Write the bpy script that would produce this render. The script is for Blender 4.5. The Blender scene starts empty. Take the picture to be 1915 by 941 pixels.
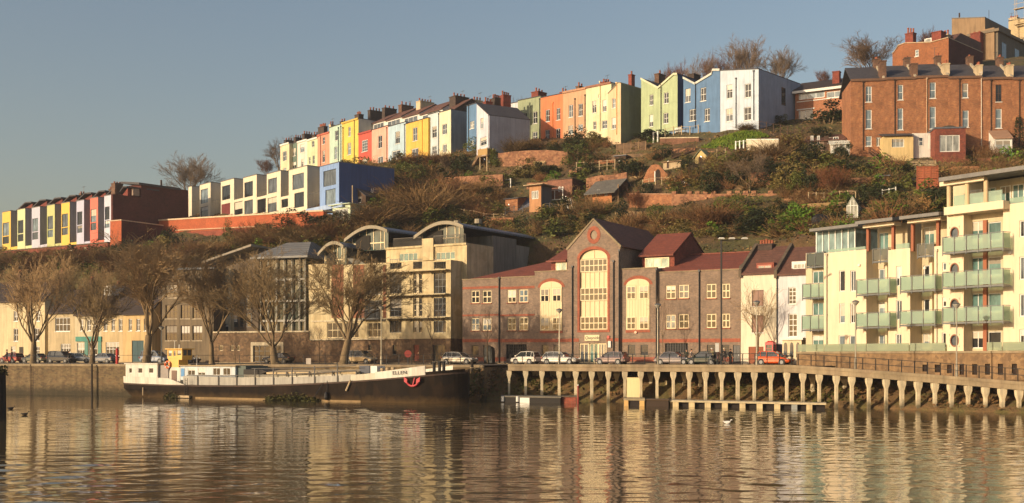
import bpy,bmesh,math,random
import numpy as np
from mathutils import Vector
R=math.radians
rnd=random.Random(7)
scene=bpy.context.scene
COL=scene.collection
FPX,CX,HY,CZ=2150.0,957.5,668.0,4.5
def at(px,py,Y):
 return Vector(((px-CX)*Y/FPX,Y,CZ+(HY-py)*Y/FPX))
# materials
def lin(c):
 out=[]
 for v in c[:3]:
  v=v/255.0
  out.append(v/12.92 if v<=0.04045 else((v+0.055)/1.055)**2.4)
 return tuple(out)
MATS={}
def _new(key):
 m=bpy.data.materials.new(key)
 m.use_nodes=True
 nt=m.node_tree
 return m,nt,nt.nodes['Principled BSDF']
def _coords(nt,scale=(1,1,1),kind='Object'):
 tc=nt.nodes.new('ShaderNodeTexCoord')
 mp=nt.nodes.new('ShaderNodeMapping')
 mp.inputs['Scale'].default_value=scale
 nt.links.new(tc.outputs[kind],mp.inputs['Vector'])
 return mp.outputs['Vector']
def _noise(nt,vec,scale,detail=4,rough=.6):
 n=nt.nodes.new('ShaderNodeTexNoise')
 n.inputs['Scale'].default_value=scale
 n.inputs['Detail'].default_value=detail
 n.inputs['Roughness'].default_value=rough
 nt.links.new(vec,n.inputs['Vector'])
 return n.outputs['Fac']
def _ramp(nt,fac,stops):
 r=nt.nodes.new('ShaderNodeValToRGB')
 e=r.color_ramp.elements
 while len(e)<len(stops):e.new(0.5)
 for el,(p,c)in zip(e,stops):
  el.position=p
  el.color=(*c,1)if len(c)==3 else c
 nt.links.new(fac,r.inputs['Fac'])
 return r.outputs['Color']
def _mul(nt,a,b,f=1.0,mode='MULTIPLY'):
 m=nt.nodes.new('ShaderNodeMix');m.data_type='RGBA';m.blend_type=mode
 m.inputs[0].default_value=f
 nt.links.new(a,m.inputs[6]);nt.links.new(b,m.inputs[7])
 return m.outputs[2]
def _bump(nt,bs,h,strength,dist=.05):
 b=nt.nodes.new('ShaderNodeBump')
 b.inputs['Strength'].default_value=strength
 b.inputs['Distance'].default_value=dist
 nt.links.new(h,b.inputs['Height'])
 nt.links.new(b.outputs['Normal'],bs.inputs['Normal'])
def g3(v):return(v,v,v)
def paint(rgb,var=.16,rough=.8,streak=.2,scale=.45,metal=0.0):
 """painted render / coated surface with blotchy wear and rain streaks"""
 key='paint_%d_%d_%d_%g_%g_%g'%(*rgb,var,rough,streak)
 if key in MATS:return MATS[key]
 m,nt,bs=_new(key)
 c=lin(rgb);L_=.3*c[0]+.55*c[1]+.15*c[2];c=tuple(x*.86+L_*.14 for x in c)
 v=_coords(nt)
 n1=_noise(nt,v,scale,6,.65)
 col=_ramp(nt,n1,[(.3,tuple(x*(1-var)for x in c)),(.7,tuple(min(.9,x*(1+var*.5))for x in c))])
 v2=_coords(nt,(2.2,2.2,.18))
 n2=_noise(nt,v2,1.0,5,.7)
 st=_ramp(nt,n2,[(.36,g3(1-streak)),(.56,g3(1.0))])
 nt.links.new(_mul(nt,col,st),bs.inputs['Base Color'])
 bs.inputs['Roughness'].default_value=rough
 bs.inputs['Metallic'].default_value=metal
 n3=_noise(nt,v,14,3)
 _bump(nt,bs,n3,.25,.02)
 MATS[key]=m
 return m
def plain(rgb,rough=.5,metal=0.0,coat=0.0):
 key='plain_%d_%d_%d_%g_%g_%g'%(*rgb,rough,metal,coat)
 if key in MATS:return MATS[key]
 m,nt,bs=_new(key)
 c=lin(rgb)
 n1=_noise(nt,_coords(nt),3.0,4)
 nt.links.new(_ramp(nt,n1,[(.3,tuple(x*.86 for x in c)),(.7,tuple(min(.9,x*1.08)for x in c))]),bs.inputs['Base Color'])
 bs.inputs['Roughness'].default_value=rough
 bs.inputs['Metallic'].default_value=metal
 if coat:bs.inputs['Coat Weight'].default_value=coat
 MATS[key]=m
 return m
def brick(c1,c2,mortar,key,bw=.26,bh=.085,patch=.45,blot=.35,mott=None):
 """brickwork: courses, per-brick tone and large weathered patches"""
 key='brick_'+key
 if key in MATS:return MATS[key]
 m,nt,bs=_new(key)
 tc=nt.nodes.new('ShaderNodeTexCoord')
 sp=nt.nodes.new('ShaderNodeSeparateXYZ');nt.links.new(tc.outputs['Object'],sp.inputs[0])
 ad=nt.nodes.new('ShaderNodeMath');ad.operation='ADD'
 nt.links.new(sp.outputs[0],ad.inputs[0]);nt.links.new(sp.outputs[1],ad.inputs[1])
 cb=nt.nodes.new('ShaderNodeCombineXYZ')
 nt.links.new(ad.outputs[0],cb.inputs[0]);nt.links.new(sp.outputs[2],cb.inputs[1])
 bt=nt.nodes.new('ShaderNodeTexBrick')
 nt.links.new(cb.outputs[0],bt.inputs['Vector'])
 bt.inputs['Color1'].default_value=(*lin(c1),1)
 bt.inputs['Color2'].default_value=(*lin(c2),1)
 bt.inputs['Mortar'].default_value=(*lin(mortar),1)
 bt.inputs['Scale'].default_value=1.0
 bt.inputs['Brick Width'].default_value=bw
 bt.inputs['Row Height'].default_value=bh
 bt.inputs['Mortar Size'].default_value=.008
 v=_coords(nt)
 n1=_noise(nt,v,patch,6,.7)
 pt=_ramp(nt,n1,[(.32,g3(1-blot)),(.66,g3(1.12))])
 n2=_noise(nt,v,2.6,4,.7)
 p2=_ramp(nt,n2,[(.36,g3(1-blot*.7)),(.62,g3(1.1))])
 if mott:p2=_ramp(nt,_noise(nt,v,1.7,5,.75),[(.3,(.78,.68,.63)),(.5,(1,1,1)),(.7,mott)])
 c=_mul(nt,_mul(nt,bt.outputs['Color'],pt),p2)
 nt.links.new(c,bs.inputs['Base Color'])
 bs.inputs['Roughness'].default_value=.9
 _bump(nt,bs,bt.outputs['Fac'],.3,-.01)
 MATS[key]=m
 return m
def stone(cols,key,scale=1.6,blot=.35,rough=.92,zs=1.5,bump=.5):
 key='stone_'+key
 if key in MATS:return MATS[key]
 m,nt,bs=_new(key)
 v=_coords(nt,(1,1,zs))
 vo=nt.nodes.new('ShaderNodeTexVoronoi');vo.inputs['Scale'].default_value=scale
 nt.links.new(v,vo.inputs['Vector'])
 sp=nt.nodes.new('ShaderNodeSeparateColor');nt.links.new(vo.outputs['Color'],sp.inputs[0])
 k=len(cols)
 col=_ramp(nt,sp.outputs[0],[(i/max(1,k-1),lin(c))for i,c in enumerate(cols)])
 n1=_noise(nt,_coords(nt),.35,7,.7)
 pt=_ramp(nt,n1,[(.3,g3(1-blot)),(.65,g3(1.1))])
 n2=_noise(nt,_coords(nt,(1.6,1.6,.2)),1.0,5,.7)
 p2=_ramp(nt,n2,[(.35,g3(.72)),(.6,g3(1.05))])
 nt.links.new(_mul(nt,_mul(nt,col,pt),p2),bs.inputs['Base Color'])
 bs.inputs['Roughness'].default_value=rough
 n3=_noise(nt,v,4,5)
 _bump(nt,bs,n3,bump,.08)
 MATS[key]=m
 return m
def tiles(rgb,key,axis='X',period=.28,var=.3,rough=.75):
 """roof covering: courses of tile or slate, patchy with lichen"""
 key='tiles_'+key
 if key in MATS:return MATS[key]
 m,nt,bs=_new(key)
 c=lin(rgb)
 v=_coords(nt)
 n1=_noise(nt,v,.8,6,.7)
 n2=_noise(nt,v,5.0,3,.7)
 a=_ramp(nt,n1,[(.3,tuple(x*(1-var)for x in c)),(.7,tuple(x*(1+var*.6)for x in c))])
 b=_ramp(nt,n2,[(.35,g3(.75)),(.65,g3(1.15))])
 nt.links.new(_mul(nt,a,b),bs.inputs['Base Color'])
 bs.inputs['Roughness'].default_value=rough
 w=nt.nodes.new('ShaderNodeTexWave');w.bands_direction='Z'
 w.inputs['Scale'].default_value=.314/period
 w.inputs['Distortion'].default_value=.6
 nt.links.new(v,w.inputs['Vector'])
 _bump(nt,bs,w.outputs['Fac'],.5,.05)
 MATS[key]=m
 return m
def seamed(rgb,key,period=.6):
 """standing-seam metal roof, seams across local Y"""
 key='seam_'+key
 if key in MATS:return MATS[key]
 m,nt,bs=_new(key)
 c=lin(rgb)
 v=_coords(nt)
 w=nt.nodes.new('ShaderNodeTexWave');w.bands_direction='Y'
 w.inputs['Scale'].default_value=.314/period
 nt.links.new(v,w.inputs['Vector'])
 a=_ramp(nt,w.outputs['Fac'],[(.0,tuple(x*1.5 for x in c)),(.18,c),(1,tuple(x*.9 for x in c))])
 n1=_noise(nt,v,.7,5)
 nt.links.new(_mul(nt,a,_ramp(nt,n1,[(.3,g3(.75)),(.7,g3(1.1))])),bs.inputs['Base Color'])
 bs.inputs['Roughness'].default_value=.5
 _bump(nt,bs,w.outputs['Fac'],.4,.04)
 MATS[key]=m
 return m
def glassm(rgb,key,rough=.06,spec=.6):
 """window glass with the dim room, curtain or sky reflection put into its colour"""
 key='glass_'+key
 if key in MATS:return MATS[key]
 m,nt,bs=_new(key)
 c=lin(rgb)
 n1=_noise(nt,_coords(nt,(1.3,1.3,.5)),1.1,3)
 nt.links.new(_ramp(nt,n1,[(.35,tuple(x*.55 for x in c)),(.65,tuple(x*1.25 for x in c))]),bs.inputs['Base Color'])
 bs.inputs['Roughness'].default_value=rough
 bs.inputs['Specular IOR Level'].default_value=spec
 n2=_noise(nt,_coords(nt),1.6,1)
 _bump(nt,bs,n2,.06,.05)
 MATS[key]=m
 return m
def tinted(rgb,key,clear=.35):
 """pale tinted balustrade glass, partly see-through"""
 key='tint_'+key
 if key in MATS:return MATS[key]
 m,nt,bs=_new(key)
 bs.inputs['Base Color'].default_value=(*lin(rgb),1)
 bs.inputs['Roughness'].default_value=.12
 tr=nt.nodes.new('ShaderNodeBsdfTransparent')
 tr.inputs[0].default_value=(*[min(1,x*1.6)for x in lin(rgb)],1)
 mx=nt.nodes.new('ShaderNodeMixShader');mx.inputs[0].default_value=clear
 nt.links.new(bs.outputs[0],mx.inputs[1]);nt.links.new(tr.outputs[0],mx.inputs[2])
 nt.links.new(mx.outputs[0],nt.nodes['Material Output'].inputs['Surface'])
 MATS[key]=m
 return m
def leafm(c1,c2,key,rough=.6,scale=.9):
 key='leaf_'+key
 if key in MATS:return MATS[key]
 m,nt,bs=_new(key)
 oi=nt.nodes.new('ShaderNodeObjectInfo')
 n1=_noise(nt,_coords(nt),scale,4,.7)
 a=_ramp(nt,n1,[(.3,lin(c1)),(.7,lin(c2))])
 b=_ramp(nt,oi.outputs['Random'],[(0,(.72,.74,.7)),(1,(1.25,1.18,1.1))])
 nt.links.new(_mul(nt,a,b),bs.inputs['Base Color'])
 bs.inputs['Roughness'].default_value=rough
 bs.inputs['Specular IOR Level'].default_value=.25
 MATS[key]=m
 return m
WHITE=paint((226,222,210),.06,.6,.1)
FRAME=plain((228,226,218),.45)
FRAME_CREAM=plain((226,205,160),.5)
FRAME_GREY=plain((70,74,76),.45)
FRAME_BROWN=plain((84,58,40),.6)
G_DARK=glassm((44,46,48),'dark')
G_MID=glassm((92,98,102),'mid')
G_PALE=glassm((150,152,146),'pale')
G_SKY=glassm((118,132,138),'sky')  # pale blue grey base with the reflected sky painted in
G_TEAL=glassm((96,128,122),'teal')
BLINDS=[plain((196,186,166),.9),plain((150,140,124),.9),plain((214,208,196),.9)]
SLATE=tiles((72,68,70),'slate',rough=.7)
BROWNTILE=tiles((104,70,56),'brown')
REDTILE=tiles((126,66,48),'red',var=.25)
DARKTILE=tiles((60,48,42),'dark')
LEAD=paint((98,104,112),.2,.6,.25)
BRICK_RED=brick((150,66,42),(118,52,38),(120,98,84),'red')
BRICK_ORANGE=brick((170,108,68),(138,86,58),(150,122,92),'orange',blot=.3,mott=(1.4,1.48,1.35))
BRICK_SHADE=brick((104,46,38),(86,38,34),(90,66,58),'redshade')  # red brick darkened: the shade of sunless sides is put into the colour
BRICK_GREY=brick((146,122,102),(122,104,90),(142,124,106),'officegrey',blot=.25)
BRICK_BAND=brick((168,84,56),(150,74,52),(140,112,92),'band',blot=.2)
RUBBLE=stone([(116,94,70),(140,112,82),(98,80,62),(128,100,74)],'rubble',2.6)
GARDENWALL=stone([(150,106,78),(170,124,90),(128,88,66),(160,110,80)],'gardenwall',2.6,.35)
QUAYSTONE=stone([(118,100,72),(134,114,80),(100,84,62),(124,100,70)],'quay',2.6,.5,zs=2.2)
def tide(m,z0,z1,rgb):
 """weed and tide stain up to a wavering line on anything standing in the harbour"""
 nt=m.node_tree;bs=nt.nodes['Principled BSDF'];src=bs.inputs['Base Color'].links[0].from_socket
 v=_coords(nt);sp=nt.nodes.new('ShaderNodeSeparateXYZ');nt.links.new(v,sp.inputs[0])
 n=_noise(nt,v,1.3,5,.7)
 a=nt.nodes.new('ShaderNodeMath');a.operation='MULTIPLY_ADD';a.inputs[1].default_value=-1.3;nt.links.new(n,a.inputs[0]);nt.links.new(sp.outputs[2],a.inputs[2])
 r=nt.nodes.new('ShaderNodeMapRange');r.inputs[1].default_value=z0-.65;r.inputs[2].default_value=z1-.65;r.inputs[3].default_value=.85;r.inputs[4].default_value=0
 nt.links.new(a.outputs[0],r.inputs[0])
 x=nt.nodes.new('ShaderNodeMix');x.data_type='RGBA';nt.links.new(r.outputs[0],x.inputs[0]);nt.links.new(src,x.inputs[6]);x.inputs[7].default_value=(*lin(rgb),1)
 nt.links.new(x.outputs[2],bs.inputs['Base Color']);return m
tide(QUAYSTONE,.4,1.3,(46,42,26))
CONC=stone([(150,132,104),(156,138,108),(146,126,100)],'conc',.8,.3,bump=.2)
CONC_PALE=paint((214,196,158),.2,.85,.35)
CONC_DARK=paint((104,88,68),.3,.9,.4)
STEEL=plain((120,122,122),.4,.6)
BLACKM=plain((26,25,25),.5)
RUSTY=paint((74,52,38),.35,.8,.3)
TIMBER=paint((150,116,78),.3,.85,.35,1.2)
TIMBER_DARK=paint((84,60,44),.3,.9,.35,1.2)
TIMBER_PALE=paint((190,164,122),.25,.85,.3,1.2)
RUBBER=plain((22,22,22),.8)
CHROME=plain((190,190,190),.25,.9)
TERRACOTTA=plain((150,84,58),.8)
BARK=stone([(124,106,78),(142,120,88),(108,90,68)],'bark',3.5,.3,zs=.4)
TWIG=leafm((132,110,80),(162,136,100),'twig',.9)
TWIG_GREY=leafm((104,90,76),(128,108,90),'twiggrey',.9)
TWIG_RED=leafm((96,62,44),(122,82,56),'twigred',.9)
# mesh builder
class MB:
 def __init__(s):s.v=[];s.f=[];s.m=[];s.mi=0;s.p=[]
 def add(s,vs,fs):
  b=len(s.v);s.p.append((b,len(s.f)));s.v+=[tuple(p)for p in vs]
  for f in fs:s.f.append([b+i for i in f]);s.m.append(s.mi)
  return s
 def poly(s,pts):return s.add(pts,[list(range(len(pts)))])
 def box(s,x0,x1,y0,y1,z0,z1):
  return s.add([(x0,y0,z0),(x1,y0,z0),(x1,y1,z0),(x0,y1,z0),(x0,y0,z1),(x1,y0,z1),(x1,y1,z1),(x0,y1,z1)],[(0,3,2,1),(4,5,6,7),(0,1,5,4),(1,2,6,5),(2,3,7,6),(3,0,4,7)])
 def prism(s,pts,y0,y1):
  n=len(pts)
  return s.add([(x,y0,z)for x,z in pts]+[(x,y1,z)for x,z in pts],[list(range(n)),list(range(2*n-1,n-1,-1))]+[(i,n+i,n+(i+1)%n,(i+1)%n)for i in range(n)])
 def prism_x(s,pts,x0,x1):
  n=len(pts)
  return s.add([(x0,y,z)for y,z in pts]+[(x1,y,z)for y,z in pts],[list(range(n)),list(range(2*n-1,n-1,-1))]+[(i,n+i,n+(i+1)%n,(i+1)%n)for i in range(n)])
 def prism_z(s,pts,z0,z1):
  n=len(pts)
  return s.add([(x,y,z0)for x,y in pts]+[(x,y,z1)for x,y in pts],[list(range(n)),list(range(2*n-1,n-1,-1))]+[(i,n+i,n+(i+1)%n,(i+1)%n)for i in range(n)])
 def tube(s,p,q,r0,r1=None,n=6,caps=True):
  r1=r0 if r1 is None else r1
  p=Vector(p);q=Vector(q);d=(q-p)
  if d.length<1e-6:return s
  d.normalize()
  a=d.orthogonal().normalized();b=d.cross(a)
  vs=[]
  for c,r in((p,r0),(q,r1)):
   for i in range(n):
    t=2*math.pi*i/n
    vs.append(c+(a*math.cos(t)+b*math.sin(t))*r)
  fs=[(i,(i+1)%n,n+(i+1)%n,n+i)for i in range(n)]
  if caps:fs+=[list(range(n-1,-1,-1)),list(range(n,2*n))]
  return s.add(vs,fs)
 def path(s,pts,r,n=6):
  for a,b in zip(pts,pts[1:]):s.tube(a,b,r,r,n)
  return s
 def lathe(s,prof,n=10,c=(0,0),axis='z'):
  vs=[]
  for r,h in prof:
   for i in range(n):
    t=2*math.pi*i/n
    u,v=r*math.cos(t),r*math.sin(t)
    vs.append((c[0]+u,c[1]+v,h)if axis=='z' else(c[0]+u,h,c[1]+v))
  fs=[]
  for k in range(len(prof)-1):
   fs+=[(k*n+i,k*n+(i+1)%n,(k+1)*n+(i+1)%n,(k+1)*n+i)for i in range(n)]
  fs+=[list(range(n-1,-1,-1)),list(range((len(prof)-1)*n,len(prof)*n))]
  return s.add(vs,fs)
 def torus(s,c,R0,r,n=14,k=6,axis='y',a0=0,a1=2*math.pi):
  full=abs(a1-a0-2*math.pi)<1e-6
  m=n if full else n+1
  vs=[]
  for i in range(m):
   t=a0+(a1-a0)*i/n
   for j in range(k):
    u=2*math.pi*j/k
    rr=R0+r*math.cos(u)
    A,B,H=rr*math.cos(t),rr*math.sin(t),r*math.sin(u)
    vs.append({'y':(c[0]+A,c[1]+H,c[2]+B),'z':(c[0]+A,c[1]+B,c[2]+H),'x':(c[0]+H,c[1]+A,c[2]+B)}[axis])
  fs=[]
  for i in range(n):
   i2=(i+1)%m
   fs+=[(i*k+j,i*k+(j+1)%k,i2*k+(j+1)%k,i2*k+j)for j in range(k)]
  return s.add(vs,fs)
 def ball(s,c,rx,ry=None,rz=None,n=10,k=6):
  ry=ry or rx;rz=rz or rx
  vs=[(c[0],c[1],c[2]-rz)]
  for j in range(1,k):
   t=-math.pi/2+math.pi*j/k
   for i in range(n):
    u=2*math.pi*i/n
    vs.append((c[0]+rx*math.cos(t)*math.cos(u),c[1]+ry*math.cos(t)*math.sin(u),c[2]+rz*math.sin(t)))
  vs.append((c[0],c[1],c[2]+rz))
  fs=[(0,1+(i+1)%n,1+i)for i in range(n)]
  for j in range(k-2):
   fs+=[(1+j*n+i,1+j*n+(i+1)%n,1+(j+1)*n+(i+1)%n,1+(j+1)*n+i)for i in range(n)]
  L=len(vs)-1
  fs+=[(L,1+(k-2)*n+i,1+(k-2)*n+(i+1)%n)for i in range(n)]
  return s.add(vs,fs)
 def loft(s,rings,caps=True):
  n=len(rings[0])
  vs=[p for r in rings for p in r]
  fs=[]
  for k in range(len(rings)-1):
   fs+=[(k*n+i,k*n+(i+1)%n,(k+1)*n+(i+1)%n,(k+1)*n+i)for i in range(n)]
  if caps:fs+=[list(range(n-1,-1,-1)),list(range((len(rings)-1)*n,len(rings)*n))]
  return s.add(vs,fs)
 def mesh(s,name,mats,smooth=False,fix=True):
  me=bpy.data.meshes.new(name)
  me.from_pydata(s.v,[],s.f)
  for m in(mats if isinstance(mats,(list,tuple))else[mats]):
   if m:me.materials.append(m)
  if any(s.m):me.polygons.foreach_set('material_index',s.m)
  if smooth:me.polygons.foreach_set('use_smooth',[True]*len(me.polygons))
  me.update()
  if fix and len(s.f)<3000:
   bm=bmesh.new();bm.from_mesh(me);bmesh.ops.recalc_face_normals(bm,faces=bm.faces);bm.to_mesh(me);bm.free()
  return me
 def build(s,name,mats,parent=None,smooth=False,fix=True):
  return link(name,s.mesh(name,mats,smooth,fix),parent)
def build_each(mb,name,mat,parent):
 """every piece of the builder becomes a part of its own"""
 e=mb.p+[(len(mb.v),len(mb.f))]
 for(a,fa),(b,fb)in zip(e,e[1:]):
  k=MB();k.v=mb.v[a:b];k.f=[[i-a for i in f]for f in mb.f[fa:fb]];k.m=mb.m[fa:fb]
  k.build(name,mat,parent)
def link(name,me,parent=None):
 o=bpy.data.objects.new(name,me)
 COL.objects.link(o)
 if parent is not None:o.parent=parent
 return o
ALL_LABELS=[]
def tag(o,label=None,cat=None,group=None,kind=None):
 if label:o['label']=label;ALL_LABELS.append((o,label))
 if cat:o['category']=cat
 if group:o['group']=group
 if kind:o['kind']=kind
 return o
def thing(name,label,cat,loc=(0,0,0),rz=0,group=None):
 o=bpy.data.objects.new(name,None)
 o.empty_display_size=.3
 COL.objects.link(o)
 o.location=loc;o.rotation_euler=(0,0,rz)
 return tag(o,label,cat,group)
def struct(o):o['kind']='structure';return o
def copy_tree(o,parent=None):
 c=o.copy();COL.objects.link(c)
 if parent is not None:c.parent=parent
 for ch in list(o.children):copy_tree(ch,c)
 return c
def place_copy(proto,used,loc,rz,label,sc=None):
 """the first placing uses the prototype itself, later ones copy it with its parts"""
 o=proto if not used else copy_tree(proto)
 o.location=loc;o.rotation_euler=(0,0,rz)
 if sc:o.scale=sc if isinstance(sc,(tuple,list))else(sc,sc,sc)
 o['label']=label;ALL_LABELS.append((o,label))
 return o
# facade line: photo measurements -> metres on a real wall plane
class Fac:
 def __init__(s,pa,Ya,pb,Yb):
  s.ox,s.oy=(pa-CX)*Ya/FPX,Ya
  bx=(pb-CX)*Yb/FPX
  s.A=math.atan2(Yb-Ya,bx-s.ox)
  s.c,s.s=math.cos(s.A),math.sin(s.A)
 def u(s,px,d=0):
  k=(px-CX)/FPX
  ox,oy=s.ox-s.s*d,s.oy+s.c*d
  return(k*oy-ox)/(s.c-k*s.s)
 def Y(s,px,d=0):return s.oy+s.c*d+s.u(px,d)*s.s
 def z(s,px,py,d=0):return CZ+(HY-py)*s.Y(px,d)/FPX
 def xy(s,px,d=0):
  u=s.u(px,d)
  return(s.ox-s.s*d+u*s.c,s.oy+s.c*d+u*s.s)
def holed(mb,x0,x1,z0,z1,rects,y=0.0,rev=.16):
 """a wall face with real openings and their reveals"""
 rs=[(max(x0,a),max(z0,b),min(x1,c),min(z1,d))for a,b,c,d in rects]
 rs=[r for r in rs if r[2]-r[0]>.02 and r[3]-r[1]>.02]
 xs=sorted({x0,x1,*[r[0]for r in rs],*[r[2]for r in rs]})
 zs=sorted({z0,z1,*[r[1]for r in rs],*[r[3]for r in rs]})
 for i in range(len(xs)-1):
  for j in range(len(zs)-1):
   cx,cz=(xs[i]+xs[i+1])/2,(zs[j]+zs[j+1])/2
   if any(r[0]<cx<r[2]and r[1]<cz<r[3]for r in rs):continue
   mb.poly([(xs[i],y,zs[j]),(xs[i+1],y,zs[j]),(xs[i+1],y,zs[j+1]),(xs[i],y,zs[j+1])])
 for a,b,c,d in rs:
  q=y+rev
  mb.poly([(a,y,b),(a,q,b),(c,q,b),(c,y,b)])
  mb.poly([(a,y,d),(c,y,d),(c,q,d),(a,q,d)])
  mb.poly([(a,y,b),(a,y,d),(a,q,d),(a,q,b)])
  mb.poly([(c,y,b),(c,q,b),(c,q,d),(c,y,d)])
def win(par,x0,x1,z0,z1,y=.1,cols=2,rows=2,frame=None,glass=None,t=.07,sill=None,bar=None,name='window'):
 """a window: frame with bars as the part, its panes and sill one level deeper"""
 frame=frame or FRAME
 glass=glass or rnd.choice((G_DARK,G_DARK,G_MID,G_SKY))
 bar=bar or t*.75
 f=MB()
 f.box(x0,x0+t,y,y+.06,z0,z1);f.box(x1-t,x1,y,y+.06,z0,z1)
 f.box(x0+t,x1-t,y,y+.06,z0,z0+t);f.box(x0+t,x1-t,y,y+.06,z1-t,z1)
 for i in range(1,cols):
  x=x0+(x1-x0)*i/cols
  f.box(x-bar/2,x+bar/2,y+.004,y+.05,z0+t,z1-t)
 for j in range(1,rows):
  z=z0+(z1-z0)*j/rows
  f.box(x0+t,x1-t,y+.008,y+.046,z-bar/2,z+bar/2)
 o=f.build(name,frame,par)
 p=MB();p.box(x0+.01,x1-.01,y+.03,y+.065,z0+.01,z1-.01)
 p.build('pane',glass,o)
 if z1-z0<2.6 and name=='window' and rnd.random()<.3:
  k=rnd.uniform(.25,.6);p=MB();p.box(x0+t+.01,x1-t-.01,y+.02,y+.028,z1-t-(z1-z0)*k,z1-t-.01);p.build('blind',rnd.choice(BLINDS),o)
 if sill:
  q=MB();q.box(x0-.08,x1+.08,y-.2,y+.01,z0-.1,z0-.005)
  q.build('sill',sill,o)
 return o
def door(par,x0,x1,z0,z1,mat,y=.1,name='door',glazed=False):
 f=MB()
 f.box(x0,x1,y,y+.06,z0,z1)
 w=x1-x0
 if not glazed:
  for a,b in((.12,.46),(.54,.88)):
   for c,d in((.08,.42),(.52,.92)):
    f.box(x0+w*a,x0+w*b,y-.02,y-.001,z0+(z1-z0)*c,z0+(z1-z0)*d)
 o=f.build(name,mat,par)
 h=MB();h.box(x1-.2,x1-.12,y-.07,y-.022,z0+1.0,z0+1.1)
 h.build('handle',CHROME,o)
 return o
def chimney(par,x0,x1,y0,y1,z0,z1,mat,pots=3,potmat=None,poth=.7):
 c=MB();c.box(x0,x1,y0,y1,z0,z1-.15)
 c.box(x0-.07,x1+.07,y0-.07,y1+.07,z1-.15,z1)
 o=c.build('chimney',mat,par)
 along_x=(x1-x0)>(y1-y0)
 for i in range(pots):
  t=(i+.5)/pots
  p=(x0+(x1-x0)*t,(y0+y1)/2)if along_x else((x0+x1)/2,y0+(y1-y0)*t)
  h=poth*rnd.uniform(.75,1.15)
  q=MB();q.lathe([(.16,z1+.002),(.14,z1+h*.8),(.18,z1+h*.85),(.17,z1+h)],8,p)
  q.build('chimney_pot',potmat or TERRACOTTA,o)
 if rnd.random()<.35 and z1-z0>.8:
  q=MB();x,y=x0+.1,y1-.1;h=z1+rnd.uniform(1.0,1.7);q.tube((x,y,z1),(x,y,h),.03,.03,5);q.tube((x-.5,y,h-.15),(x+.5,y,h-.05),.02,.02,4)
  for k in range(4):q.tube((x-.4+k*.27,y-.22,h-.12+k*.02),(x-.4+k*.27,y+.22,h-.12+k*.02),.015,.015,4)
  q.build('aerial',FRAME_GREY,o)
 return o
class Bld:
 """a building on a facade line; methods take photo columns and rows on the plane d metres behind the line"""
 def __init__(s,name,label,cat,F,pxa,zb,group=None,d=0):
  s.F,s.pa,s.d0=F,pxa,d
  x,y=F.xy(pxa,d)
  s.zb=zb
  s.root=thing(name,label,cat,(x,y,zb),F.A,group)
  s.u0=F.u(pxa,d)
 def X(s,px,d=0):
  return s.F.u(px,s.d0+d)-s.u0
 def Z(s,px,py,d=0):return s.F.z(px,py,s.d0+d)-s.zb
 def rect(s,r,d=0):
  x0,y0,x1,y1=r[:4]
  m=(x0+x1)/2
  return(s.X(x0,d),s.Z(m,y1,d),s.X(x1,d),s.Z(m,y0,d))
 def box(s,mb,r,d0,d1):
  a,b,c,e=s.rect(r,d0)
  mb.box(a,c,d0,d1,b,e);return s
 def wall(s,name,mats,x0,x1,z0,z1,rects,d=0,depth=8,side=None,rev=.16,left=True):
  mb=MB()
  holed(mb,x0,x1,z0,z1,rects,d,rev)
  D=d+depth
  if left:mb.poly([(x0,d,z0),(x0,d,z1),(x0,D,z1),(x0,D,z0)])
  mb.poly([(x0,D,z0),(x0,D,z1),(x1,D,z1),(x1,D,z0)])
  mb.poly([(x0,d,z1),(x1,d,z1),(x1,D,z1),(x0,D,z1)])
  if side is not None:mb.mi=1
  mb.poly([(x1,d,z0),(x1,D,z0),(x1,D,z1),(x1,d,z1)])
  ms=[mats]+([side]if side is not None else[])
  return mb.build(name,ms,s.root)
 def pipe(s,px,y0,y1,d=0,mat=None,r=.06):
  a=s.X(px,d)
  mb=MB();mb.tube((a,d-.1,s.Z(px,y1,d)),(a,d-.1,s.Z(px,y0,d)),r,r,6)
  z0,z1=s.Z(px,y1,d),s.Z(px,y0,d)
  k=max(2,int((z1-z0)/2))
  for i in range(k):
   z=z0+(z1-z0)*(i+.5)/k
   mb.box(a-r*1.5,a+r*1.5,d-.1,d-.002,z-.04,z+.04)
  mb.box(a-.12,a+.12,d-.2,d-.003,z1-.02,z1+.2)
  mb.build('downpipe',mat or BLACKM,s.root)
def text_mesh(par,txt,size,loc,rot,mat,name='lettering',ext=.012,align='CENTER',shear=0.0):
 cu=bpy.data.curves.new(name,'FONT')
 cu.body=txt;cu.size=size;cu.extrude=ext;cu.align_x=align;cu.align_y='CENTER';cu.shear=shear
 t=bpy.data.objects.new(name,cu);COL.objects.link(t)
 dg=bpy.context.evaluated_depsgraph_get()
 me=bpy.data.meshes.new_from_object(t.evaluated_get(dg))
 bpy.data.objects.remove(t);bpy.data.curves.remove(cu)
 me.materials.clear();me.materials.append(mat)
 o=link(name,me,par)
 o.location=loc;o.rotation_euler=rot
 return o
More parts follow.
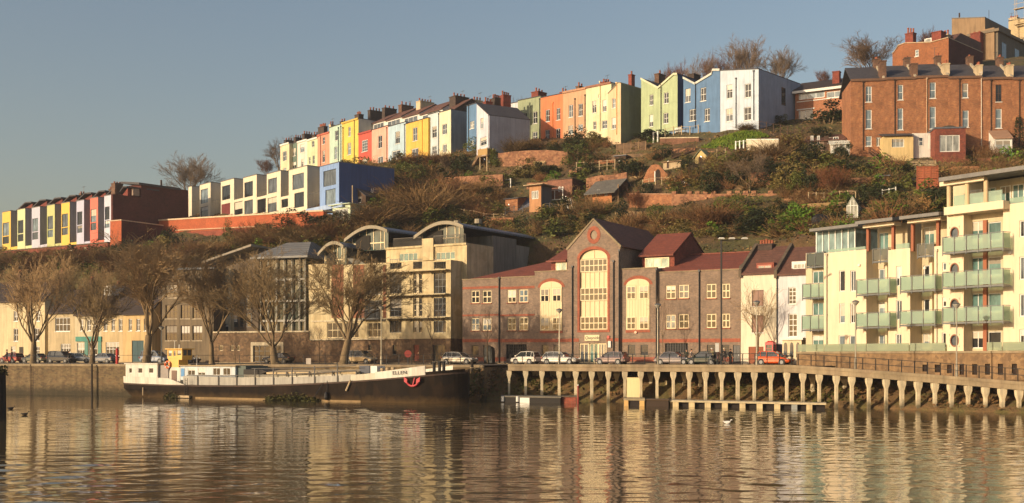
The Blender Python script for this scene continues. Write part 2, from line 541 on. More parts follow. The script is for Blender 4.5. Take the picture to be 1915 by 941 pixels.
# camera, sun, sky
SUN_AZ,SUN_EL=R(58),R(14.5)
cam_d=bpy.data.cameras.new('camera')
cam=bpy.data.objects.new('camera',cam_d);COL.objects.link(cam)
cam.location=(0,0,CZ);cam.rotation_euler=(R(90),0,0)
cam_d.sensor_width=36;cam_d.lens=FPX/1915*36
cam_d.shift_y=(HY-470.5)/1915
cam_d.clip_end=6000
scene.camera=cam
world=bpy.data.worlds.new('World');scene.world=world;world.use_nodes=True
wn=world.node_tree
bg=wn.nodes['Background']
sky=wn.nodes.new('ShaderNodeTexSky');sky.sky_type='NISHITA';sky.sun_disc=False
sky.sun_elevation=SUN_EL
sky.sun_rotation=R(180)+SUN_AZ
sky.air_density=1.3;sky.dust_density=2.4;sky.ozone_density=1.6
tint=wn.nodes.new('ShaderNodeMix');tint.data_type='RGBA';tint.blend_type='MULTIPLY';tint.inputs[0].default_value=1;tint.inputs[7].default_value=(1.0,.93,.95,1)
wn.links.new(sky.outputs[0],tint.inputs[6]);wn.links.new(tint.outputs[2],bg.inputs[0]);bg.inputs[1].default_value=.14
sd=bpy.data.lights.new('sun','SUN');sd.energy=4.9;sd.angle=R(.5);sd.color=(1.0,.80,.55)
so=bpy.data.objects.new('sun',sd);COL.objects.link(so)
to_sun=Vector((-math.sin(SUN_AZ)*math.cos(SUN_EL),-math.cos(SUN_AZ)*math.cos(SUN_EL),math.sin(SUN_EL)))
so.rotation_euler=to_sun.to_track_quat('Z','Y').to_euler()
so.location=to_sun*200
scene.view_settings.view_transform='Standard';scene.view_settings.look='None'
scene.view_settings.exposure=0.0;scene.view_settings.gamma=1.0
scene.cycles.max_bounces=6;scene.cycles.diffuse_bounces=2;scene.cycles.glossy_bounces=3
scene.cycles.transparent_max_bounces=12;scene.cycles.transmission_bounces=3
scene.cycles.use_denoising=True
# facade lines
F_LA=Fac(0,235,205,205)
F_LW=Fac(352,226,598,187)
F_LB=Fac(524,265,843,213)
F_LC=Fac(968,214,1419,180)
F_BR=Fac(1591,168,1915,165)
F_OF=Fac(865,148,1385,129)
F_YF=Fac(580,163,843,150)
F_ML=Fac(300,172,580,163)
F_CT=Fac(0,186,284,172)
F_WC=Fac(1385,129,1516,124.5)
F_AP=Fac(1500,118,1915,98)
F_QW=Fac(0,140,900,119.5)
F_BG=Fac(218,131,875,109)
ROAD=3.64
# terrain: a smooth surface through measured ground points
GP=[(0,472,235),(205,459,205),(100,465,219),(0,490,220),(120,484,205),(230,478,192),(-150,478,258),(-150,500,235),(352,408,226),(470,401,206),(598,393,187),(285,452,203),(430,438,196),(600,422,179),(400,478,188),(640,440,176),(520,462,183),(524,322,265),(640,308,245),(740,300,229),(843,291,213),(915,284,202),(968,268,214),(1100,256,204),(1200,251,197),(1300,246,189),(1419,239,180),(700,340,197),(700,400,182),(700,444,174),(800,380,186),(800,330,200),(900,344,196),(900,400,182),(850,436,175),(1000,320,194),(1000,385,180),(1000,425,172),(1120,300,190),(1120,375,176),(1150,440,163),(1300,290,178),(1300,378,164),(1300,440,153),(1420,290,170),(1450,375,157),(1450,440,147),(1487,228,186),(1590,230,181),(1520,290,172),(1520,380,152),(1600,340,158),(1600,420,136),(1700,345,152),(1700,400,136),(1591,287,168),(1750,288,167),(1915,290,165),(1850,325,152),(2050,290,165),(2050,335,150),(1850,360,138),(524,325,290),(843,298,240),(968,275,245),(1200,240,235),(1419,215,215),(1385,205,228),(1500,195,215),(1600,190,205),(1670,128,193),(1780,120,208),(1915,110,206),(352,405,275),(150,455,260),(0,470,290),(700,350,310),(1200,290,310),(1900,200,310),(300,430,320)]
_P=np.array([tuple(at(*g))for g in GP])
_s=60.0
def _U(r2):return np.where(r2>1e-12,.5*r2*np.log(np.maximum(r2,1e-12)),0)
_A=(_P[:,:2])/_s
_K=_U(((_A[:,None,:]-_A[None,:,:])**2).sum(-1))+np.eye(len(_A))*.006
_Q=np.c_[np.ones(len(_A)),_A]
_M=np.block([[_K,_Q],[_Q.T,np.zeros((3,3))]])
_W=np.linalg.solve(_M,np.r_[_P[:,2],np.zeros(3)])
_FB=sorted([(at(p,600,Y)[0],Y)for p,Y in((-150,228),(0,208),(120,196),(230,186),(400,181),(640,172),(850,170),(1000,166),(1150,158),(1300,148),(1450,140),(1600,131),(1700,127),(1850,124),(1960,124),(2100,124))])
_FX=np.array([a for a,b in _FB]);_FY=np.array([b for a,b in _FB])
def ground(X,Y):
 X=np.asarray(X,float);Y=np.asarray(Y,float)
 sh=X.shape
 q=np.c_[X.ravel(),np.minimum(Y.ravel(),320)]/_s
 k=_U(((q[:,None,:]-_A[None,:,:])**2).sum(-1))
 z=k@_W[:-3]+np.c_[np.ones(len(q)),q]@_W[-3:]
 z=np.clip(z,4,62).reshape(sh)
 z=z+.35*np.sin(X*.31+Y*.23)*np.sin(Y*.42-X*.11)+.18*np.sin(X*.9+1.3)*np.sin(Y*1.1)
 yb=np.interp(X,_FX,_FY)
 drop=np.maximum(0,yb-Y)
 return np.maximum(3.0,z-drop*4.0)
def gz(x,y):return float(ground(np.array([x]),np.array([y]))[0])
_T=np.linspace(118,318,500)
def hit(px,py):
 """where the sight line through a photo point meets the hillside"""
 X=(px-CX)*_T/FPX
 zr=CZ+(HY-py)*_T/FPX
 below=zr<=ground(X,_T)
 if not below.any():
  i=int(np.argmin(zr-ground(X,_T)))
 else:
  i=int(np.argmax(below))
 return Vector((X[i],_T[i],float(ground(X[i:i+1],_T[i:i+1])[0])))
def hill_material():
 m,nt,bs=_new('hill_ground')
 v=_coords(nt)
 n1=_noise(nt,v,.12,8,.72)
 n2=_noise(nt,v,.9,6,.7)
 a=_ramp(nt,n1,[(.25,lin((74,66,40))),(.42,lin((102,78,50))),(.55,lin((84,80,44))),(.75,lin((118,92,62)))])
 b=_ramp(nt,n2,[(.3,g3(.6)),(.7,g3(1.2))])
 nt.links.new(_mul(nt,a,b),bs.inputs['Base Color'])
 bs.inputs['Roughness'].default_value=1
 _bump(nt,bs,n2,1.0,.4)
 return m
xs=np.concatenate([np.linspace(-420,-150,28),np.linspace(-148,100,200),np.linspace(103,420,32)])
ys=np.concatenate([np.linspace(118,240,150),np.linspace(242,330,34),np.linspace(345,900,14)])
GX,GY=np.meshgrid(xs,ys)
GZ=ground(GX,GY)
GZ=np.where(GY>330,np.maximum(8,GZ-(GY-330)*.09),GZ)
m=MB();m.v=[tuple(p)for p in np.c_[GX.ravel(),GY.ravel(),GZ.ravel()]]
nx=len(xs)
for j in range(len(ys)-1):
 for i in range(nx-1):
  q=[j*nx+i,j*nx+i+1,(j+1)*nx+i+1,(j+1)*nx+i]
  if max(m.v[k][2]for k in q)<3.2:continue
  m.f.append(q);m.m.append(0)
struct(m.build('hill',hill_material(),smooth=True,fix=False))
# water
def water_material():
 m,nt,bs=_new('harbour_water')
 bs.inputs['Base Color'].default_value=(.085,.062,.032,1)
 bs.inputs['Roughness'].default_value=.04
 bs.inputs['IOR'].default_value=1.45
 v1=_coords(nt,(.42,1.15,1))
 v2=_coords(nt,(1.7,4.2,1))
 v3=_coords(nt,(.045,.12,1))
 a=_noise(nt,v1,1.0,3,.55)
 b=_noise(nt,v2,1.0,3,.6)
 c=_noise(nt,v3,1.0,2,.5)
 def math_(op,x,y):
  n=nt.nodes.new('ShaderNodeMath');n.operation=op
  for i,q in enumerate((x,y)):
   if isinstance(q,(int,float)):n.inputs[i].default_value=q
   else:nt.links.new(q,n.inputs[i])
  return n.outputs[0]
 amp=math_('ADD',math_('MULTIPLY',c,1.5),.25)
 h=math_('MULTIPLY',math_('ADD',math_('MULTIPLY',a,.75),math_('MULTIPLY',b,.2)),amp)
 bp=nt.nodes.new('ShaderNodeBump');bp.inputs['Strength'].default_value=1.0;bp.inputs['Distance'].default_value=WATER_BUMP
 nt.links.new(h,bp.inputs['Height']);nt.links.new(bp.outputs['Normal'],bs.inputs['Normal'])
 return m
WATER_BUMP=.018
def water():
 """real wavelets where the harbour is in view, flat water beyond"""
 g=np.random.default_rng(5)
 ys=[26.0]
 while ys[-1]<146:ys.append(ys[-1]+max(.085,.003*ys[-1]))
 ys=np.array(ys);xs=np.linspace(-88,88,720)
 X,Y=np.meshgrid(xs,ys);Z=np.zeros_like(X)
 gust=.62+.38*np.sin(X*.05+1.2*np.sin(Y*.06))*np.sin(Y*.11+1.5+.4*np.sin(X*.09))
 for k in range(46):
  lam=.34*(7.5**(k/45.0));th=g.normal(0,.6);w=2*math.pi/lam
  Z+=WSLOPE/w*(lam**-.1)*np.sin(w*(X*math.sin(th)+Y*math.cos(th))+g.uniform(0,6.28))
 Z*=gust
 for e,r in((X+88,4),(88-X,4),(Y-26,2),(146-Y,3)):Z*=np.clip(e/r,0,1)
 m=MB();m.v=np.c_[X.ravel(),Y.ravel(),Z.ravel()].tolist();n=len(xs)
 a=(np.arange(len(ys)-1)[:,None]*n+np.arange(n-1)[None,:]).ravel()
 m.f=np.c_[a,a+1,a+n+1,a+n].tolist();m.m=[0]*len(m.f)
 y1=ys[-1]
 for x0,x1,y0,yy in((-1500,-88,-600,175),(88,1500,-600,175),(-88,88,-600,26),(-88,88,y1,175)):m.poly([(x0,y0,0),(x1,y0,0),(x1,yy,0),(x0,yy,0)])
 struct(m.build('harbour_water',water_material(),None,True,False))
WSLOPE=.0115
water()
# quay, street, ramp
def asphalt():
 m,nt,bs=_new('asphalt')
 v=_coords(nt)
 n1=_noise(nt,v,.4,7,.7)
 nt.links.new(_ramp(nt,n1,[(.3,lin((62,56,50))),(.7,lin((96,86,74)))]),bs.inputs['Base Color'])
 bs.inputs['Roughness'].default_value=.9
 return m
ASPHALT=asphalt()
def qxy(px,d=0):return F_QW.xy(px,d)
edge=[qxy(-900),qxy(0),qxy(450),qxy(905)]
bank=[(945,127.0),(1200,121),(1490,113.5),(1700,105),(1915,98.5),(2150,90)]
bankxy=[((p-CX)*Y/FPX,Y)for p,Y in bank]
m=MB()
pts=edge+bankxy+[(420,90),(420,330),(-420,330)]
m.add([(x,y,ROAD)for x,y in pts[:4]]+[(x,y,ROAD)for x,y in bankxy[:3]]+[(60,113,ROAD),(60,200,ROAD),(-420,330,ROAD)],[list(range(10))])
struct(m.build('quayside_road',ASPHALT))
m=MB()
for F,a,b in((F_CT,-200,284),(F_ML,300,578),(F_YF,582,842),(F_OF,866,1384),(F_WC,1386,1490)):
 p=[F.xy(a,-2.2),F.xy(b,-2.2),F.xy(b,-.03),F.xy(a,-.03)]
 m.prism_z(p,ROAD+.004,ROAD+.13)
struct(m.build('pavement',CONC))
m=MB()
p=[F_QW.xy(-400,.45),F_QW.xy(890,.45),F_QW.xy(890,2.4),F_QW.xy(-400,2.4)]
m.prism_z(p,ROAD+.004,ROAD+.06)
struct(m.build('quay_path',stone([(120,104,80),(138,120,92)],'setts',3)))
def strip_box(mb,F,a,b,d0,d1,z0,z1):
 mb.prism_z([F.xy(a,d0),F.xy(b,d0),F.xy(b,d1),F.xy(a,d1)],z0,z1)
qw=thing('quay_wall','long weathered stone quay wall with dark tide stains behind the barge','quay wall')
m=MB();strip_box(m,F_QW,-900,905,0,1.2,-1.5,ROAD-.22)
m.build('masonry',QUAYSTONE,qw)
m=MB();strip_box(m,F_QW,-900,905.5,-.08,.42,ROAD-.218,ROAD+.05)
m.build('coping',CONC,qw)
m=MB()
for px in(60,330):
 a=F_QW.xy(px,-.05)
 for dx in(-.2,.2):m.tube((a[0]+dx,a[1],-.3),(a[0]+dx,a[1],ROAD),.03)
 for k in range(11):m.tube((a[0]-.2,a[1],.1+k*.32),(a[0]+.2,a[1],.1+k*.32),.02)
m.build('ladder',RUSTY,qw)
m=MB()
e=F_QW.xy(905,0);bk=bankxy[0]
m.prism_z([e,(e[0]+.02,e[1]),(bk[0]+2.0,bk[1]+9),(bk[0]-4,bk[1]+9),(e[0]-1,e[1]+1.2)],-1.5,ROAD-.23)
m.build('return_wall',QUAYSTONE,qw)
def bank_mat():
 m,nt,bs=_new('bank_earth')
 v=_coords(nt)
 n1=_noise(nt,v,.5,7,.72)
 nt.links.new(_ramp(nt,n1,[(.28,lin((84,70,42))),(.45,lin((120,92,58))),(.6,lin((100,92,48))),(.78,lin((142,108,70)))]),bs.inputs['Base Color'])
 bs.inputs['Roughness'].default_value=1
 _bump(nt,bs,_noise(nt,v,2.5,5,.7),1,.3)
 return m
rows=[]
bl=[(e[0]-.5,e[1]+.4)]+bankxy
fine=[]
for(ax,ay),(bx,by)in zip(bl,bl[1:]):
 n=14
 for i in range(n):fine.append((ax+(bx-ax)*i/n,ay+(by-ay)*i/n))
fine.append(bl[-1])
m=MB()
prof=[(0.0,3.5),(-1.6,3.0),(-3.2,2.35),(-4.4,1.55),(-5.3,.8),(-6.3,.28),(-7.2,-.5)]
ringz=[]
for i,(x,y)in enumerate(fine):
 ramp=max(0,min(1,(x-28)/14))
 r=[]
 for k,(d,z)in enumerate(prof):
  zz=z-(1.35*ramp*z/3.5 if z>0 else 0)
  j=.25*math.sin(i*1.7+k*2.1)+.15*math.sin(i*.6+k)
  r.append((x+d*.35,y+d+j*(.6 if 0<k<6 else 0),zz+j*(.5 if 0<k<5 else 0)))
 ringz.append(r)
m.loft([r[::-1]for r in ringz],caps=False)
struct(m.build('bank',bank_mat(),smooth=True,fix=False))
# houses of the hillside terraces
def house(F,pa,pb,top,ybase,wall,wins,label,group,name='terraced_house',d=0,depth=9.0,side=None,roofm=None,sill=WHITE,back=None,pipes=(),copm=None,chim=(),frame=None,found=2.5,cat='house',overhang=.12,capped=True):
 """front wall with openings, roof following the photographed outline, optional taller block behind"""
 mid=(pa+pb)/2
 zb=F.z(mid,ybase,d)
 B=Bld(name,label,cat,F,pa,zb,group,d)
 w=B.X(pb)
 if not isinstance(top,(list,tuple)):top=[(mid,top)]
 if len(top)==1:
  h=B.Z(top[0][0],top[0][1]);out=[(0,h),(w,h)]
 else:
  out=[(B.X(px),B.Z(px,py))for px,py in top]
  out[0]=(0,out[0][1]);out[-1]=(w,out[-1][1])
 zmin=min(z for x,z in out)
 rects=[B.rect(r)for r in wins]
 m=MB()
 holed(m,0,w,-found,zmin,rects,0,.2)
 if max(z for x,z in out)-zmin>.05:
  up=[(0,zmin)]+[p for p in out if p[1]>zmin+.001 or True]+[(w,zmin)]
  pol=[]
  for p in up:
   if not pol or(abs(p[0]-pol[-1][0])+abs(p[1]-pol[-1][1]))>.01:pol.append(p)
  cur=[(0,zmin)]
  for p in pol:
   if p==(0,zmin):continue
   cur.append(p)
   if abs(p[1]-zmin)<.01 and len(cur)>2:
    m.add([(x,0,z)for x,z in cur],[list(range(len(cur)))])
    m.add([(x,depth,z)for x,z in cur],[list(range(len(cur)))])
    cur=[p]
 m.poly([(0,0,-found),(0,0,out[0][1]),(0,depth,out[0][1]),(0,depth,-found)])
 m.poly([(0,depth,-found),(0,depth,zmin),(w,depth,zmin),(w,depth,-found)])
 m.mi=1
 m.poly([(w,0,-found),(w,depth,-found),(w,depth,out[-1][1]),(w,0,out[-1][1])])
 m.build('wall',[wall,side or wall],B.root)
 r=MB()
 t=.14
 for(xa,za),(xb,zb2)in zip(out,out[1:]):
  if abs(xb-xa)<.05:continue
  o=-overhang
  r.add([(xa,o,za+.004),(xb,o,zb2+.004),(xb,depth+.1,zb2+.004),(xa,depth+.1,za+.004),(xa,o,za+t),(xb,o,zb2+t),(xb,depth+.1,zb2+t),(xa,depth+.1,za+t)],[(0,3,2,1),(4,5,6,7),(0,1,5,4),(1,2,6,5),(2,3,7,6),(3,0,4,7)])
 if capped:r.build('roof',roofm or SLATE,B.root)
 if copm is not None:
  c=MB()
  for(xa,za),(xb,zb2)in zip(out,out[1:]):
   if abs(xb-xa)<.05:continue
   c.add([(xa,-.2,za-.16),(xb,-.2,zb2-.16),(xb,-.003,zb2-.16),(xa,-.003,za-.16),(xa,-.2,za+t+.05),(xb,-.2,zb2+t+.05),(xb,-.003,zb2+t+.05),(xa,-.003,za+t+.05)],[(0,3,2,1),(4,5,6,7),(0,1,5,4),(1,2,6,5),(2,3,7,6),(3,0,4,7)])
  c.build('parapet_coping',copm,B.root)
 for wd,q in zip(wins,rects):
  st=wd[4]if len(wd)>4 else 'sash'
  a,b,c,e=q
  if st=='sash':win(B.root,a,c,b,e,.12,2,2,frame,None,.08,sill)
  elif st=='grid':win(B.root,a,c,b,e,.06,3,4,frame,G_MID,.09,sill,.05)
  elif st=='french':win(B.root,a,c,b,e,.1,2,1,frame,G_MID,.12,None,name='french_window')
  elif st=='big':win(B.root,a,c,b,e,.1,2,1,FRAME_GREY,rnd.choice((G_MID,G_SKY,G_DARK)),.07,None)
  elif st=='pale':win(B.root,a,c,b,e,.12,2,2,frame,G_PALE,.09,sill)
  elif st=='dark':win(B.root,a,c,b,e,.12,2,2,FRAME_BROWN,G_DARK,.07,sill)
  elif st=='two':win(B.root,a,c,b,e,.12,1,2,frame,G_SKY,.09,sill)
  elif st=='band':win(B.root,a,c,b,e,.1,3,1,frame,G_SKY,.1,None)
  elif st=='door':door(B.root,a,c,b,e,wd[5],.08)
 for p in pipes:B.pipe(*p)
 if back:
  hb,hr,bm,rm=back[:4]
  z0=max(z for x,z in out)
  y0=back[4]if len(back)>4 else depth*.45
  y1=y0+7.5
  k=MB();k.box(.02,w-.02,y0,y1,-found,z0+hb)
  k.prism_x([(y0,z0+hb),(y1,z0+hb),((y0+y1)/2,z0+hb+hr-.16)],.02,w-.02)
  k.build('main_block',bm,B.root)
  rr=MB();ym=(y0+y1)/2
  for ya,za,yb_,zb_ in((y0-.3,z0+hb-.12,ym,z0+hb+hr),(ym,z0+hb+hr,y1+.3,z0+hb-.12)):
   rr.prism_x([(ya,za+.01),(yb_,zb_+.01),(yb_,zb_+.17),(ya,za+.17)],0,w)
  rr.build('main_roof',rm,B.root)
  if len(back)>5 and back[5]:
   a,b=w*.12,w*.88
   win(B.root,a,b,z0+hb-1.35,z0+hb-.25,y0-.08,3,1,FRAME,G_MID,.12,None,name='attic_window')
 for(px,pw,y0,y1,ytop,ybot,cm,pots)in chim:
  zt=B.Z(px,ytop,y0);zl=B.Z(px,ybot,y0)if ybot else max(z for x,z in out)
  x=B.X(px,y0)
  chimney(B.root,x-pw/2,x+pw/2,y0,y1,zl-.6,zt,cm,pots)
 return B
CH_BROWN=brick((122,86,64),(100,72,56),(110,92,78),'chimbrown')
CH_DARK=brick((78,62,54),(64,52,46),(80,68,60),'chimdark')
CH_CREAM=paint((206,182,140),.25,.9,.3)
CH_RED=brick((146,66,50),(124,54,42),(120,84,70),'chimred')
GB='painted houses of the ridge terrace'
GC='painted houses of the upper terrace'
GW='white modern houses above the orange wall'
GA='coloured modern houses on the far left'
# ridge terrace, from its left end
H=house
H(F_LB,524.3,541,270,322,paint((222,204,160)),[(528.5,283,536,301),(530,314,535.5,321)],'narrow cream house at the left end of the ridge terrace',GB,depth=8,chim=[(533,.9,3,5,262,0,CH_DARK,3)],sill=None,copm=WHITE)
H(F_LB,541,556.3,268.5,320,paint((96,118,104)),[(546,277.5,553,292,'pale'),(546,303,553.5,315)],'narrow dark green house between cream and white houses',GB,d=.9,depth=8,back=(.6,1.4,CH_DARK,BROWNTILE),chim=[(551,1.0,4,6.5,257,0,CH_DARK,4)])
H(F_LB,556.3,574.5,264,318,paint((228,214,196)),[(561,269.5,569.5,285),(563,298,567.3,313)],'chalk white house right of the dark green one on the ridge',GB,back=(.7,1.6,CH_BROWN,BROWNTILE),chim=[(567,1.1,4,6.5,250.5,0,CH_DARK,4)],copm=WHITE)
H(F_LB,574.5,593.8,260.5,317,paint((200,208,160)),[(583,263.8,588,275),(577.3,294,580.7,307),(584.5,291,588.5,306.5)],'pale lime house left of the salmon house',GB,back=(.6,1.5,CH_DARK,BROWNTILE),chim=[(586,1.2,4,6.5,252,0,CH_DARK,4)],copm=WHITE)
H(F_LB,593.8,616.3,251,314,paint((226,142,108)),[(603,256,608.2,269.5),(602.6,281.5,608.2,303.5)],'salmon orange house beside the mint one',GB,pipes=[(600,253,310)],chim=[(600,2.6,4,5,237,0,CH_DARK,6)],copm=paint((196,96,66)))
H(F_LB,616.3,639.5,235.5,312,paint((176,204,184)),[(626.3,244.5,632,262.7),(625.2,274.5,631,298)],'mint green house beside the tall yellow one',GB,pipes=[(633.5,240,310),(638,237,310)],chim=[(637.5,.8,2,3.2,227,0,CH_DARK,2),(616.8,.7,3,4,233,0,CH_CREAM,2)])
H(F_LB,639.5,670.3,226.5,310,paint((226,192,48)),[(651.3,237.3,656,255),(650,267.3,656.6,289.3)],'tall bright yellow house between mint and red',GB,side=paint((196,190,176)),pipes=[(663,226,308),(642,240,308)],chim=[(667,1.7,4,5.2,214,0,CH_DARK,3)],copm=paint((206,170,40)))
H(F_LB,670.3,695.3,248,308,paint((206,72,50)),[(676.8,262,687.7,283.5,'grid'),(677,297,687,306)],'short red house with a wide white window',GB,depth=6,back=(2.6,2.0,WHITE,BROWNTILE,3.4,True),chim=[(690,1.0,7,10,206,0,CH_DARK,4)],copm=paint((180,60,44)))
H(F_LB,695.3,726,239.5,306,paint((230,164,138)),[(707,253.5,714.7,277),(706,292.5,716.5,309,'french')],'pink house between the red and the sky blue house',GB,depth=6,pipes=[(724,240,305)],back=(2.3,2.2,WHITE,BROWNTILE,3.4,True),chim=[(717,1.1,7,10,201.5,0,CH_DARK,3)])
H(F_LB,726,758.8,233,303,paint((172,200,214)),[(739.3,246,747.8,268.5),(733,281.5,748.5,302,'french')],'sky blue house with white framed bay',GB,depth=6,pipes=[(757.5,234,300)],back=(2.2,2.2,WHITE,BROWNTILE,3.4,True),chim=[(748,1.2,7,10,196,0,CH_BROWN,3)])
H(F_LB,758.8,800.8,226.5,300,paint((230,178,42)),[(772,238.5,780.7,263.5),(770,277.5,782.5,296,'french')],'golden yellow house with white glazed doors',GB,depth=6,pipes=[(790,227,298,0,plain((224,180,60)))],back=(2.2,2.3,WHITE,BROWNTILE,3.4,True),chim=[(782,1.5,6.4,9.8,189,0,CH_CREAM,5)])
H(F_LB,800.8,821.7,212,296,paint((196,208,210)),[(808,236.5,816.7,257.5),(808,273.5,816.5,288)],'icy white house left of the cream end house',GB,depth=6,d=.5,pipes=[(821,214,292)],back=(.3,1.9,CH_BROWN,BROWNTILE,3.6))
H(F_LB,821.7,843.3,207.8,292,paint((226,216,176)),[(827,232,836,251.5),(827.5,269.5,835.5,285,'french')],'cream end house with blue grey shade put into its side wall',GB,depth=7.6,side=paint((138,150,158)),back=(.2,2.4,CH_DARK,BROWNTILE,1.2),chim=[(846,2.0,3.2,6.4,180,0,CH_DARK,4)])  # side colour is the blue grey shade of the sunless end, painted on
F_L2=Fac(872,207,915,201)
H(F_L2,873,891.5,196,284,paint((86,128,168)),[(879,227,887,240.5,'pale'),(880,263,886,272)],'mid blue house set back beside the lilac gabled one',GB,d=1.5,depth=8,pipes=[(877,198,280)],chim=[(884,.9,5,7,187,0,CH_CREAM,3)])
F_L3=Fac(891.5,203.5,915,199.5)
H(F_L3,891.5,915,[(891.5,194),(915,216)],282,paint((206,204,214)),[(898.5,220,904,240.5),(898,257,910,272)],'lilac white house with one dark sloping roof',GB,depth=8.2,side=paint((150,150,164)),roofm=SLATE,pipes=[(914,216,280,0,plain((200,198,204)))],chim=[(906,1.0,3,4.4,190,210,CH_RED,3),(921,1.8,5.2,7,184,205,CH_DARK,5),(938,1.3,6.4,8,178,205,CH_RED,4)],copm=None)  # side is the front colour with shade mixed in
F_L4=Fac(940,232,972,229)
H(F_L4,940,974,193.5,262,paint((206,206,210)),[(958,207,961,211.5)],'small white house behind, left of the sage green one',GB,depth=7,capped=True)
# upper terrace
H(F_LC,968.5,1011.2,184.5,266,paint((152,162,122)),[(977,211,985.2,233),(996.8,208.6,1005,231),(976.3,248.5,985,264.5),(995.7,246.5,1005,264)],'sage green house left of the bright orange one',GC,pipes=[(991.5,200,264,0,plain((196,200,160))),(1009.8,186,262)],chim=[(1000,1.7,5,7.5,171,0,CH_RED,3)])
H(F_LC,1011.2,1053,179.3,264.5,paint((226,118,56)),[(1020.3,205,1028.3,227.5),(1040.5,202,1048,224.5),(1019.6,243,1028,261.5),(1039.8,240.3,1048,261)],'bright orange house of the upper terrace',GC,pipes=[(1034,193,256,0,plain((230,140,70)))],chim=[(1050,.8,4,5.6,172,0,CH_RED,2)])
H(F_LC,1053,1095.7,169.3,262,paint((206,156,112)),[(1063.5,196,1071.8,219.3),(1081.8,194,1090,217.2),(1062.6,234.5,1071.8,251),(1081,232.4,1090,244.5)],'tan house between the orange and the cream house',GC,pipes=[(1075.7,186,250),(1094.5,179,240,0,RUSTY)],chim=[(1080,.8,4,5.6,161,0,CH_BROWN,2)],copm=paint((186,134,96)))
H(F_LC,1095.7,1143,159.5,257,paint((228,214,166)),[(1107.3,188.5,1115.2,211.3),(1126.6,186.7,1134.3,209),(1109,227.3,1115.2,242),(1125.5,225.3,1135.8,240.6),(1119,177,1121,184)],'butter cream house left of the peach wing',GC,pipes=[(1122.5,154,245,0,plain((222,202,150)))],chim=[(1127,1.0,4,6,153,0,CH_RED,3)],copm=paint((150,96,70)))
H(F_LC,1137,1161,[(1137,175.5),(1152,160.5),(1153,155.5),(1161,155.5)],254,paint((226,190,142)),[(1145,184,1151.3,202),(1144,220,1152,241.3)],'narrow peach wing with a dull green side wall',GC,d=-3.2,depth=10.5,side=paint((116,120,102)),roofm=paint((150,140,110)),pipes=[(1153.5,156,252,0,plain((226,182,120)))],chim=[(1178,.7,8,9,139,156,CH_RED,1)])
H(F_LC,1199,1267,[(1199,147.5),(1231,164.5),(1260,139),(1267,138.5)],250,paint((172,188,138)),[(1214.8,177,1222,197),(1241.5,173,1250.3,193.5),(1214.4,214.5,1221.6,237),(1240.7,211.3,1250,231)],'lime green house with a butterfly roof',GC,depth=9,roofm=DARKTILE,pipes=[(1236.5,160,245)],chim=[(1228,.9,6,8,137.5,160,CH_BROWN,1)],side=paint((60,82,120)),copm=paint((214,210,170)))
H(F_LC,1278,1346.5,[(1278,145.6),(1300,157),(1331.5,138),(1333,131),(1346.5,131)],246,paint((84,124,166)),[(1281.5,166,1291.3,191.3),(1310,164,1320.6,189),(1289.3,204.3,1301.8,226),(1317.5,203,1327.5,227)],'denim blue house with a butterfly roof',GC,depth=9,roofm=DARKTILE,pipes=[(1301,158,240)],chim=[(1292,1.2,5,7,138,158,CH_DARK,0)],side=paint((60,82,120)),copm=paint((206,204,190)))
B=H(F_LC,1347,1418.7,[(1347,132.5),(1418.7,129.5)],242,paint((196,208,220)),[(1358.7,158.5,1369.7,184),(1392.6,156.7,1404.6,182.5),(1357.4,203,1370.3,227),(1391.3,200.5,1404.8,225)],'large pale blue end house of the upper terrace',GC,depth=13.5,pipes=[(1376.8,148,240),(1410,134,225),],side=paint((150,164,184)))  # side colour holds the blue grey shade of the sunless flank
w_=B.X(1418.7)
t=MB();t.box(w_+.002,w_+.07,7.2,8.4,4.6,7.4)
t.build('window',G_DARK,B.root)
t=MB();t.prism_x([(13.5,0),(13.5,8.8),(17,6.6),(17,0)],w_-6,w_-.01)
t.build('rear_wing',paint((150,164,184)),B.root)  # same painted shade as the side wall
F_MB=Fac(1487,188,1600,183)
B=H(F_MB,1487,1600,166.5,234,brick((172,104,66),(150,90,60),(170,140,110),'bungalow',blot=.15),[(1493.5,172.5,1542,184.5,'band'),(1545.5,169.5,1592,181.5,'band'),(1493.5,206,1520,227,'french')],'low brick house with white window bands and a dark pitched roof',None,name='detached_house',depth=9,capped=False,copm=None)
w_=B.X(1600);ht=B.Z(1543,166.5)
t=MB()
t.prism_x([(-.5,ht),(4.6,ht+2.3),(4.6,ht+2.5),(-.5,ht+.2)],-.3,w_+.3)
t.prism_x([(4.6,ht+2.3),(9.6,ht),(9.6,ht+.2),(4.6,ht+2.5)],-.3,w_+.3)
t.build('roof',DARKTILE,B.root)
t=MB();t.box(-.3,w_+.3,-.56,-.45,ht-.28,ht+.12);B.box(t,(1490,203,1523,205),-.12,-.01);B.box(t,(1490,184.6,1592,186),-.1,-.01)
t.build('fascia',WHITE,B.root)
x=B.X(1563,1.2);chimney(B.root,x-.55,x+.55,1.2,2.2,ht,B.Z(1563,133,1.2),CH_RED,0)
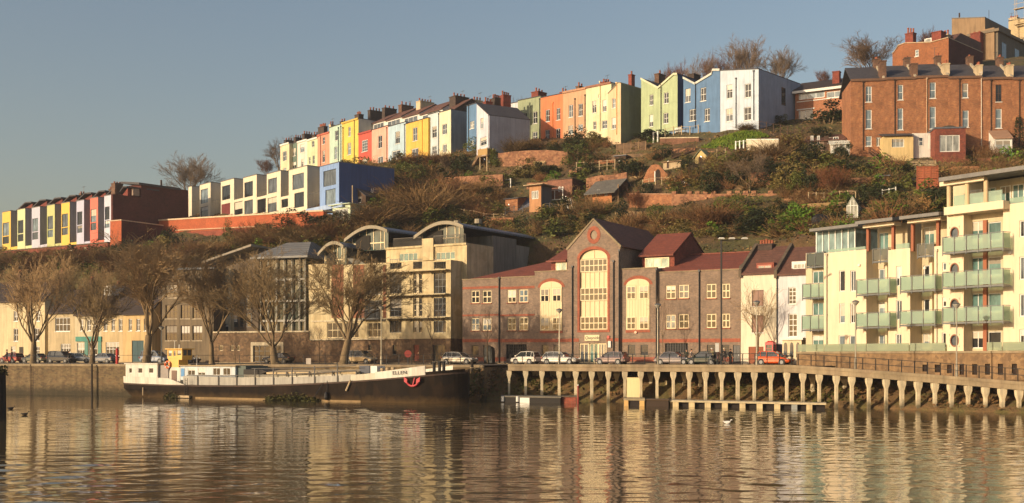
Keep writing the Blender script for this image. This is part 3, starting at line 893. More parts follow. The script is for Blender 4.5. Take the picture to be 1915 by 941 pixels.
# white modern terrace with the blue end block
WHM=paint((222,208,176),.08,.7,.14)
WHM_SHADE=paint((176,170,158),.08,.7,.14)  # the same render with the shade of the side walls put in
CAPM=plain((104,100,96),.6)
def modern(pa,pb,plink,ytop,ybase,wins,linkwins,label,wall=WHM,side=WHM_SHADE,d1=7,linkh=.62,ylink=None):
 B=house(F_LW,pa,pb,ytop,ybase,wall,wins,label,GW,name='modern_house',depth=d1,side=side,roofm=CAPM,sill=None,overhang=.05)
 if plink:
  u0,u1=B.X(pb),B.X(plink)
  zt=B.Z((pb+plink)/2,ylink or(ytop+12),3.0)
  b2=MB();b2.box(u0+.01,u1-.01,2.6,d1-.01,-2.5,zt)
  b2.build('link_block',wall,B.root)
  if linkwins:
   zg=B.Z((pb+plink)/2,linkwins[0][1]-5)
   g=MB();rr=[B.rect(r)for r in linkwins]
   holed(g,u0+.002,u1-.002,-2.5,zg,rr,.03,.2)
   g.poly([(u0,.03,zg),(u1,.03,zg),(u1,2.6,zg),(u0,2.6,zg)])
   g.build('ground_floor',wall,B.root)
   for a,b,c,e in rr:win(B.root,a,c,b,e,.14,1,1,FRAME_GREY,G_DARK,.08,None)
  a,c=u0+(u1-u0)*.2,u1-(u1-u0)*.15
  win(B.root,a,c,zt-2.7,zt-.7,2.5,2,1,FRAME_GREY,G_MID,.08,None)
  t=MB();zr=B.Z((pb+plink)/2,(linkwins[0][1]-5)if linkwins else ybase-25)
  t.tube((u0,.2,zr+.95),(u1,.2,zr+.95),.03)
  for k in range(4):t.tube((u0+(u1-u0)*(k+.5)/4,.2,zr),(u0+(u1-u0)*(k+.5)/4,.2,zr+.95),.02)
  t.build('rail',STEEL,B.root)
 return B
modern(352.5,358.7,373.6,349.5,409,[],[],'narrow white modern block next to the dark red gable')
modern(373.6,393.7,413,344,408,[(375.4,353.6,389,380,'big'),(375.4,386.5,389,406.5,'big')],[],'white modern house second in its row, without ground floor link windows')
modern(413,437.6,455,337.3,406,[(415.3,347,430.5,373.5,'big'),(414.2,381,430.5,402.5,'door',paint((120,40,36)))],[(437.9,377,453.5,401.5)],'white modern house with a dark red ground floor door')
modern(455,480,499,330,402.5,[(457,340,473,368,'big'),(457,374.5,473,401,'big')],[(480.8,372,497,398)],'white modern house in the middle of the white row')
modern(499,525,540,322.8,399.5,[(501.5,333.5,518,361,'big'),(500.5,369,517.5,396.5,'big')],[(526,372,538.5,388)],'white modern house with a balcony plant, left of the tall one')
modern(540,574.5,598,314.5,396,[(547,325,568.5,353.5,'big'),(550.5,360,568.5,388,'big')],[],'tall white modern house beside the blue block')
BL=modern(598,634,None,308,393,[(604.6,318,628.5,347.5,'big'),(608.5,354,627.5,383.5,'big')],[],'sky blue modern end block with dark shade put into its long side wall',paint((122,156,206),.08),paint((62,88,142),.08),10.5)  # darker blue on the side paints in its shade
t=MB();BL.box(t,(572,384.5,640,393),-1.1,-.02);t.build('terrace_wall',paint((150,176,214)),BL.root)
# coloured modern terrace, far left
AC=[((230,184,30),'yellow'),((206,210,150),'pale lime'),((190,188,204),'lilac grey'),((188,190,112),'olive green'),((232,186,28),'deep yellow'),((186,186,208),'lavender'),((226,104,76),'coral red'),((196,198,214),'pale lilac')]
AX=[(4.2,20,32.6),(32.6,47,59.4),(59.4,74.6,88),(88,102.3,114.7),(114.7,130.2,143.2),(143.2,157,168.6),(168.6,183.2,195),(195,208,209.5)]
AT=[396,391.5,388,383.7,379.5,375.5,370.5,366]
LAB=['leftmost yellow modern house above the trees','pale lime modern house beside the leftmost yellow one','lilac grey modern house left of the olive one','olive green modern house left of the deep yellow one','deep yellow modern house in the middle of the coloured row','lavender modern house left of the coral one','coral red modern house near the dark red gable','pale lilac modern house built against the dark red gable']
ROOFRED=brick((140,62,48),(120,52,42),(110,70,60),'attic')
for i,((c,nm),(a,b,e),yt)in enumerate(zip(AC,AX,AT)):
 yb=473-14*(a/205)
 mat=paint(c,.08,.7,.12)
 B=house(F_LA,a,b,yt,yb,mat,[(a+1.0,yt+20.5,b-3.2,yt+45,'big'),(a+1.0,yt+46.5,b-3.2,yt+60,'big')],LAB[i],GA,name='modern_house',depth=8,side=paint((150,146,146),.08),roofm=CAPM,sill=None,overhang=.05)
 u0,u1=B.X(b),B.X(e)
 h=B.Z((a+b)/2,yt)
 t=MB();t.box(u0+.01,u1,2.2,8.5,-3,h-.15);t.build('link_block',paint((140,136,136),.08),B.root)
 t=MB();holed(t,u0+.002,u1,-3,1.0,[],.06,.1);t.poly([(u0,.06,1),(u1,.06,1),(u1,2.2,1),(u0,2.2,1)]);t.build('garden_wall',mat,B.root)
 t=MB();t.prism([(0.2,h-.2),(u1-.3,h-.2),(u1-.3,h+1.55),(.2,h+.35)],3.2,8.8);t.build('attic',ROOFRED,B.root)
 t=MB();t.prism([(-.5,h+.2),(u1*.62,h+1.75),(u1*.62,h+1.98),(-.5,h+.42)],2.7,9.2)
 t.prism([(u1*.62,h+1.75),(u1+.25,h+1.6),(u1+.25,h+1.85),(u1*.62,h+1.98)],2.7,9.2)
 t.build('roof',SLATE,B.root)
 if i in(3,5):chimney(B.root,u1*.5,u1*.5+.7,5,6,h+1.2,h+2.6,CH_BROWN,2,None,.5)
e0=F_LA.xy(210.5,-.3)
gab=thing('gable_block','long red brick block in painted shade with stepped top between coloured and white rows','building',(e0[0],e0[1],0))
bx=(355-CX)*216.5/FPX
dirv=Vector((bx-e0[0],216.5-e0[1],0));Lg=dirv.length;gab.rotation_euler=(0,0,math.atan2(dirv.y,dirv.x))
FG=Fac(210.5,e0[1],355,216.5)
def gb(r):
 a,b,c,d=r
 return FG.u(a),FG.z((a+c)/2,d),FG.u(c),FG.z((a+c)/2,b)
t=MB()
a,b,c,d=gb((210.5,366,264,478));t.box(0,c,0,.5,b-3,d)
a,b,c,d=gb((264,350,352,478));t.box(a,c,.003,5,b-3,d)
t.build('wall',BRICK_SHADE,gab)
t=MB();a,b,c,d=gb((262,348,336,351));t.prism_x([(-.3,d-.3),(-.3,d+.1),(5.5,d+.8),(5.5,d+.4)],a-.4,c)
t.build('roof',SLATE,gab)
a,b,c,d=gb((233,342,248,366));chimney(gab,a,c,3,4.2,b-1,d+.2,CH_BROWN,3,None,.35)
a,b,c,d=gb((318,340,321,350));t=MB();t.tube(((a+c)/2,3,b),((a+c)/2,3,d+.6),.18);t.build('flue',RUSTY,gab)
t=MB();a,b,c,d=gb((250,353,262,366));t.box(a,c,.2,3,b,d);t.build('roof_box',plain((150,128,110)),gab)
# brick terrace on the right
def brick_terrace():
 xs_=[1591,1654,1713,1773,1835,1893,1955]
 tops=[150,147,144,145,147,147,147]
 wins_=[[(1619,161.5,1630.2,191),(1619,205,1630.2,241,'two'),(1619,254.5,1630.2,273.5,'two'),(1638.5,257,1647,274,'french')],[(1679,158.5,1689,187,'two'),(1678.6,202.5,1689,243,'two')],[(1738.6,154,1750,184,'two'),(1738.6,199.5,1750,241,'two')],[(1799.6,156,1810.6,183,'two'),(1800,206.5,1811.6,238,'two')],[(1862,158.5,1873.4,190.5,'dark'),(1861.6,203.5,1873.4,240,'two')],[(1918,158,1929,190),(1918,204,1929,240,'two')]]
 labs=['brick terrace house at the left end with four white windows','brick terrace house with the cream ground floor extension','brick terrace house between cream and glazed extensions','brick terrace house behind the flat roofed brick extension','brick terrace house with one dark upper sash window','brick terrace house cut by the right picture edge']
 for i in range(6):
  a,b=xs_[i],xs_[i+1]
  B=house(F_BR,a,b,tops[i],287,BRICK_ORANGE,wins_[i],labs[i],'brick terrace houses on the right',depth=8,capped=False,copm=paint((120,84,58),.3),pipes=[((1614,1673,1733,1794,1853,1906)[i],tops[i]+4,282,0,RUSTY if i not in(2,)else plain((190,160,130)))]+([(1835,137,280,0,plain((210,196,176)))]if i==3 else[]))
  w=B.X(b);h=B.Z((a+b)/2,tops[i])
  t=MB();t.prism_x([(.35,h-.1),(6.2,h+3.2),(6.2,h+3.4),(.35,h+.1)],.15,w-.15);t.prism_x([(6.2,h+3.2),(12,h-.1),(12,h+.1),(6.2,h+3.4)],.15,w-.15)
  t.build('roof',SLATE,B.root)
  t=MB();t.prism_x([(.02,h-.2),(12,h-.2),(6.2,h+3.75),(0.02,h+.3)],w-.145,w+.145)
  t.build('party_wall',paint((190,172,140),.2),B.root)
  cm=(CH_BROWN,CH_BROWN,CH_CREAM,CH_CREAM,CH_CREAM,CH_CREAM)[i]
  ytop=(113,118,118,121,121,121)[i]
  chimney(B.root,w-.45,w+.45,.9,2.4,h,B.Z(b,ytop,.9),cm,3 if i>1 else 0,None,.45)
  chimney(B.root,w-.4,w+.4,5.6,6.9,h+2.5,h+4.5,CH_BROWN,1 if i%2 else 2,None,.4)
  if i==1:
   t=MB();rr=[B.rect((1668,260,1691,275.5),-2.4)]
   x0,x1=B.X(1651,-2.4),B.X(1708,-2.4);z1=B.Z(1680,255,-2.4)
   holed(t,x0,x1,-2,z1,rr,-2.4,.15);t.poly([(x0,-2.4,-2),(x0,-2.4,z1),(x0,-.01,z1),(x0,-.01,-2)]);t.poly([(x1,-2.4,-2),(x1,-2.4,z1),(x1,-.01,z1),(x1,-.01,-2)])
   e=t.build('extension',paint((222,190,120)),B.root)
   t=MB();t.prism_x([(-2.8,z1+.01),(-.01,z1+.7),(-.01,z1+.85),(-2.8,z1+.16)],x0-.15,x1);t.build('extension_roof',SLATE,e)
   for q in rr:win(B.root,q[0],q[2],q[1],q[3],-2.3,3,1,FRAME,G_PALE,.08,None)
   t=MB();t.box(x1+.005,B.X(1746,-1.6),-1.6,-.01,-2,B.Z(1730,249,-1.6));e=t.build('porch',paint((222,216,204)),B.root)
   win(B.root,B.X(1718,-1.6),B.X(1726,-1.6),B.Z(1722,273,-1.6),B.Z(1722,257,-1.6),-1.66,1,2,FRAME,G_MID,.07,None)
   door(B.root,B.X(1736,-1.6),B.X(1744,-1.6),B.Z(1740,279,-1.6),B.Z(1740,254,-1.6),WHITE,-1.64)
  if i==3:
   t=MB();x0,x1=B.X(1748,-4.2),B.X(1806,-4.2);z1=B.Z(1776,240.5,-4.2);q=B.rect((1757,252.5,1795,284),-4.2)
   holed(t,x0,x1,-2,z1,[q],-4.2,.15);t.poly([(x0,-4.2,-2),(x0,-4.2,z1),(x0,-.01,z1),(x0,-.01,-2)]);t.poly([(x1,-4.2,-2),(x1,-4.2,z1),(x1,-.01,z1),(x1,-.01,-2)]);t.poly([(x0,-4.2,z1),(x1,-4.2,z1),(x1,-.01,z1),(x0,-.01,z1)])
   e=t.build('extension',BRICK_RED,B.root)
   t=MB();t.box(x0-.1,x1+.1,-4.3,-.02,z1+.004,z1+.22);t.build('extension_roof',LEAD,e)
   win(B.root,q[0],q[2],q[1],q[3],-4.1,3,1,FRAME,G_PALE,.12,None,name='patio_door')
   t=MB();t.ball((x0+2.4,-2,z1+.35),1.2,1.0,.5);t.build('roof_cover',plain((64,58,48),.9),e)
  if i==4:
   t=MB();x0,x1=B.X(1859,-2.6),B.X(1893,-2.6);z1=B.Z(1876,260,-2.6);q=B.rect((1861,262,1891,283),-2.6)
   holed(t,x0,x1,-2,z1,[q],-2.6,.1);t.poly([(x1,-2.6,-2),(x1,-2.6,z1),(x1,-.01,z1+1.6),(x1,-.01,-2)]);t.poly([(x0,-2.6,-2),(x0,-2.6,z1),(x0,-.01,z1+1.6),(x0,-.01,-2)])
   e=t.build('conservatory',WHITE,B.root)
   t=MB();t.prism_x([(-2.8,z1),(-.01,z1+1.6),(-.01,z1+1.75),(-2.8,z1+.14)],x0-.1,x1+.1);t.build('conservatory_roof',paint((170,128,96)),e)
   win(B.root,q[0],q[2],q[1],q[3],-2.55,2,1,FRAME,G_PALE,.12,None)
brick_terrace()
# big red house and beige block on the skyline
F_RH=Fac(1669,195,1774,188)
B=house(F_RH,1669,1774,[(1669,101),(1673,97),(1680,86),(1692,81.5),(1740,80),(1774,71)],140,brick((156,92,52),(136,80,50),(140,108,80),'bigred',blot=.25),[(1711,93,1718,105.5,'two')],'large red brick house with shaped gable on the skyline',None,name='villa',depth=13,side=BRICK_SHADE,roofm=paint((190,160,120)),overhang=.15)
x=B.X(1700,.3);chimney(B.root,x-.7,x+.7,.3,1.5,B.Z(1700,82),B.Z(1700,61.5,.3),CH_RED,3,None,.9)
x=B.X(1751,.3);chimney(B.root,x-.8,x+.8,.3,2.2,B.Z(1751,80),B.Z(1751,58.7,.3),CH_RED,0)
x=B.X(1775,3);chimney(B.root,x-2.6,x-.2,3,4.0,B.Z(1770,74,3),B.Z(1770,64,3),CH_CREAM,5,None,.7)
t=MB();w_=B.X(1774);t.prism_x([(2,B.Z(1774,72)),(13,B.Z(1774,72)-.2),(13,B.Z(1774,72)+1.8),(5,B.Z(1774,72)+1.9)],.6,w_-.2);t.build('rear_roof',BROWNTILE,B.root)
win(B.root,B.X(1729,1),B.X(1742,1),B.Z(1735,82,1),B.Z(1735,72,1),1,1,1,FRAME,G_PALE,.1,None,name='dormer_window')
F_BB=Fac(1780,214,1859,208.5)
BEIGE=paint((152,122,86),.2,.9,.3)
B=house(F_BB,1780,1842,[(1780,35),(1842,33)],130,BEIGE,[],'tall blank beige block behind the red house',None,name='tower_house',depth=12,roofm=LEAD,side=paint((110,96,76)))
t=MB();a,b,c,d=B.rect((1842,53,1859.5,130));t.box(a+.01,c,.01,12,b,d);t.build('wing',BEIGE,B.root)
x0=c;zt=d
t=MB();t.box(c-.01,c+.5,.4,20,b,zt-.8);e=t.build('side_block',paint((112,98,78),.25),B.root)
t=MB();t.box(c-5,c+.9,-.2,20.3,zt-.79,zt-.3);t.build('cornice',paint((120,104,82)),e)
for k in range(3):
 t=MB();t.box(c+.502,c+.56,2+k*6,4+k*6,zt-6,zt-2.4);t.build('window',G_MID,e)
x=B.X(1824,-1.5);chimney(B.root,x-.9,x+.9,-1.5,-.1,0,B.Z(1824,61,-1.5),CH_RED,2,None,.4)
x=B.X(1870,14);chimney(B.root,x-2,x+1.2,14,15.2,zt-2,zt+1.6,CH_CREAM,5,None,.7)
t=MB();t.tube((1.0,1,B.Z(1782,35)),(1.0,1,B.Z(1782,35)+1.1),.15);t.tube((B.X(1841),2,B.Z(1841,33)),(B.X(1841),2,B.Z(1841,33)+1.8),.04);t.build('flue',RUSTY,B.root)
F_FB=Fac(1886,226,1940,222)
B=house(F_FB,1886,1940,[(1886,40),(1905,36),(1940,36)],130,paint((196,170,120),.15),[(1900,70,1906,84),(1912,70,1918,84),(1900,95,1906,108)],'pale cream house with scaffolding at the right picture edge',None,name='villa',depth=10)
x=B.X(1893);chimney(B.root,x-.8,x+.8,.3,1.5,B.Z(1893,41),B.Z(1893,33,.3),CH_CREAM,4,None,.5)
sc_=thing('scaffolding','steel pole scaffolding with plank decks on the cream house','scaffolding',(*F_FB.xy(1898,-1.4),gz(*F_FB.xy(1898,-1.4))),F_FB.A)
t=MB()
for k in range(4):
 for y in(0,.9):t.tube((k*1.8,y,0),(k*1.8,y,16),.05,.05,5)
for z in(4,7,10,13,15.4):t.tube((-.3,0,z+1),(5.8,0,z+1),.04,.04,5)
t.build('pole',CH_CREAM,sc_)
for z in(4,7,10,13):
 t=MB();t.box(-.3,5.8,0,.9,z,z+.12);t.build('deck',TIMBER_PALE,sc_)
# brick office with the tall arched window
def arch_pts(x0,x1,zs,zt,n=14):
 """points of a segmental/round arch from the left springing over to the right one"""
 c=(x0+x1)/2;rx=(x1-x0)/2;rz=zt-zs
 return[(c-rx*math.cos(math.pi*i/n),zs+rz*math.sin(math.pi*i/n))for i in range(n+1)]
def office():
 B=Bld('office_building','brown brick office building with a tall arched window under a steep gable','office',F_OF,865,ROAD)
 X,Z=B.X,B.Z
 secs=[(865,934,522.7,0.0),(934,1000,519,.02),(1000,1061,508,-.25),(1160,1228,503,-.25),(1228,1385,507.5,.0)]
 fw,gw_,gd=[],[],[]
 def pair(rs):fw.extend(rs)
 pair([(881,543.4,896.6,567),(902,543.4,919,567),(881,595,896.6,618.5),(902,595,919,618.5)])
 pair([(949,542,965,566),(970.6,541.5,987.5,565.5),(949,594,965,618),(970.6,593.5,987.5,618)])
 pair([(1245,534,1263.5,559),(1269,532.5,1288,558),(1245,588.5,1263.5,615),(1269,587.5,1288,614.5)])
 pair([(1320.6,531,1339.5,558),(1350,530.5,1365,557.5),(1320.6,587,1339.5,613.5),(1350,586.5,1365,613)])
 grill=[(882,646,895,664.5),(904,646,917.5,664.5),(1013,645,1026,664.5),(1035,645,1048,664.5),(1174,645,1188,664.5),(1198,645,1212,664.5),(1322,645,1339.5,666),(1350,645,1364,666)]
 garage=[(946.7,644,985,671),(1243.6,642,1286.4,660)]
 dr=[(1370.5,645.5,1384,682)]
 m=MB();bands=MB();cop=MB()
 for a,b,top,d in secs:
  x0,x1=X(a,d),X(b,d)
  zt=Z((a+b)/2,top,d)
  inside=[r for r in fw+grill+garage+dr if a<=(r[0]+r[2])/2<b]
  rr=[B.rect(r,d)for r in inside]
  holed(m,x0,x1,-1,zt,rr,d,.2)
  for px,s in((x0,0),(x1,1)):m.poly([(px,d,-1),(px,d,zt),(px,6,zt),(px,6,-1)])
  m.poly([(x0,d,zt),(x1,d,zt),(x1,6,zt),(x0,6,zt)])
  cop.box(x0-.04,x1+.04,d-.07,d+.35,zt+.003,zt+.13)
 body=m.build('wall',BRICK_GREY,B.root)
 m=MB();m.box(X(865)+.3,X(1384),6.01,17,-1,Z(900,523));m.build('rear_block',BRICK_SHADE,B.root)
 d=-.5
 x0,x1=X(1061,d),X(1160,d);xa=X(1110,d)
 zs,zs2,za=Z(1061,465,d),Z(1160,462,d),Z(1110,411,d)
 zs=zs2=(zs+zs2)/2
 ax0,ax1=X(1084,d),X(1136,d);abot,aspr,atop=Z(1110,617.5,d),Z(1110,484,d),Z(1110,466.5,d)
 ent=B.rect((1083,642,1134,679),d)
 m=MB()
 holed(m,x0,x1,-1,aspr,[(ax0,abot,ax1,aspr+1),ent],d,.35)
 arc=arch_pts(ax0,ax1,aspr,atop)
 half=len(arc)//2
 def face(p):m.add([(x,d,z)for x,z in p],[list(range(len(p)))])
 L=arc[:half+1];Rr=arc[half:]
 top_c=(xa,za)
 ocx,ocz,orr=X(1110.5,d),Z(1110.5,439.5,d),(X(1117,d)-X(1104,d))/2
 zsp=atop+.02
 for i in range(len(arc)-1):
  (ux,uz),(vx,vz)=arc[i],arc[i+1]
  face([(ux,uz),(vx,vz),(vx,zsp),(ux,zsp)])
  m.poly([(ux,d,uz),(vx,d,vz),(vx,d+.35,vz),(ux,d+.35,uz)])
 face([(x0,aspr),(ax0,aspr),(ax0,zsp),(x0,zsp)]);face([(ax1,aspr),(x1,aspr),(x1,zsp),(ax1,zsp)])
 face([(x0,zsp),(x1,zsp),(x1,zs),(x0,zs)])if zs>zsp else None
 ring=[(ocx+orr*math.cos(t),ocz+orr*1.25*math.sin(t))for t in[2*math.pi*i/20 for i in range(20)]]
 outer=[]
 zb_=max(zs,zsp)
 def ray(t):
  dx,dz=math.cos(t),math.sin(t)
  best=1e9
  for(ax,az),(bx,bz)in(((x0,zb_),(x1,zb_)),((x1,zb_),top_c),(top_c,(x0,zb_))):
   ex,ez=bx-ax,bz-az
   den=dx*ez-dz*ex
   if abs(den)<1e-9:continue
   s=((ax-ocx)*ez-(az-ocz)*ex)/den
   q=((ax-ocx)*dz-(az-ocz)*dx)/den
   if s>0 and-.001<=q<=1.001:best=min(best,s)
  return(ocx+dx*best,ocz+dz*best)
 ang=sorted([2*math.pi*i/20 for i in range(20)]+[math.atan2(pz-ocz,px-ocx)%(2*math.pi)for px,pz in((x0,zb_),(x1,zb_),top_c)])
 ins=[(ocx+orr*math.cos(t),ocz+orr*1.25*math.sin(t))for t in ang];outs=[ray(t)for t in ang]
 for i in range(len(ang)):
  j=(i+1)%len(ang);face([ins[i],ins[j],outs[j],outs[i]])
 D=15
 m.poly([(x0,d,-1),(x0,d,zs),(x0,D,zs),(x0,D,-1)]);m.poly([(x1,d,-1),(x1,d,zs),(x1,D,zs),(x1,D,-1)])
 m.poly([(x0,D,zs),(x1,D,zs),(xa,D,za)])
 tw=m.build('gable_tower',BRICK_GREY,B.root)
 t=MB()
 t.prism([(x0-.1,zs-.12),(xa,za-.05),(xa,za+.2),(x0-.35,zs-.02)],d+.35,D+.4);t.prism([(xa,za-.05),(x1+.1,zs-.12),(x1+.35,zs-.02),(xa,za+.2)],d+.35,D+.4)
 t.build('roof',tiles((112,66,50),'tower'),tw)
 t=MB()
 t.prism([(x0-.12,zs-.1),(x0+.05,zs-.1),(xa,za-.02),(xa,za+.2),(x0-.12,zs+.1)],d-.1,d+.345);t.prism([(xa,za-.02),(x1-.05,zs-.1),(x1+.12,zs-.1),(x1+.12,zs+.1),(xa,za+.2)],d-.1,d+.345)
 t.build('gable_coping',CONC,tw)
 t=MB();rr_=orr*1.0
 for i in range(20):
  a,b=2*math.pi*i/20,2*math.pi*(i+1)/20
  p=[(ocx+k*math.cos(q),ocz+k*1.2*math.sin(q))for q,k in((a,orr),(b,orr),(b,orr+.42),(a,orr+.42))]
  t.prism(p,d-.04,d-.003)
 t.build('oculus_surround',BRICK_BAND,tw)
 t=MB();t.prism(ring,d+.1,d+.15);t.build('oculus',glassm((90,74,66),'oc'),tw)
 PAN=paint((226,200,146),.05,.6,.08)
 def arched(par,bx0,bx1,bot,spr,top,rows,d,cols):
  f=MB()
  a2=arch_pts(bx0+.02,bx1-.02,spr,top-.02)
  f.prism([(bx0+.02,bot+.01),(bx1-.02,bot+.01)]+a2[::-1],d+.25,d+.3)
  for i in range(cols*(2 if cols<5 else 1)+1):
   x=bx0+(bx1-bx0)*i/(cols*(2 if cols<5 else 1))
   f.box(max(bx0+.02,x-.05),min(bx1-.02,x+.05),d+.19,d+.247,bot+.01,spr)
  f.box((bx0+bx1)/2-.04,(bx0+bx1)/2+.04,d+.19,d+.247,spr,top-.1)
  f.box(bx0+.02,bx1-.02,d+.18,d+.247,spr-.08,spr+.08)
  k=7
  for q in range(1,k):
   z=bot+(spr-bot)*q/k
   f.box(bx0+.02,bx1-.02,d+.225,d+.247,z-.015,z+.015)
  o=f.build('arched_window',PAN,par)
  for(p0,p1,z0,z1,nc)in rows:
   win(par,p0,p1,z0,z1,d+.1,nc,2,FRAME_CREAM,G_DARK,.1,None,.1)
  return o
 rws=[]
 for(a,b)in((484.5,509),(538,563),(592,617)):
  rws.append((ax0+.06,ax1-.06,Z(1110,b,d)+.04,Z(1110,a,d),6))
 arched(B.root,ax0,ax1,abot,aspr,atop,rws,d,6)
 t=MB()
 for i in range(14):
  (ux,uz),(vx,vz)=arc[i],arc[i+1]
  c=((ax0+ax1)/2,aspr)
  def o_(p,k=.38):
   dx,dz=p[0]-c[0],p[1]-c[1];l=math.hypot(dx,dz)or 1
   return(p[0]+dx/l*k,p[1]+dz/l*k)
  t.prism([(ux,uz),(vx,vz),o_((vx,vz)),o_((ux,uz))],d-.03,d-.003)
 t.box(ax0-.3,ax0-.002,d-.03,d-.003,abot-.003,aspr);t.box(ax1+.002,ax1+.3,d-.03,d-.003,abot-.003,aspr)
 t.box(ax0-.3,ax1+.3,d-.06,d-.003,abot-.25,abot-.003)
 t.build('arch_surround',BRICK_BAND,B.root)
 for a,b,t0,t1 in((1011,1051,526.5,618.5),(1172,1214.5,521.5,617)):
  dd=-.25
  bx0,bx1=X(a,dd),X(b,dd);m_=(a+b)/2
  bot,top=Z(m_,t1,dd),Z(m_,t0,dd);spr=Z(m_,t0+11,dd)
  pts=arch_pts(bx0,bx1,spr,top)
  f=MB();f.prism([(bx0,bot),(bx1,bot)]+pts[::-1],dd-.06,dd-.003)
  nn=8
  for i in range(nn+1):
   x=bx0+(bx1-bx0)*i/nn;f.box(x-.03,x+.03,dd-.085,dd-.062,bot,spr)
  f.box(bx0-.03,bx1+.03,dd-.1,dd-.062,spr-.05,spr+.05);f.box((bx0+bx1)/2-.035,(bx0+bx1)/2+.035,dd-.09,dd-.062,spr,top-.04)
  f.build('arched_bay',PAN,B.root)
  w4=(bx1-bx0)
  for z0,z1 in((Z(m_,t1-1,dd),Z(m_,t1-24.5,dd)),(Z(m_,t0+38,dd),Z(m_,t0+13.5,dd))):
   for u,v in((.02,.42),(.58,.98)):
    win(B.root,bx0+w4*u,bx0+w4*v,z0,z1,dd-.14,2,2,FRAME_CREAM,G_DARK,.1,None,.1)
  t=MB();c=((bx0+bx1)/2,spr)
  for(ux,uz),(vx,vz)in zip(pts,pts[1:]):
   def o2(p,k=.4):
    dx,dz=p[0]-c[0],p[1]-c[1];l=math.hypot(dx,dz)or 1
    return(p[0]+dx/l*k,p[1]+dz/l*k)
   t.prism([(ux,uz),(vx,vz),o2((vx,vz)),o2((ux,uz))],dd-.04,dd-.004)
  t.build('arch_surround',BRICK_BAND,B.root)
  t=MB();t.box(bx0-.1,bx1+.1,dd-.05,dd-.004,bot-.3,bot-.004);t.build('brick_sill',BRICK_BAND,B.root)
 for r in fw:
  q=B.rect(r);win(B.root,q[0],q[2],q[1],q[3],.08,2,2,FRAME_CREAM,None,.11,BRICK_BAND,.12)
 GR=plain((52,46,42),.5)
 for r in grill:
  dd=-.25 if(1000<r[0]<1061 or 1160<r[0]<1228)else 0
  q=B.rect(r,dd);win(B.root,q[0],q[2],q[1],q[3],dd+.1,5,6,GR,G_DARK,.08,CONC,.035,name='barred_window')
 for r in garage:
  q=B.rect(r);t=MB()
  n=9
  for i in range(n+1):t.box(q[0]+(q[2]-q[0])*i/n-.03,q[0]+(q[2]-q[0])*i/n+.03,.13,.17,q[1],q[3])
  for j in range(6):t.box(q[0],q[2],.135,.165,q[1]+(q[3]-q[1])*j/5-.02,q[1]+(q[3]-q[1])*j/5+.02)
  o=t.build('garage_grille',GR,B.root)
  t=MB();t.box(q[0],q[2],.19,.5,q[1],q[3]);t.build('opening_shade',plain((16,14,13),.9),o)  # near-black block paints the unlit garage behind the grille
 for r in dr:
  q=B.rect(r);door(B.root,q[0],q[2],q[1],q[3],plain((70,66,62),.5),.1)
 q=ent
 win(B.root,q[0],q[0]+(q[2]-q[0])*.35,q[1],q[3],d+.12,2,1,FRAME_CREAM,G_MID,.14,None,.12,'entrance_screen')
 win(B.root,q[0]+(q[2]-q[0])*.36,q[0]+(q[2]-q[0])*.68,q[1],q[3],d+.2,2,1,FRAME_CREAM,G_TEAL,.1,None,.1,'entrance_door')
 win(B.root,q[0]+(q[2]-q[0])*.69,q[2],q[1],q[3],d+.12,3,1,FRAME_CREAM,G_MID,.14,None,.12,'entrance_screen')
 q=B.rect((1094,626.5,1121.5,637.5),d)
 t=MB();t.box(q[0],q[2],d-.1,d-.004,q[1],q[3])
 o=t.build('name_board',paint((222,204,150),.03,.6,.04),B.root)
 text_mesh(o,'Quayside',(q[3]-q[1])*.72,((q[0]+q[2])/2,d-.115,(q[1]+q[3])/2),(R(90),0,0),plain((40,34,26)),shear=.25)
 for a,b,top,dd in secs:
  x0_,x1_=X(a,dd),X(b,dd)
  for py,hgt in((538,.3),(589.5,.22),(637,.4),(672,.5)):
   c=(a+b)/2;pz=Z(c,py-(4.5 if a>1100 and py<600 else 0),dd)
   if 1000<=a<1229 and py in(538,589.5):
    continue
   segs=[(x0_,x1_)]
   if py==672:
    for r in garage+dr:
     g=B.rect(r,dd)
     segs=[s for u,v in segs for s in(((u,min(v,g[0])),(max(u,g[2]),v))if g[0]<v and g[2]>u else((u,v),))if s[1]-s[0]>.05]
   for u,v in segs:bands.box(u,v,dd-.025,dd-.003,pz-hgt/2,pz+hgt/2)
 for py in(637,672):
  pz=Z(1110,py-1,d)
  for u,v in((x0,ent[0]-.02),(ent[2]+.02,x1)):bands.box(u,v,d-.025,d-.003,pz-.2,pz+.2)
 build_each(bands,'brick_band',BRICK_BAND,B.root)
 build_each(cop,'parapet_coping',CONC,B.root)
 for px,y0 in((934,521),(1071,500),(1148,490),(1158.5,470),(1228,505),(1308,508)):
  B.pipe(px,y0,680,-.5 if 1061<px<1160 else(-.25 if 1000<px<1229 else 0),BLACKM,.08)
 def slope(name,a,b,y0,zlo,y1,zhi,mat,hipl=0):
  t=MB();xa_,xb_=X(a),X(b)
  ym=y1
  t.add([(xa_,y0,zlo),(xb_,y0,zlo),(xb_,ym,zhi),(xa_+hipl,ym,zhi),(xa_,y0,zlo+.2),(xb_,y0,zlo+.2),(xb_,ym,zhi+.2),(xa_+hipl,ym,zhi+.2)],[(0,3,2,1),(4,5,6,7),(0,1,5,4),(1,2,6,5),(2,3,7,6),(3,0,4,7)])
  t.poly([(xb_,y0,zlo),(xb_,ym,zhi),(xb_,ym*2-y0,zlo)])
  t.poly([(xa_+hipl,ym,zhi+.19),(xb_,ym,zhi+.19),(xb_,ym*2-y0,zlo),(xa_,ym*2-y0,zlo)])
  if hipl:t.poly([(xa_,y0,zlo),(xa_+hipl,ym,zhi),(xa_,ym*2-y0,zlo)])
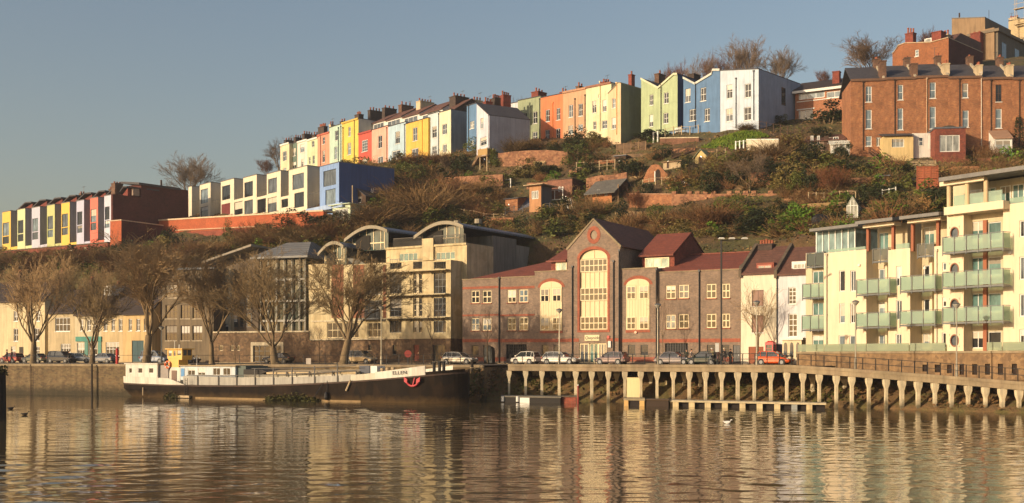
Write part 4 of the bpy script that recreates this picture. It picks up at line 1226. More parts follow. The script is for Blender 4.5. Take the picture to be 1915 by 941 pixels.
  t.box(xa_+hipl,xb_,ym-.12,ym+.12,zhi+.2,zhi+.34)
  return t.build(name,mat,B.root)
 zl=Z(930,521.5,.8);slope('roof',873,1060,.6,zl-.1,7.5,Z(1000,494,7.5),REDTILE,7.5)
 zr=Z(1300,507,1.2);slope('roof',1230,1384,.6,zr-.1,7.5,Z(1340,478,7.5),REDTILE,0)
 t=MB();xe=X(1384);t.prism_x([(.5,zr-.3),(7.5,Z(1340,478,7.5)+.1),(7.5,Z(1340,478,7.5)+.5),(.5,zr+.3)],xe-.3,xe+.15);t.build('gable_coping',CONC_DARK,B.root)
 for a,b,y0,ptop,peave,wl in((1028,1061.5,2.6,466,489,(1040,490.5,1060.5,507)),(1198,1262,2.6,441,478.5,(1207,482,1252,500.5))):
  xa_,xb_=X(a,y0),X(b,y0);m_=(a+b)/2
  ze,zt_=Z(m_,peave,y0),Z(m_,ptop,y0+5)
  t=MB();t.prism_x([(y0,9),(y0+11,9),(y0+11,ze),(y0+5.2,zt_-.1),(y0,ze)],xa_+.2,xb_-.05);e=t.build('upper_storey',BRICK_RED,B.root)
  t=MB();t.prism_x([(y0-.5,ze-.1),(y0+5.2,zt_),(y0+5.2,zt_+.2),(y0-.5,ze+.1)],xa_-.1,xb_);t.prism_x([(y0+5.2,zt_),(y0+11.4,ze-.1),(y0+11.4,ze+.1),(y0+5.2,zt_+.2)],xa_-.1,xb_);t.build('upper_roof',REDTILE,e)
  q=B.rect(wl,y0);win(B.root,q[0],q[2],q[1],q[3],y0-.1,3 if a>1100 else 2,1,FRAME_CREAM,glassm((160,190,176),'dormer'),.12,WHITE,name='dormer_window')
 t=MB();q=B.rect((1138.5,638,1143.5,650),d);t.box(q[0],q[2],d-.2,d-.003,q[1],q[3]);t.build('meter_box',WHITE,B.root)
 t=MB();q=B.rect((1136,628,1140.5,633),d);t.box(q[0],q[2],d-.15,d-.003,q[1],q[3]);t.build('alarm_box',plain((190,60,40)),B.root)
 t=MB();q=B.rect((1187,619.5,1191.5,624),-.25);t.lathe([(.16,-.4),(.16,-.26)],10,((q[0]+q[2])/2,(q[1]+q[3])/2),'y');t.build('alarm_bell',plain((226,180,150)),B.root)
office()
# cream stone flats with barrel roofs
def flats():
 B=Bld('flats','cream stone flats with grey barrel roofs and thin sun shade shelves','flats',F_YF,580,ROAD)
 X,Z=B.X,B.Z
 ST=stone([(202,182,140),(210,192,150),(190,170,128)],'ashlar',.7,.22,bump=.15)
 GREYR=paint((132,128,116),.15,.85,.3)
 x1=X(843);xm=X(722);zt=Z(790,489)
 cols=[(729,751),(772.5,789.5),(811,834)]
 rows=[(509.5,549),(557,592),(600,622)]
 op=[(a,t,b,u)for a,b in cols for t,u in rows]+[(a,489.6,b,503)for a,b in cols]
 op+=[(681.6,518.6,714,551),(681.6,562,714,595.7),(687,603,714,631),(644,603,670,632),(611,603,640,632)]
 low=[(735,645,741.5,663),(774,645,784,675),(810,645,833,676),(649,645.5,655.5,656),(689,645,695.5,655)]
 zpod=Z(700,634.5)
 m=MB();rr=[B.rect(r)for r in op]
 holed(m,xm,x1,zpod,zt,rr,0,.25)
 m.poly([(x1,0,zpod),(x1,4.2,zpod),(x1,4.2,zt),(x1,0,zt)]);m.poly([(xm,0,zt),(x1,0,zt),(x1,4.2,zt),(xm,4.2,zt)])
 zl=Z(690,493);xl=X(577)
 holed(m,xl,xm-.002,zpod,zl,rr,.05,.25);m.poly([(xl,.05,zl),(xm,.05,zl),(xm,4,zl),(xl,4,zl)]);m.poly([(xl,.05,zpod),(xl,9,zpod),(xl,9,zl),(xl,.05,zl)])
 m.build('wall',ST,B.root)
 m=MB();holed(m,xl,x1,-1,zpod-.15,[B.rect(r)for r in low],-.05,.25);m.poly([(x1,-.05,-1),(x1,4.2,-1),(x1,4.2,zpod),(x1,-.05,zpod)]);m.box(xl,x1+.05,-.15,.0,zpod-.149,zpod-.002)
 m.build('plinth',RUBBLE,B.root)
 BP=brick((150,92,60),(126,78,54),(130,100,76),'flatsbrick',blot=.25)
 for a,b in((620,642),(660,681),(716,723)):
  t=MB();t.box(X(a),X(b),.0,.046,Z(a,595),Z(a,496));t.build('brick_panel',BP,B.root)
 t=MB();t.box(X(583),X(721),-.35,-.01,Z(650,636),Z(650,634));t.box(X(583),X(721),-.1,.045,Z(650,601),Z(650,598.5));t.build('string_course',CONC_PALE,B.root)
 for r in op[:-5]:
  q=B.rect(r)
  if r[1]<495:
   t=MB()
   n=7
   for i in range(n):t.box(q[0]+(q[2]-q[0])*(i+.5)/n-.015,q[0]+(q[2]-q[0])*(i+.5)/n+.015,.02,.05,q[1],q[3]+.3)
   t.box(q[0],q[2],.0,.06,q[3]+.3,q[3]+.36);t.build('balcony_rail',FRAME_GREY,B.root)
   continue
  nr=max(1,round((r[3]-r[1])/19))
  win(B.root,q[0],q[2],q[1],q[3],.14,3 if r[0]!=772.5 else 2,nr+(1 if nr>1 else 0),FRAME_GREY if r[0]!=772.5 else FRAME_CREAM,G_DARK,.08,None)
  if r[0]==772.5:
   c=(q[0]+q[2])/2;t=MB();t.box(c-.22,c+.22,.02,.12,q[1],q[3]);t.build('mullion',CONC_PALE,B.root)
 for r in op[-5:]:
  q=B.rect(r);win(B.root,q[0],q[2],q[1],q[3],.16,3,2,FRAME_CREAM if r[1]>600 else FRAME_GREY,G_DARK,.09,CONC_PALE)
  if 550<r[1]<600 and r[0]>675:
   t=MB();n=16
   a,b=q[0]-.25,q[2]+.25
   for i in range(n+1):t.box(a+(b-a)*i/n-.015,a+(b-a)*i/n+.015,-1.0,-.96,q[1],q[1]+1.05)
   t.box(a,b,-1.02,-.94,q[1]+1.05,q[1]+1.1);t.box(a,b,-1.02,.04,q[1]-.16,q[1]);t.build('balcony',FRAME_GREY,B.root)
 for r in low:
  q=B.rect(r)
  if r[0]==774:door(B.root,q[0],q[2],q[1],q[3],paint((150,74,44)),.08)
  else:win(B.root,q[0],q[2],q[1],q[3],.1,1 if r[2]-r[0]<10 else 3,2,FRAME_GREY,G_DARK,.07,CONC_PALE)
 for py in(507.5,552,595):
  t=MB();z=Z(785,py);t.box(X(724),x1-.1,-1.1,-.003,z-.06,z+.06)
  for k in range(6):
   x=X(724)+(x1-X(724))*(k+.3)/6;t.prism_x([(-.9,z-.061),(-.003,z-.061),(-.003,z-.5)],x-.03,x+.03)
  t.build('sun_shade',paint((196,176,130)),B.root)
 d2=2.6
 u=[(746,473,781,488.5),(815,471,851,486)]
 xa,xb=X(722,d2),X(873,d2);z2=Z(800,459,d2)
 m=MB();holed(m,xa,xb,zt-3,z2,[B.rect(r,d2)for r in u],d2,.2);m.poly([(xb,d2,-1),(xb,9,-1),(xb,9,z2),(xb,d2,z2)]);m.poly([(xa,d2,zt-.5),(xa,9,zt-.5),(xa,9,z2),(xa,d2,z2)]);m.poly([(xa,d2,z2),(xb,d2,z2),(xb,9,z2),(xa,9,z2)])
 m.poly([(x1+.01,4.19,-1),(xb,4.19,-1),(xb,4.19,zt-3),(x1+.01,4.19,zt-3)])
 m.poly([(x1+.01,4.19,zt-3),(xb,4.19,zt-3),(xb,d2,zt-3),(x1+.01,d2,zt-3)])
 pier=B.rect((789,446,810,487),d2-.3);m.box(pier[0],pier[2],d2-.3,d2-.01,pier[1],pier[3])
 m.box(xa,xb,d2-.2,d2-.004,z2-.25,z2+.02)
 m.build('upper_storey',ST,B.root)
 for r in u:
  q=B.rect(r,d2);win(B.root,q[0],q[2],q[1],q[3],d2+.08,4,1,FRAME_CREAM,G_TEAL,.09,None)
 for a,b in((736,788),(811,871)):
  t=MB();xa_,xb_=X(a,d2),X(b,d2);n=26
  for i in range(n+1):t.box(xa_+(xb_-xa_)*i/n-.02,xa_+(xb_-xa_)*i/n+.02,d2-.04,d2,z2+.03,z2+1.15)
  t.box(xa_,xb_,d2-.06,d2+.02,z2+1.15,z2+1.22);t.build('terrace_rail',plain((86,78,66),.6),B.root)
 ROOFB=seamed((92,104,120),'barrel',.7)
 CR=paint((158,146,120),.1,.8,.2)
 for a,b,y0,L,pt,pb,wall_to in((783,875,3.6,25,419,443,17),(653,733,3.6,20,427,449,17),(604,652,1.2,12,456,476,0)):
  zg_=z2 if wall_to else zl
  xa_,xb_=X(a,y0),X(b,y0);m_=(a+b)/2
  zb_,zt_=Z(m_,pb,y0),Z(m_,pt,y0)
  n=12;arc=[]
  for i in range(n+1):
   t_=i/n;arc.append((xa_+(xb_-xa_)*t_,zb_+(zt_-zb_)*(math.sin(math.pi*t_/1.2)if t_<.6 else 1-.45*((t_-.6)/.4)**2)))
  r=MB()
  outl=arc+[(x,z+.22)for x,z in arc[::-1]]
  for(p,q)in zip(arc,arc[1:]):r.prism([p,q,(q[0],q[1]+.22),(p[0],p[1]+.22)],y0-.9,y0+L)
  r.build('barrel_roof',ROOFB,B.root)
  f=MB()
  for(p,q)in zip(arc,arc[1:]):f.prism([(p[0],p[1]-.2),(q[0],q[1]-.2),(q[0],q[1]+.26),(p[0],p[1]+.26)],y0-1.15,y0-.91)
  f.build('roof_fascia',CR,B.root)
  g=MB()
  for(p,q)in zip(arc[1:-1],arc[2:-1]):g.add([(p[0],y0,zg_-.1),(q[0],y0,zg_-.1),(q[0],y0,q[1]-.02),(p[0],y0,p[1]-.02)],[(0,1,2,3)])
  g.build('glazed_gable',glassm((66,84,80),'gable'),B.root)
  f=MB()
  for i in(1,3,5,7,9,10):f.box(arc[i][0]-.05,arc[i][0]+.05,y0-.06,y0-.002,zg_,arc[i][1]-.02)
  f.box(arc[1][0],arc[10][0],y0-.055,y0-.003,zg_+.85,zg_+1.0);f.build('gable_frame',FRAME_CREAM,B.root)
  t=MB();t.box(arc[2][0],arc[6][0],y0-.12,y0-.07,zg_,min(arc[3][1],zg_+2.2)-.15);t.build('dark_opening',plain((38,34,28),.9),B.root)
 m=MB();m.box(X(650,9),xb-.02,9.0,15,-1,Z(873,444,9));m.build('side_wall',GREYR,B.root)
 m=MB();m.box(xb-9,xb-.5,15.01,27,-1,Z(925,460,15));m.box(xb-.5,xb-.25,19.5,20.6,Z(925,490,15),Z(925,476,15));m.build('side_wall',paint((160,152,136),.12,.85,.3),B.root)
 m=MB();m.box(xb-10,xb+.4,27.01,33,-1,Z(980,448,27));m.box(xb-10.5,xb+1,26.6,33.5,Z(980,434,27)-.5,Z(980,434,27));m.box(xb-9,xb-.3,27.4,32,Z(980,448,27)+.002,Z(980,434,27)-.502);m.build('rear_block',paint((112,104,92)),B.root)
 m=MB();m.box(xl,X(722,9),9.02,16,-1,Z(650,470,9));m.build('left_wing',paint((150,126,90)),B.root)
 t=MB();q=B.rect((577,494,612,540),-.3);t.box(q[0],q[2],-.3,.04,q[1],q[3]);t.build('pier',ST,B.root)
 t=MB();z=Z(743,409,8)
 for dx in(0,3.5):t.tube((X(855,8)+dx,8,Z(855,421,8)),(X(855,8)+dx,8,Z(855,413,8)),.5,.5,8)
 t.build('roof_vent',CR,B.root)
flats()
# podium building behind the plane trees
def podium():
 B=Bld('podium_flats','low stone podium with grey roofed glass pavilion behind the plane trees','building',F_ML,300,ROAD)
 X,Z=B.X,B.Z
 CON=paint((126,108,80),.25,.9,.4)  # concrete darkened to carry the shade of the trees in front
 x0,x1=X(303),X(399);zt=Z(350,505)
 op=[(309.5,609,331,637),(338,609,355,637),(360,609,378,637),(309.5,570,331,596),(338,570,355,596),(360,570,378,596),(309.5,532,331,557),(338,532,355,557),(360,532,378,557)]
 B.wall('wall',CON,x0,x1,-1,zt,[B.rect(r)for r in op],0,10,CONC_DARK)
 for r in op:
  q=B.rect(r);win(B.root,q[0],q[2],q[1],q[3],.14,3,2,FRAME_BROWN,G_DARK,.09,CONC_PALE)
 t=MB();t.box(X(284),x0-.01,1.5,10,-1,Z(293,520));t.build('side_block',CONC_DARK,B.root)  # dark concrete paints the shade on this flank
 t=MB();t.box(x0-.4,x1+.4,-.4,10.4,zt+.003,zt+.3);t.build('roof',LEAD,B.root)
 a,b=X(399),X(578);zp=Z(490,622)
 op=[(409.5,646,417,656.5),(431,646,437.5,656),(442.5,646,448.5,656),(474,646.5,526,677)]
 B.wall('podium_wall',RUBBLE,a+.01,b,-1,zp,[B.rect(r)for r in op],.0,9)
 for r in op[:3]:
  q=B.rect(r);win(B.root,q[0],q[2],q[1],q[3],.1,1,1,CONC_PALE,G_DARK,.1,None)
 q=B.rect(op[3]);win(B.root,q[0],q[2],q[1],q[3],.1,5,3,FRAME_GREY,G_DARK,.1,None,name='glazed_entrance')
 t=MB();t.box(q[0]-.4,q[0]-.01,-.1,-.003,q[1],q[3]+.5);t.box(q[2]+.01,q[2]+.4,-.1,-.003,q[1],q[3]+.5);t.box(q[0]-.01,q[2]+.01,-.1,-.003,q[3]+.01,q[3]+.5);t.build('entrance_surround',CONC_PALE,B.root)
 t=MB();t.box(a,b,-.15,.2,zp+.003,zp+.2);t.build('podium_coping',CONC_PALE,B.root)
 d=3
 q=B.rect((399,503,431,622),d);rr=[B.rect((404,530,427,556),d),B.rect((404,568,427,592),d),B.rect((400,606,427,620),d)]
 m=MB();holed(m,q[0],q[2],q[1],q[3],rr,d,.25);m.poly([(q[2],d,q[1]),(q[2],d+7,q[1]),(q[2],d+7,q[3]),(q[2],d,q[3])]);m.poly([(q[0],d,q[3]),(q[2],d,q[3]),(q[2],d+7,q[3]),(q[0],d+7,q[3])]);m.build('pavilion',CONC_PALE,B.root)
 for r in rr:win(B.root,r[0],r[2],r[1],r[3],d+.14,3,2,FRAME_GREY,G_DARK,.08,None)
 t=MB();u0,u1=X(386,d),X(478,d);t.prism([(u0,Z(389,494,d)),(u1,Z(473,462,d)),(u1,Z(473,458,d)),(u0,Z(389,490,d))],d-1.2,d+9);t.build('pitched_roof',paint((150,138,118)),B.root)
 t=MB();t.prism([(X(399,d),zp),(X(476,d),zp),(X(476,d),Z(473,464,d)),(X(399,d),Z(399,492,d))],d+1.0,d+8.5);t.build('upper_block',paint((104,86,64),.3),B.root)
 for py in(540,580,612):
  for k in range(3):
   q=B.rect((436+k*13,py-26,445+k*13,py),d+1);win(B.root,q[0],q[2],max(q[1],zp),q[3],d+.92,1,2,FRAME_GREY,G_DARK,.08,None)
 d=2.5
 g0,g1=X(490,d),X(570,d);zt=Z(530,483,d)
 t=MB();t.box(g0+.3,g1-.3,d+.3,d+8,zp,zt);o=t.build('glass_tower',glassm((78,84,74),'tower'),B.root)
 t=MB()
 for px in(488,502,517.5,532,546,560,571):t.tube((X(px,d),d,zp),(X(px,d),d,zt),.13,.13,8)
 for py in(523,563,600):t.box(g0,g1,d-.1,d+.28,Z(530,py,d)-.15,Z(530,py,d)+.15)
 t.build('column',paint((176,170,154)),B.root)
 t=MB();c=(g0+g1)/2
 z1=Z(530,455,d+4)
 e=[(g0-1.2,d-1.3),(g1+1.2,d-1.3),(g1+1.2,d+9),(g0-1.2,d+9)]
 top=[(c-1.6,d+3.6),(c+2.5,d+3.6),(c+2.5,d+4.4),(c-1.6,d+4.4)]
 t.loft([[(x,y,zt-.1)for x,y in e],[(x,y,zt+.2)for x,y in e],[(x,y,z1)for x,y in top]])
 t.build('hipped_roof',seamed((112,110,106),'hip',.8),B.root)
 t=MB();t.box(X(430,6),X(610,6),10.5,16,-1,Z(520,500,10));t.build('rear_block',paint((100,84,64)),B.root)
podium()
F_GR=Fac(534,190,640,180)
B=Bld('roofed_hall','grey ridged metal roof hall with a small white gable end','hall',F_GR,536,F_GR.z(590,470))
t=MB();h=B.Z(545,449);w_=B.X(560);t.box(0,w_,0,14,-6,h);t.prism([(0,h),(w_,h),(w_/2,B.Z(548,436))],0,14);t.build('gable_wall',paint((206,204,186)),B.root)
t=MB();w2=B.X(660);t.prism_x([(1.0,h),(10,h),(5.5,B.Z(590,436,5)-.1)],w_*.5,w2);t.box(w_+.02,w2,1.2,9.8,-6,h-.002);t.build('hall_wall',paint((120,126,116)),B.root)
t=MB()
for a,b in(((.6,h-.1),(5.5,B.Z(590,436,5))),((10.4,h-.1),(5.5,B.Z(590,436,5)))):t.prism_x([(a[0],a[1]),(b[0],b[1]),(b[0],b[1]+.15),(a[0],a[1]+.15)],w_*.5,w2+.3)
n=22
for i in range(n):t.prism_x([(.55,h+.06),(5.5,B.Z(590,436,5)+.16),(5.5,B.Z(590,436,5)+.34),(.55,h+.24)],w_*.5+(w2-w_*.5)*i/n,w_*.5+(w2-w_*.5)*i/n+.1)
t.build('ridged_roof',paint((126,132,128),.15),B.root)
win(B.root,w_*.2,w_*.8,h-3,h-.6,-.06,3,2,FRAME,G_PALE,.1,None)
# cottages on the left
def cottage(a,b,top,wallc,ops,label,roof=True,ridge=3.4,dorm=None,doors=(),shop=None):
 B=Bld('cottage',label,'house',F_CT,a,ROAD,'cottages along the left quay')
 X,Z=B.X,B.Z
 w_=X(b);zt=Z((a+b)/2,top)
 wl=paint(wallc,.14,.85,.25)
 rr=[B.rect(r)for r in ops]+[B.rect(r)for r in doors]
 B.wall('wall',wl,0,w_-.01,-1,zt,rr,0,9)
 for r,q in zip(ops,rr):win(B.root,q[0],q[2],q[1],q[3],.12,2 if r[2]-r[0]<18 else 4,2,FRAME,G_DARK,.1,WHITE)
 for r in doors:
  q=B.rect(r);door(B.root,q[0],q[2],q[1],q[3],r[4],.1)
 t=MB()
 t.prism_x([(-.35,zt-.1),(4.5,zt+ridge),(4.5,zt+ridge+.18),(-.35,zt+.1)],0,w_-.02);t.prism_x([(4.5,zt+ridge),(9.3,zt-.1),(9.3,zt+.1),(4.5,zt+ridge+.18)],0,w_-.02)
 t.build('roof',DARKTILE,B.root)
 t=MB();t.prism_x([(0,zt),(4.5,zt+ridge-.05),(9,zt)],.05,.2);t.prism_x([(0,zt),(4.5,zt+ridge-.05),(9,zt)],w_-.25,w_-.1);build_each(t,'gable',wl,B.root)
 chimney(B.root,w_-1.2,w_-.3,4,5,zt+ridge-1,zt+ridge+1.6,CH_BROWN,3,None,.5)
 if dorm:
  q=B.rect(dorm,1.2);t=MB();t.box(q[0]-.2,q[2]+.2,1.25,4,q[1]-.2,q[3]+.3);t.build('dormer',WHITE,B.root)
  win(B.root,q[0],q[2],q[1],q[3],1.15,2,2,FRAME,G_MID,.09,None,name='dormer_window')
 return B
cottage(-62,2,566,(214,194,146),[(-40,615,-30,638),(-20,615,-10,638),(-40,580,-30,600),(-20,580,-10,600)],'cream cottage cut by the left picture edge')
cottage(2,84,564,(218,196,146),[(25.5,614.5,34,638.5),(25.5,582,34,601),(65,614,74,638),(67,582,75,601),(20.5,648,29,663.5),(66,648,74,663)],'wide cream cottage behind the leftmost plane tree',doors=[(36,649,44,674,paint((70,60,50)))])
cottage(90,140,586,(196,174,128),[(103,594,131,620),(113.5,643,132,659)],'tan cottage with a wide upper window, left of the teal shop',dorm=None,ridge=3.8)
B=cottage(140,190,590,(206,188,148),[(150,598,156,619),(163,598,170,619),(175,598,182,619),(144,641,162,664),(166,641,182,664)],'pale cottage with a teal shop fascia')
t=MB();B.box(t,(141,629.5,189,638.5),-.18,-.01);t.build('shop_fascia',paint((70,150,132)),B.root)
t=MB();B.box(t,(158,638.8,164,672),-.1,-.01);B.box(t,(183,638.8,189,672),-.1,-.01);build_each(t,'shop_pilaster',paint((86,146,130)),B.root)
cottage(190,230,588,(206,178,124),[(194,596.5,201,619.5),(208.5,596.5,215,619.5),(222,596.5,229,619.5),(197.5,640,223,666)],'ochre cottage with a white shop window and dormer',dorm=(196,537,206,550),ridge=4.6)
cottage(230,284,588,(212,176,112),[(240.5,596.5,247,619),(255,596.5,262,619),(269,596.5,276,619)],'golden ochre cottage with big blue green garage doors',doors=[(246.6,637,268.7,677,paint((64,96,100)))],ridge=4.6)
# two white cottages beside the office
def wc():
 L1,L2='tall cream white cottage with brown boarded windows next to the office','pale blue white cottage with a white dormer and arched bay'
 for a,b,top,c,lab,ops,in((1385.5,1452,513,(228,214,182),L1,[(1406,542.6,1428,572.4),(1406,589.6,1428,622)]),(1452,1516,514.5,(216,214,214),L2,[(1474,537.5,1489,569),(1474,587,1491,630)])):
  B=Bld('cottage',lab,'house',F_WC,a,ROAD,'white cottages beside the office')
  X,Z=B.X,B.Z;w_=X(b);zt=Z((a+b)/2,top)
  wl=paint(c,.1,.85,.2)
  dr=[(1400,648.5,1428,684)]if a<1400 else[(1453,644,1463,682)]
  B.wall('wall',wl,0,w_-.01,-1,zt,[B.rect(r)for r in ops+dr],0,8.5)
  for r in ops:
   q=B.rect(r)
   if a<1400:win(B.root,q[0],q[2],q[1],q[3],.1,2,1,plain((104,66,46)),plain((128,86,62)),.1,WHITE,name='shuttered_window')
   else:win(B.root,q[0],q[2],q[1],q[3],.12,2,4,FRAME,G_DARK,.09,WHITE)
  q=B.rect(dr[0]);door(B.root,q[0],q[2],q[1],q[3],paint((156,84,44))if a<1400 else paint((70,80,110)),.1,'garage_door' if a<1400 else 'door')
  t=MB();rz=Z((a+b)/2,466,4.5)
  t.prism_x([(-.25,zt-.05),(4.6,rz),(4.6,rz+.2),(-.25,zt+.15)],.0,w_);t.prism_x([(4.6,rz),(9,zt),(9,zt+.2),(4.6,rz+.2)],0,w_);t.build('roof',BROWNTILE,B.root)
  t=MB()
  for x in((0,)if a<1400 else(0,w_)):t.prism_x([(-.3,zt-.3),(4.6,rz+.1),(9.2,zt),(9.2,zt+.5),(4.6,rz+.7),(-.3,zt+.55)],x-.17,x+.17)
  t.build('party_wall',CONC_DARK,B.root)
  dq=(1417,495.5,1443.5,511.5)if a<1400 else(1483.5,493,1506,511.5)
  q=B.rect(dq,.6);t=MB();t.box(q[0]-.2,q[2]+.2,.66,4,q[1]-.1,q[3]+.25);t.build('dormer',paint((150,70,44))if a<1400 else WHITE,B.root)
  win(B.root,q[0],q[2],q[1],q[3],.56,3 if a>1400 else 2,2,WHITE if a>1400 else plain((170,84,54)),G_PALE,.1,None,name='dormer_window')
  if a<1400:
   x0,x1=X(1417,4),X(1443.5,4);chimney(B.root,x0,x1,4,5.2,rz-2.5,Z(1430,456,4),CH_DARK,5,None,.55)
  else:
   q=B.rect((1463,636,1499,684),-1.4);t=MB();t.box(q[0],q[2],-1.4,-.01,-1,q[3]);e=t.build('bay',paint((224,204,160)),B.root)
   t=MB();t.box(q[0]-.2,q[2]+.2,-1.6,-.012,q[3]+.004,q[3]+.25);t.build('bay_cornice',WHITE,e)
   for k in range(3):
    x=q[0]+(q[2]-q[0])*(k+.25)/3.1;ww=(q[2]-q[0])*.17
    t=MB();t.prism([(x,q[1]+.9),(x+ww,q[1]+.9)]+arch_pts(x,x+ww,q[3]-.7,q[3]-.25,8)[::-1],-1.46,-1.404);t.build('arched_light',G_MID,e)
   B.pipe(1453.5,520,680)
wc()
# cream flats on the right with green glass balconies
GREENG=tinted((180,196,182),'green',.55)
REND=paint((230,207,168),.08,.75,.12)
REND_SHADE=paint((206,187,146),.09,.8,.12)  # render darkened: the shade of the recesses is put into the colour
CANOPY=paint((120,116,110),.1,.6,.15)
CEDAR=paint((164,90,48),.2,.7,.15)
def balcony(B,r,dep,label=None,back=True,d=0.0,glass=None,ends=True):
 """slab, steel posts and rail as one part; each glass sheet a sub-part"""
 q=B.rect(r,d-dep)
 x0,x1=q[0],q[2];z0,z1=q[1]+.12,q[3]
 t=MB()
 t.box(x0,x1,d-dep,d-.004,z0-.16,z0)
 t.box(x0-.02,x1+.02,d-dep-.03,d-dep+.03,z1-.05,z1)
 n=max(2,round((x1-x0)/1.1))
 for i in range(n+1):
  x=x0+(x1-x0)*i/n
  t.box(x-.035,x+.035,d-dep-.04,d-dep+.01,z0-.3,z1-.051)
 if ends:
  for x in(x0,x1):
   t.box(x-.025,x+.025,d-dep+.031,d-.005,z1-.05,z1)
 o=t.build('balcony',STEEL,B.root)
 for i in range(n):
  a,b=x0+(x1-x0)*i/n+.06,x0+(x1-x0)*(i+1)/n-.06
  t=MB();t.box(a,b,d-dep+.012,d-dep+.027,z0+.06,z1-.1)
  t.build('glass_panel',glass or GREENG,o)
 if ends:
  for x in(x0,x1):
   t=MB();t.box(x-.008,x+.008,d-dep+.05,d-.06,z0+.06,z1-.1);t.build('glass_panel',glass or GREENG,o)
 return o
def right_flats():
 zb=F_AP.z(1700,657)
 B=Bld('apartment_block','cream rendered flats with green glass balconies on a stone retaining wall','flats',F_AP,1515,zb)
 X,Z=B.X,B.Z
 def fr(r,d=0,cols=1,rows=1,frame=None,glass=None):
  q=B.rect(r,d);return win(B.root,q[0],q[2],q[1],q[3],d+.1,cols,rows,frame or FRAME,glass,.08,None,name='window')
 ops=[(1569.5,506,1580,545),(1590,506,1600.5,545),(1569.5,567.5,1580,604.5),(1590,567.5,1600.5,604.5),(1568.5,627.5,1580,653),(1588.5,627.5,1600,653)]
 B.wall('wall',REND,X(1541),X(1620),0,Z(1580,470),[B.rect(r)for r in ops],0,9)
 for r in ops:fr(r,0,1 if r[0]<1589 else 2,1)
 d=2.2
 ops=[(1519,507,1540,530),(1519,566,1540,590),(1519,628,1540,655)]
 B.wall('wall',REND_SHADE,X(1507,d),X(1545,d),0,Z(1525,472,d),[B.rect(r,d)for r in ops],d,7)
 for r in ops:fr(r,d,2,1,FRAME,G_TEAL)
 balcony(B,(1501,529.5,1547,558),1.5,d=d);balcony(B,(1500,589,1547,618),1.5,d=d);balcony(B,(1509,472,1541,500),.8,d=d,glass=tinted((120,126,118),'grey',.5))
 d=1.6
 q=B.rect((1527,428,1599,471),d);t=MB();t.box(q[0]+.05,q[2]-.05,d+.05,d+5,q[1]-.3,q[3]);o=t.build('penthouse',glassm((128,150,148),'pent'),B.root)
 t=MB()
 for k in range(7):x=q[0]+(q[2]-q[0])*k/6;t.box(x-.06,x+.06,d-.04,d+.045,q[1]-.3,q[3])
 t.build('frame',FRAME,o)
 q2=B.rect((1516,424,1607,428.5),d-1);t=MB();t.box(q2[0],q2[2],d-1.2,d+6,q2[1],q2[3]+.05);t.build('penthouse_roof',CANOPY,B.root)
 q=B.rect((1549,464,1619,474),.15);t=MB();t.box(q[0],q[2],.12,.16,Z(1580,470)+.05,q[3]);t.build('roof_glass',GREENG,B.root)
 for a,b,top,can,bl,tb,cols,dr in((1620,1661,455,(1601,411,1671,418.5),[(1595,521,1664,551.5),(1594.5,584,1664,613.5)],(1632.5,464,1661,490),(1621,1668),[(1643,435,1661,478),(1643,503,1661,525),(1643,565,1661,590),(1643,626,1660,652)]),(1702,1747,450,(1684,401,1758,409),[(1677,514.5,1749,545),(1676,580,1749,609)],(1716,455,1746,480),(1704.5,1752),[(1727,424,1747,466),(1727,496,1747,520),(1727,559,1747,584),(1726,623,1746,650)])):
  d=1.7
  B.wall('recess_wall',REND_SHADE,X(a,0),X(b,0)+.9,0,Z((a+b)/2,can[3]+4,d),[B.rect(r,d)for r in dr],d,6)
  for r in dr:fr(r,d,2,1,FRAME,G_TEAL if r[1]<480 else None)
  for r in bl:balcony(B,(r[0]+7,r[1],r[2],r[3]),1.0)
  balcony(B,tb,.5,d=.6,glass=tinted((150,148,136),'clear',.6))
  t=MB();m_=(a+b)/2
  for px in cols:t.box(X(px)-.14,X(px)+.14,.1,.38,Z(px,470),Z(px,can[3]+1))
  build_each(t,'cedar_post',CEDAR,B.root)
  q=B.rect(can,-1.2);t=MB();t.prism_x([(-1.4,q[1]+.1),(4.5,q[1]+.8),(4.5,q[1]+1.05),(-1.4,q[1]+.4)],q[0],q[2]);t.build('canopy',CANOPY,B.root)
  t=MB();t.box(q[0]+.3,q[2]-.4,-.6,.5,q[1]-.22,q[1]+.08);t.build('canopy_beam',REND,B.root)
  t=MB();t.box(X((a+b)/2)-.1,X((a+b)/2)+.15,d-.4,d-.01,0,Z(m_,490));t.build('partition',REND,B.root)
 ops=[(1675.5,498,1686.5,535),(1675.5,561.5,1686.5,598),(1675,624.5,1686,651)]
 B.wall('wall',REND,X(1661),X(1702),0,Z(1680,466),[B.rect(r)for r in ops],0,9)
 for r in ops:fr(r,0,2,1)
 q=B.rect((1676,455.5,1701,466),.2);t=MB();t.box(q[0],q[2],.16,.2,Z(1680,466)+.02,q[3]);t.build('roof_glass',GREENG,B.root)
 ops=[(1762,491,1769.5,506),(1762,556,1769.5,574),(1761.5,622,1769,651)]
 B.wall('wall',REND,X(1747),X(1771),0,Z(1758,460),[B.rect(r)for r in ops],0,9)
 for r in ops:fr(r)
 d=-.35
 rnd_=[(1785,436),(1785,503.5),(1785,570),(1785,637)]
 x0,x1=X(1771,d),X(1802,d);ztop=Z(1810,389,d)
 m=MB()
 cuts=[]
 for px,py in rnd_:
  cx_,cz_=X(px,d),Z(px,py,d);rx,rz=.42,.52
  cuts.append((cx_,cz_,rx,rz))
 holed(m,x0,x1,0,ztop,[(c[0]-.5,c[1]-.6,c[0]+.5,c[1]+.6)for c in cuts],d,0)
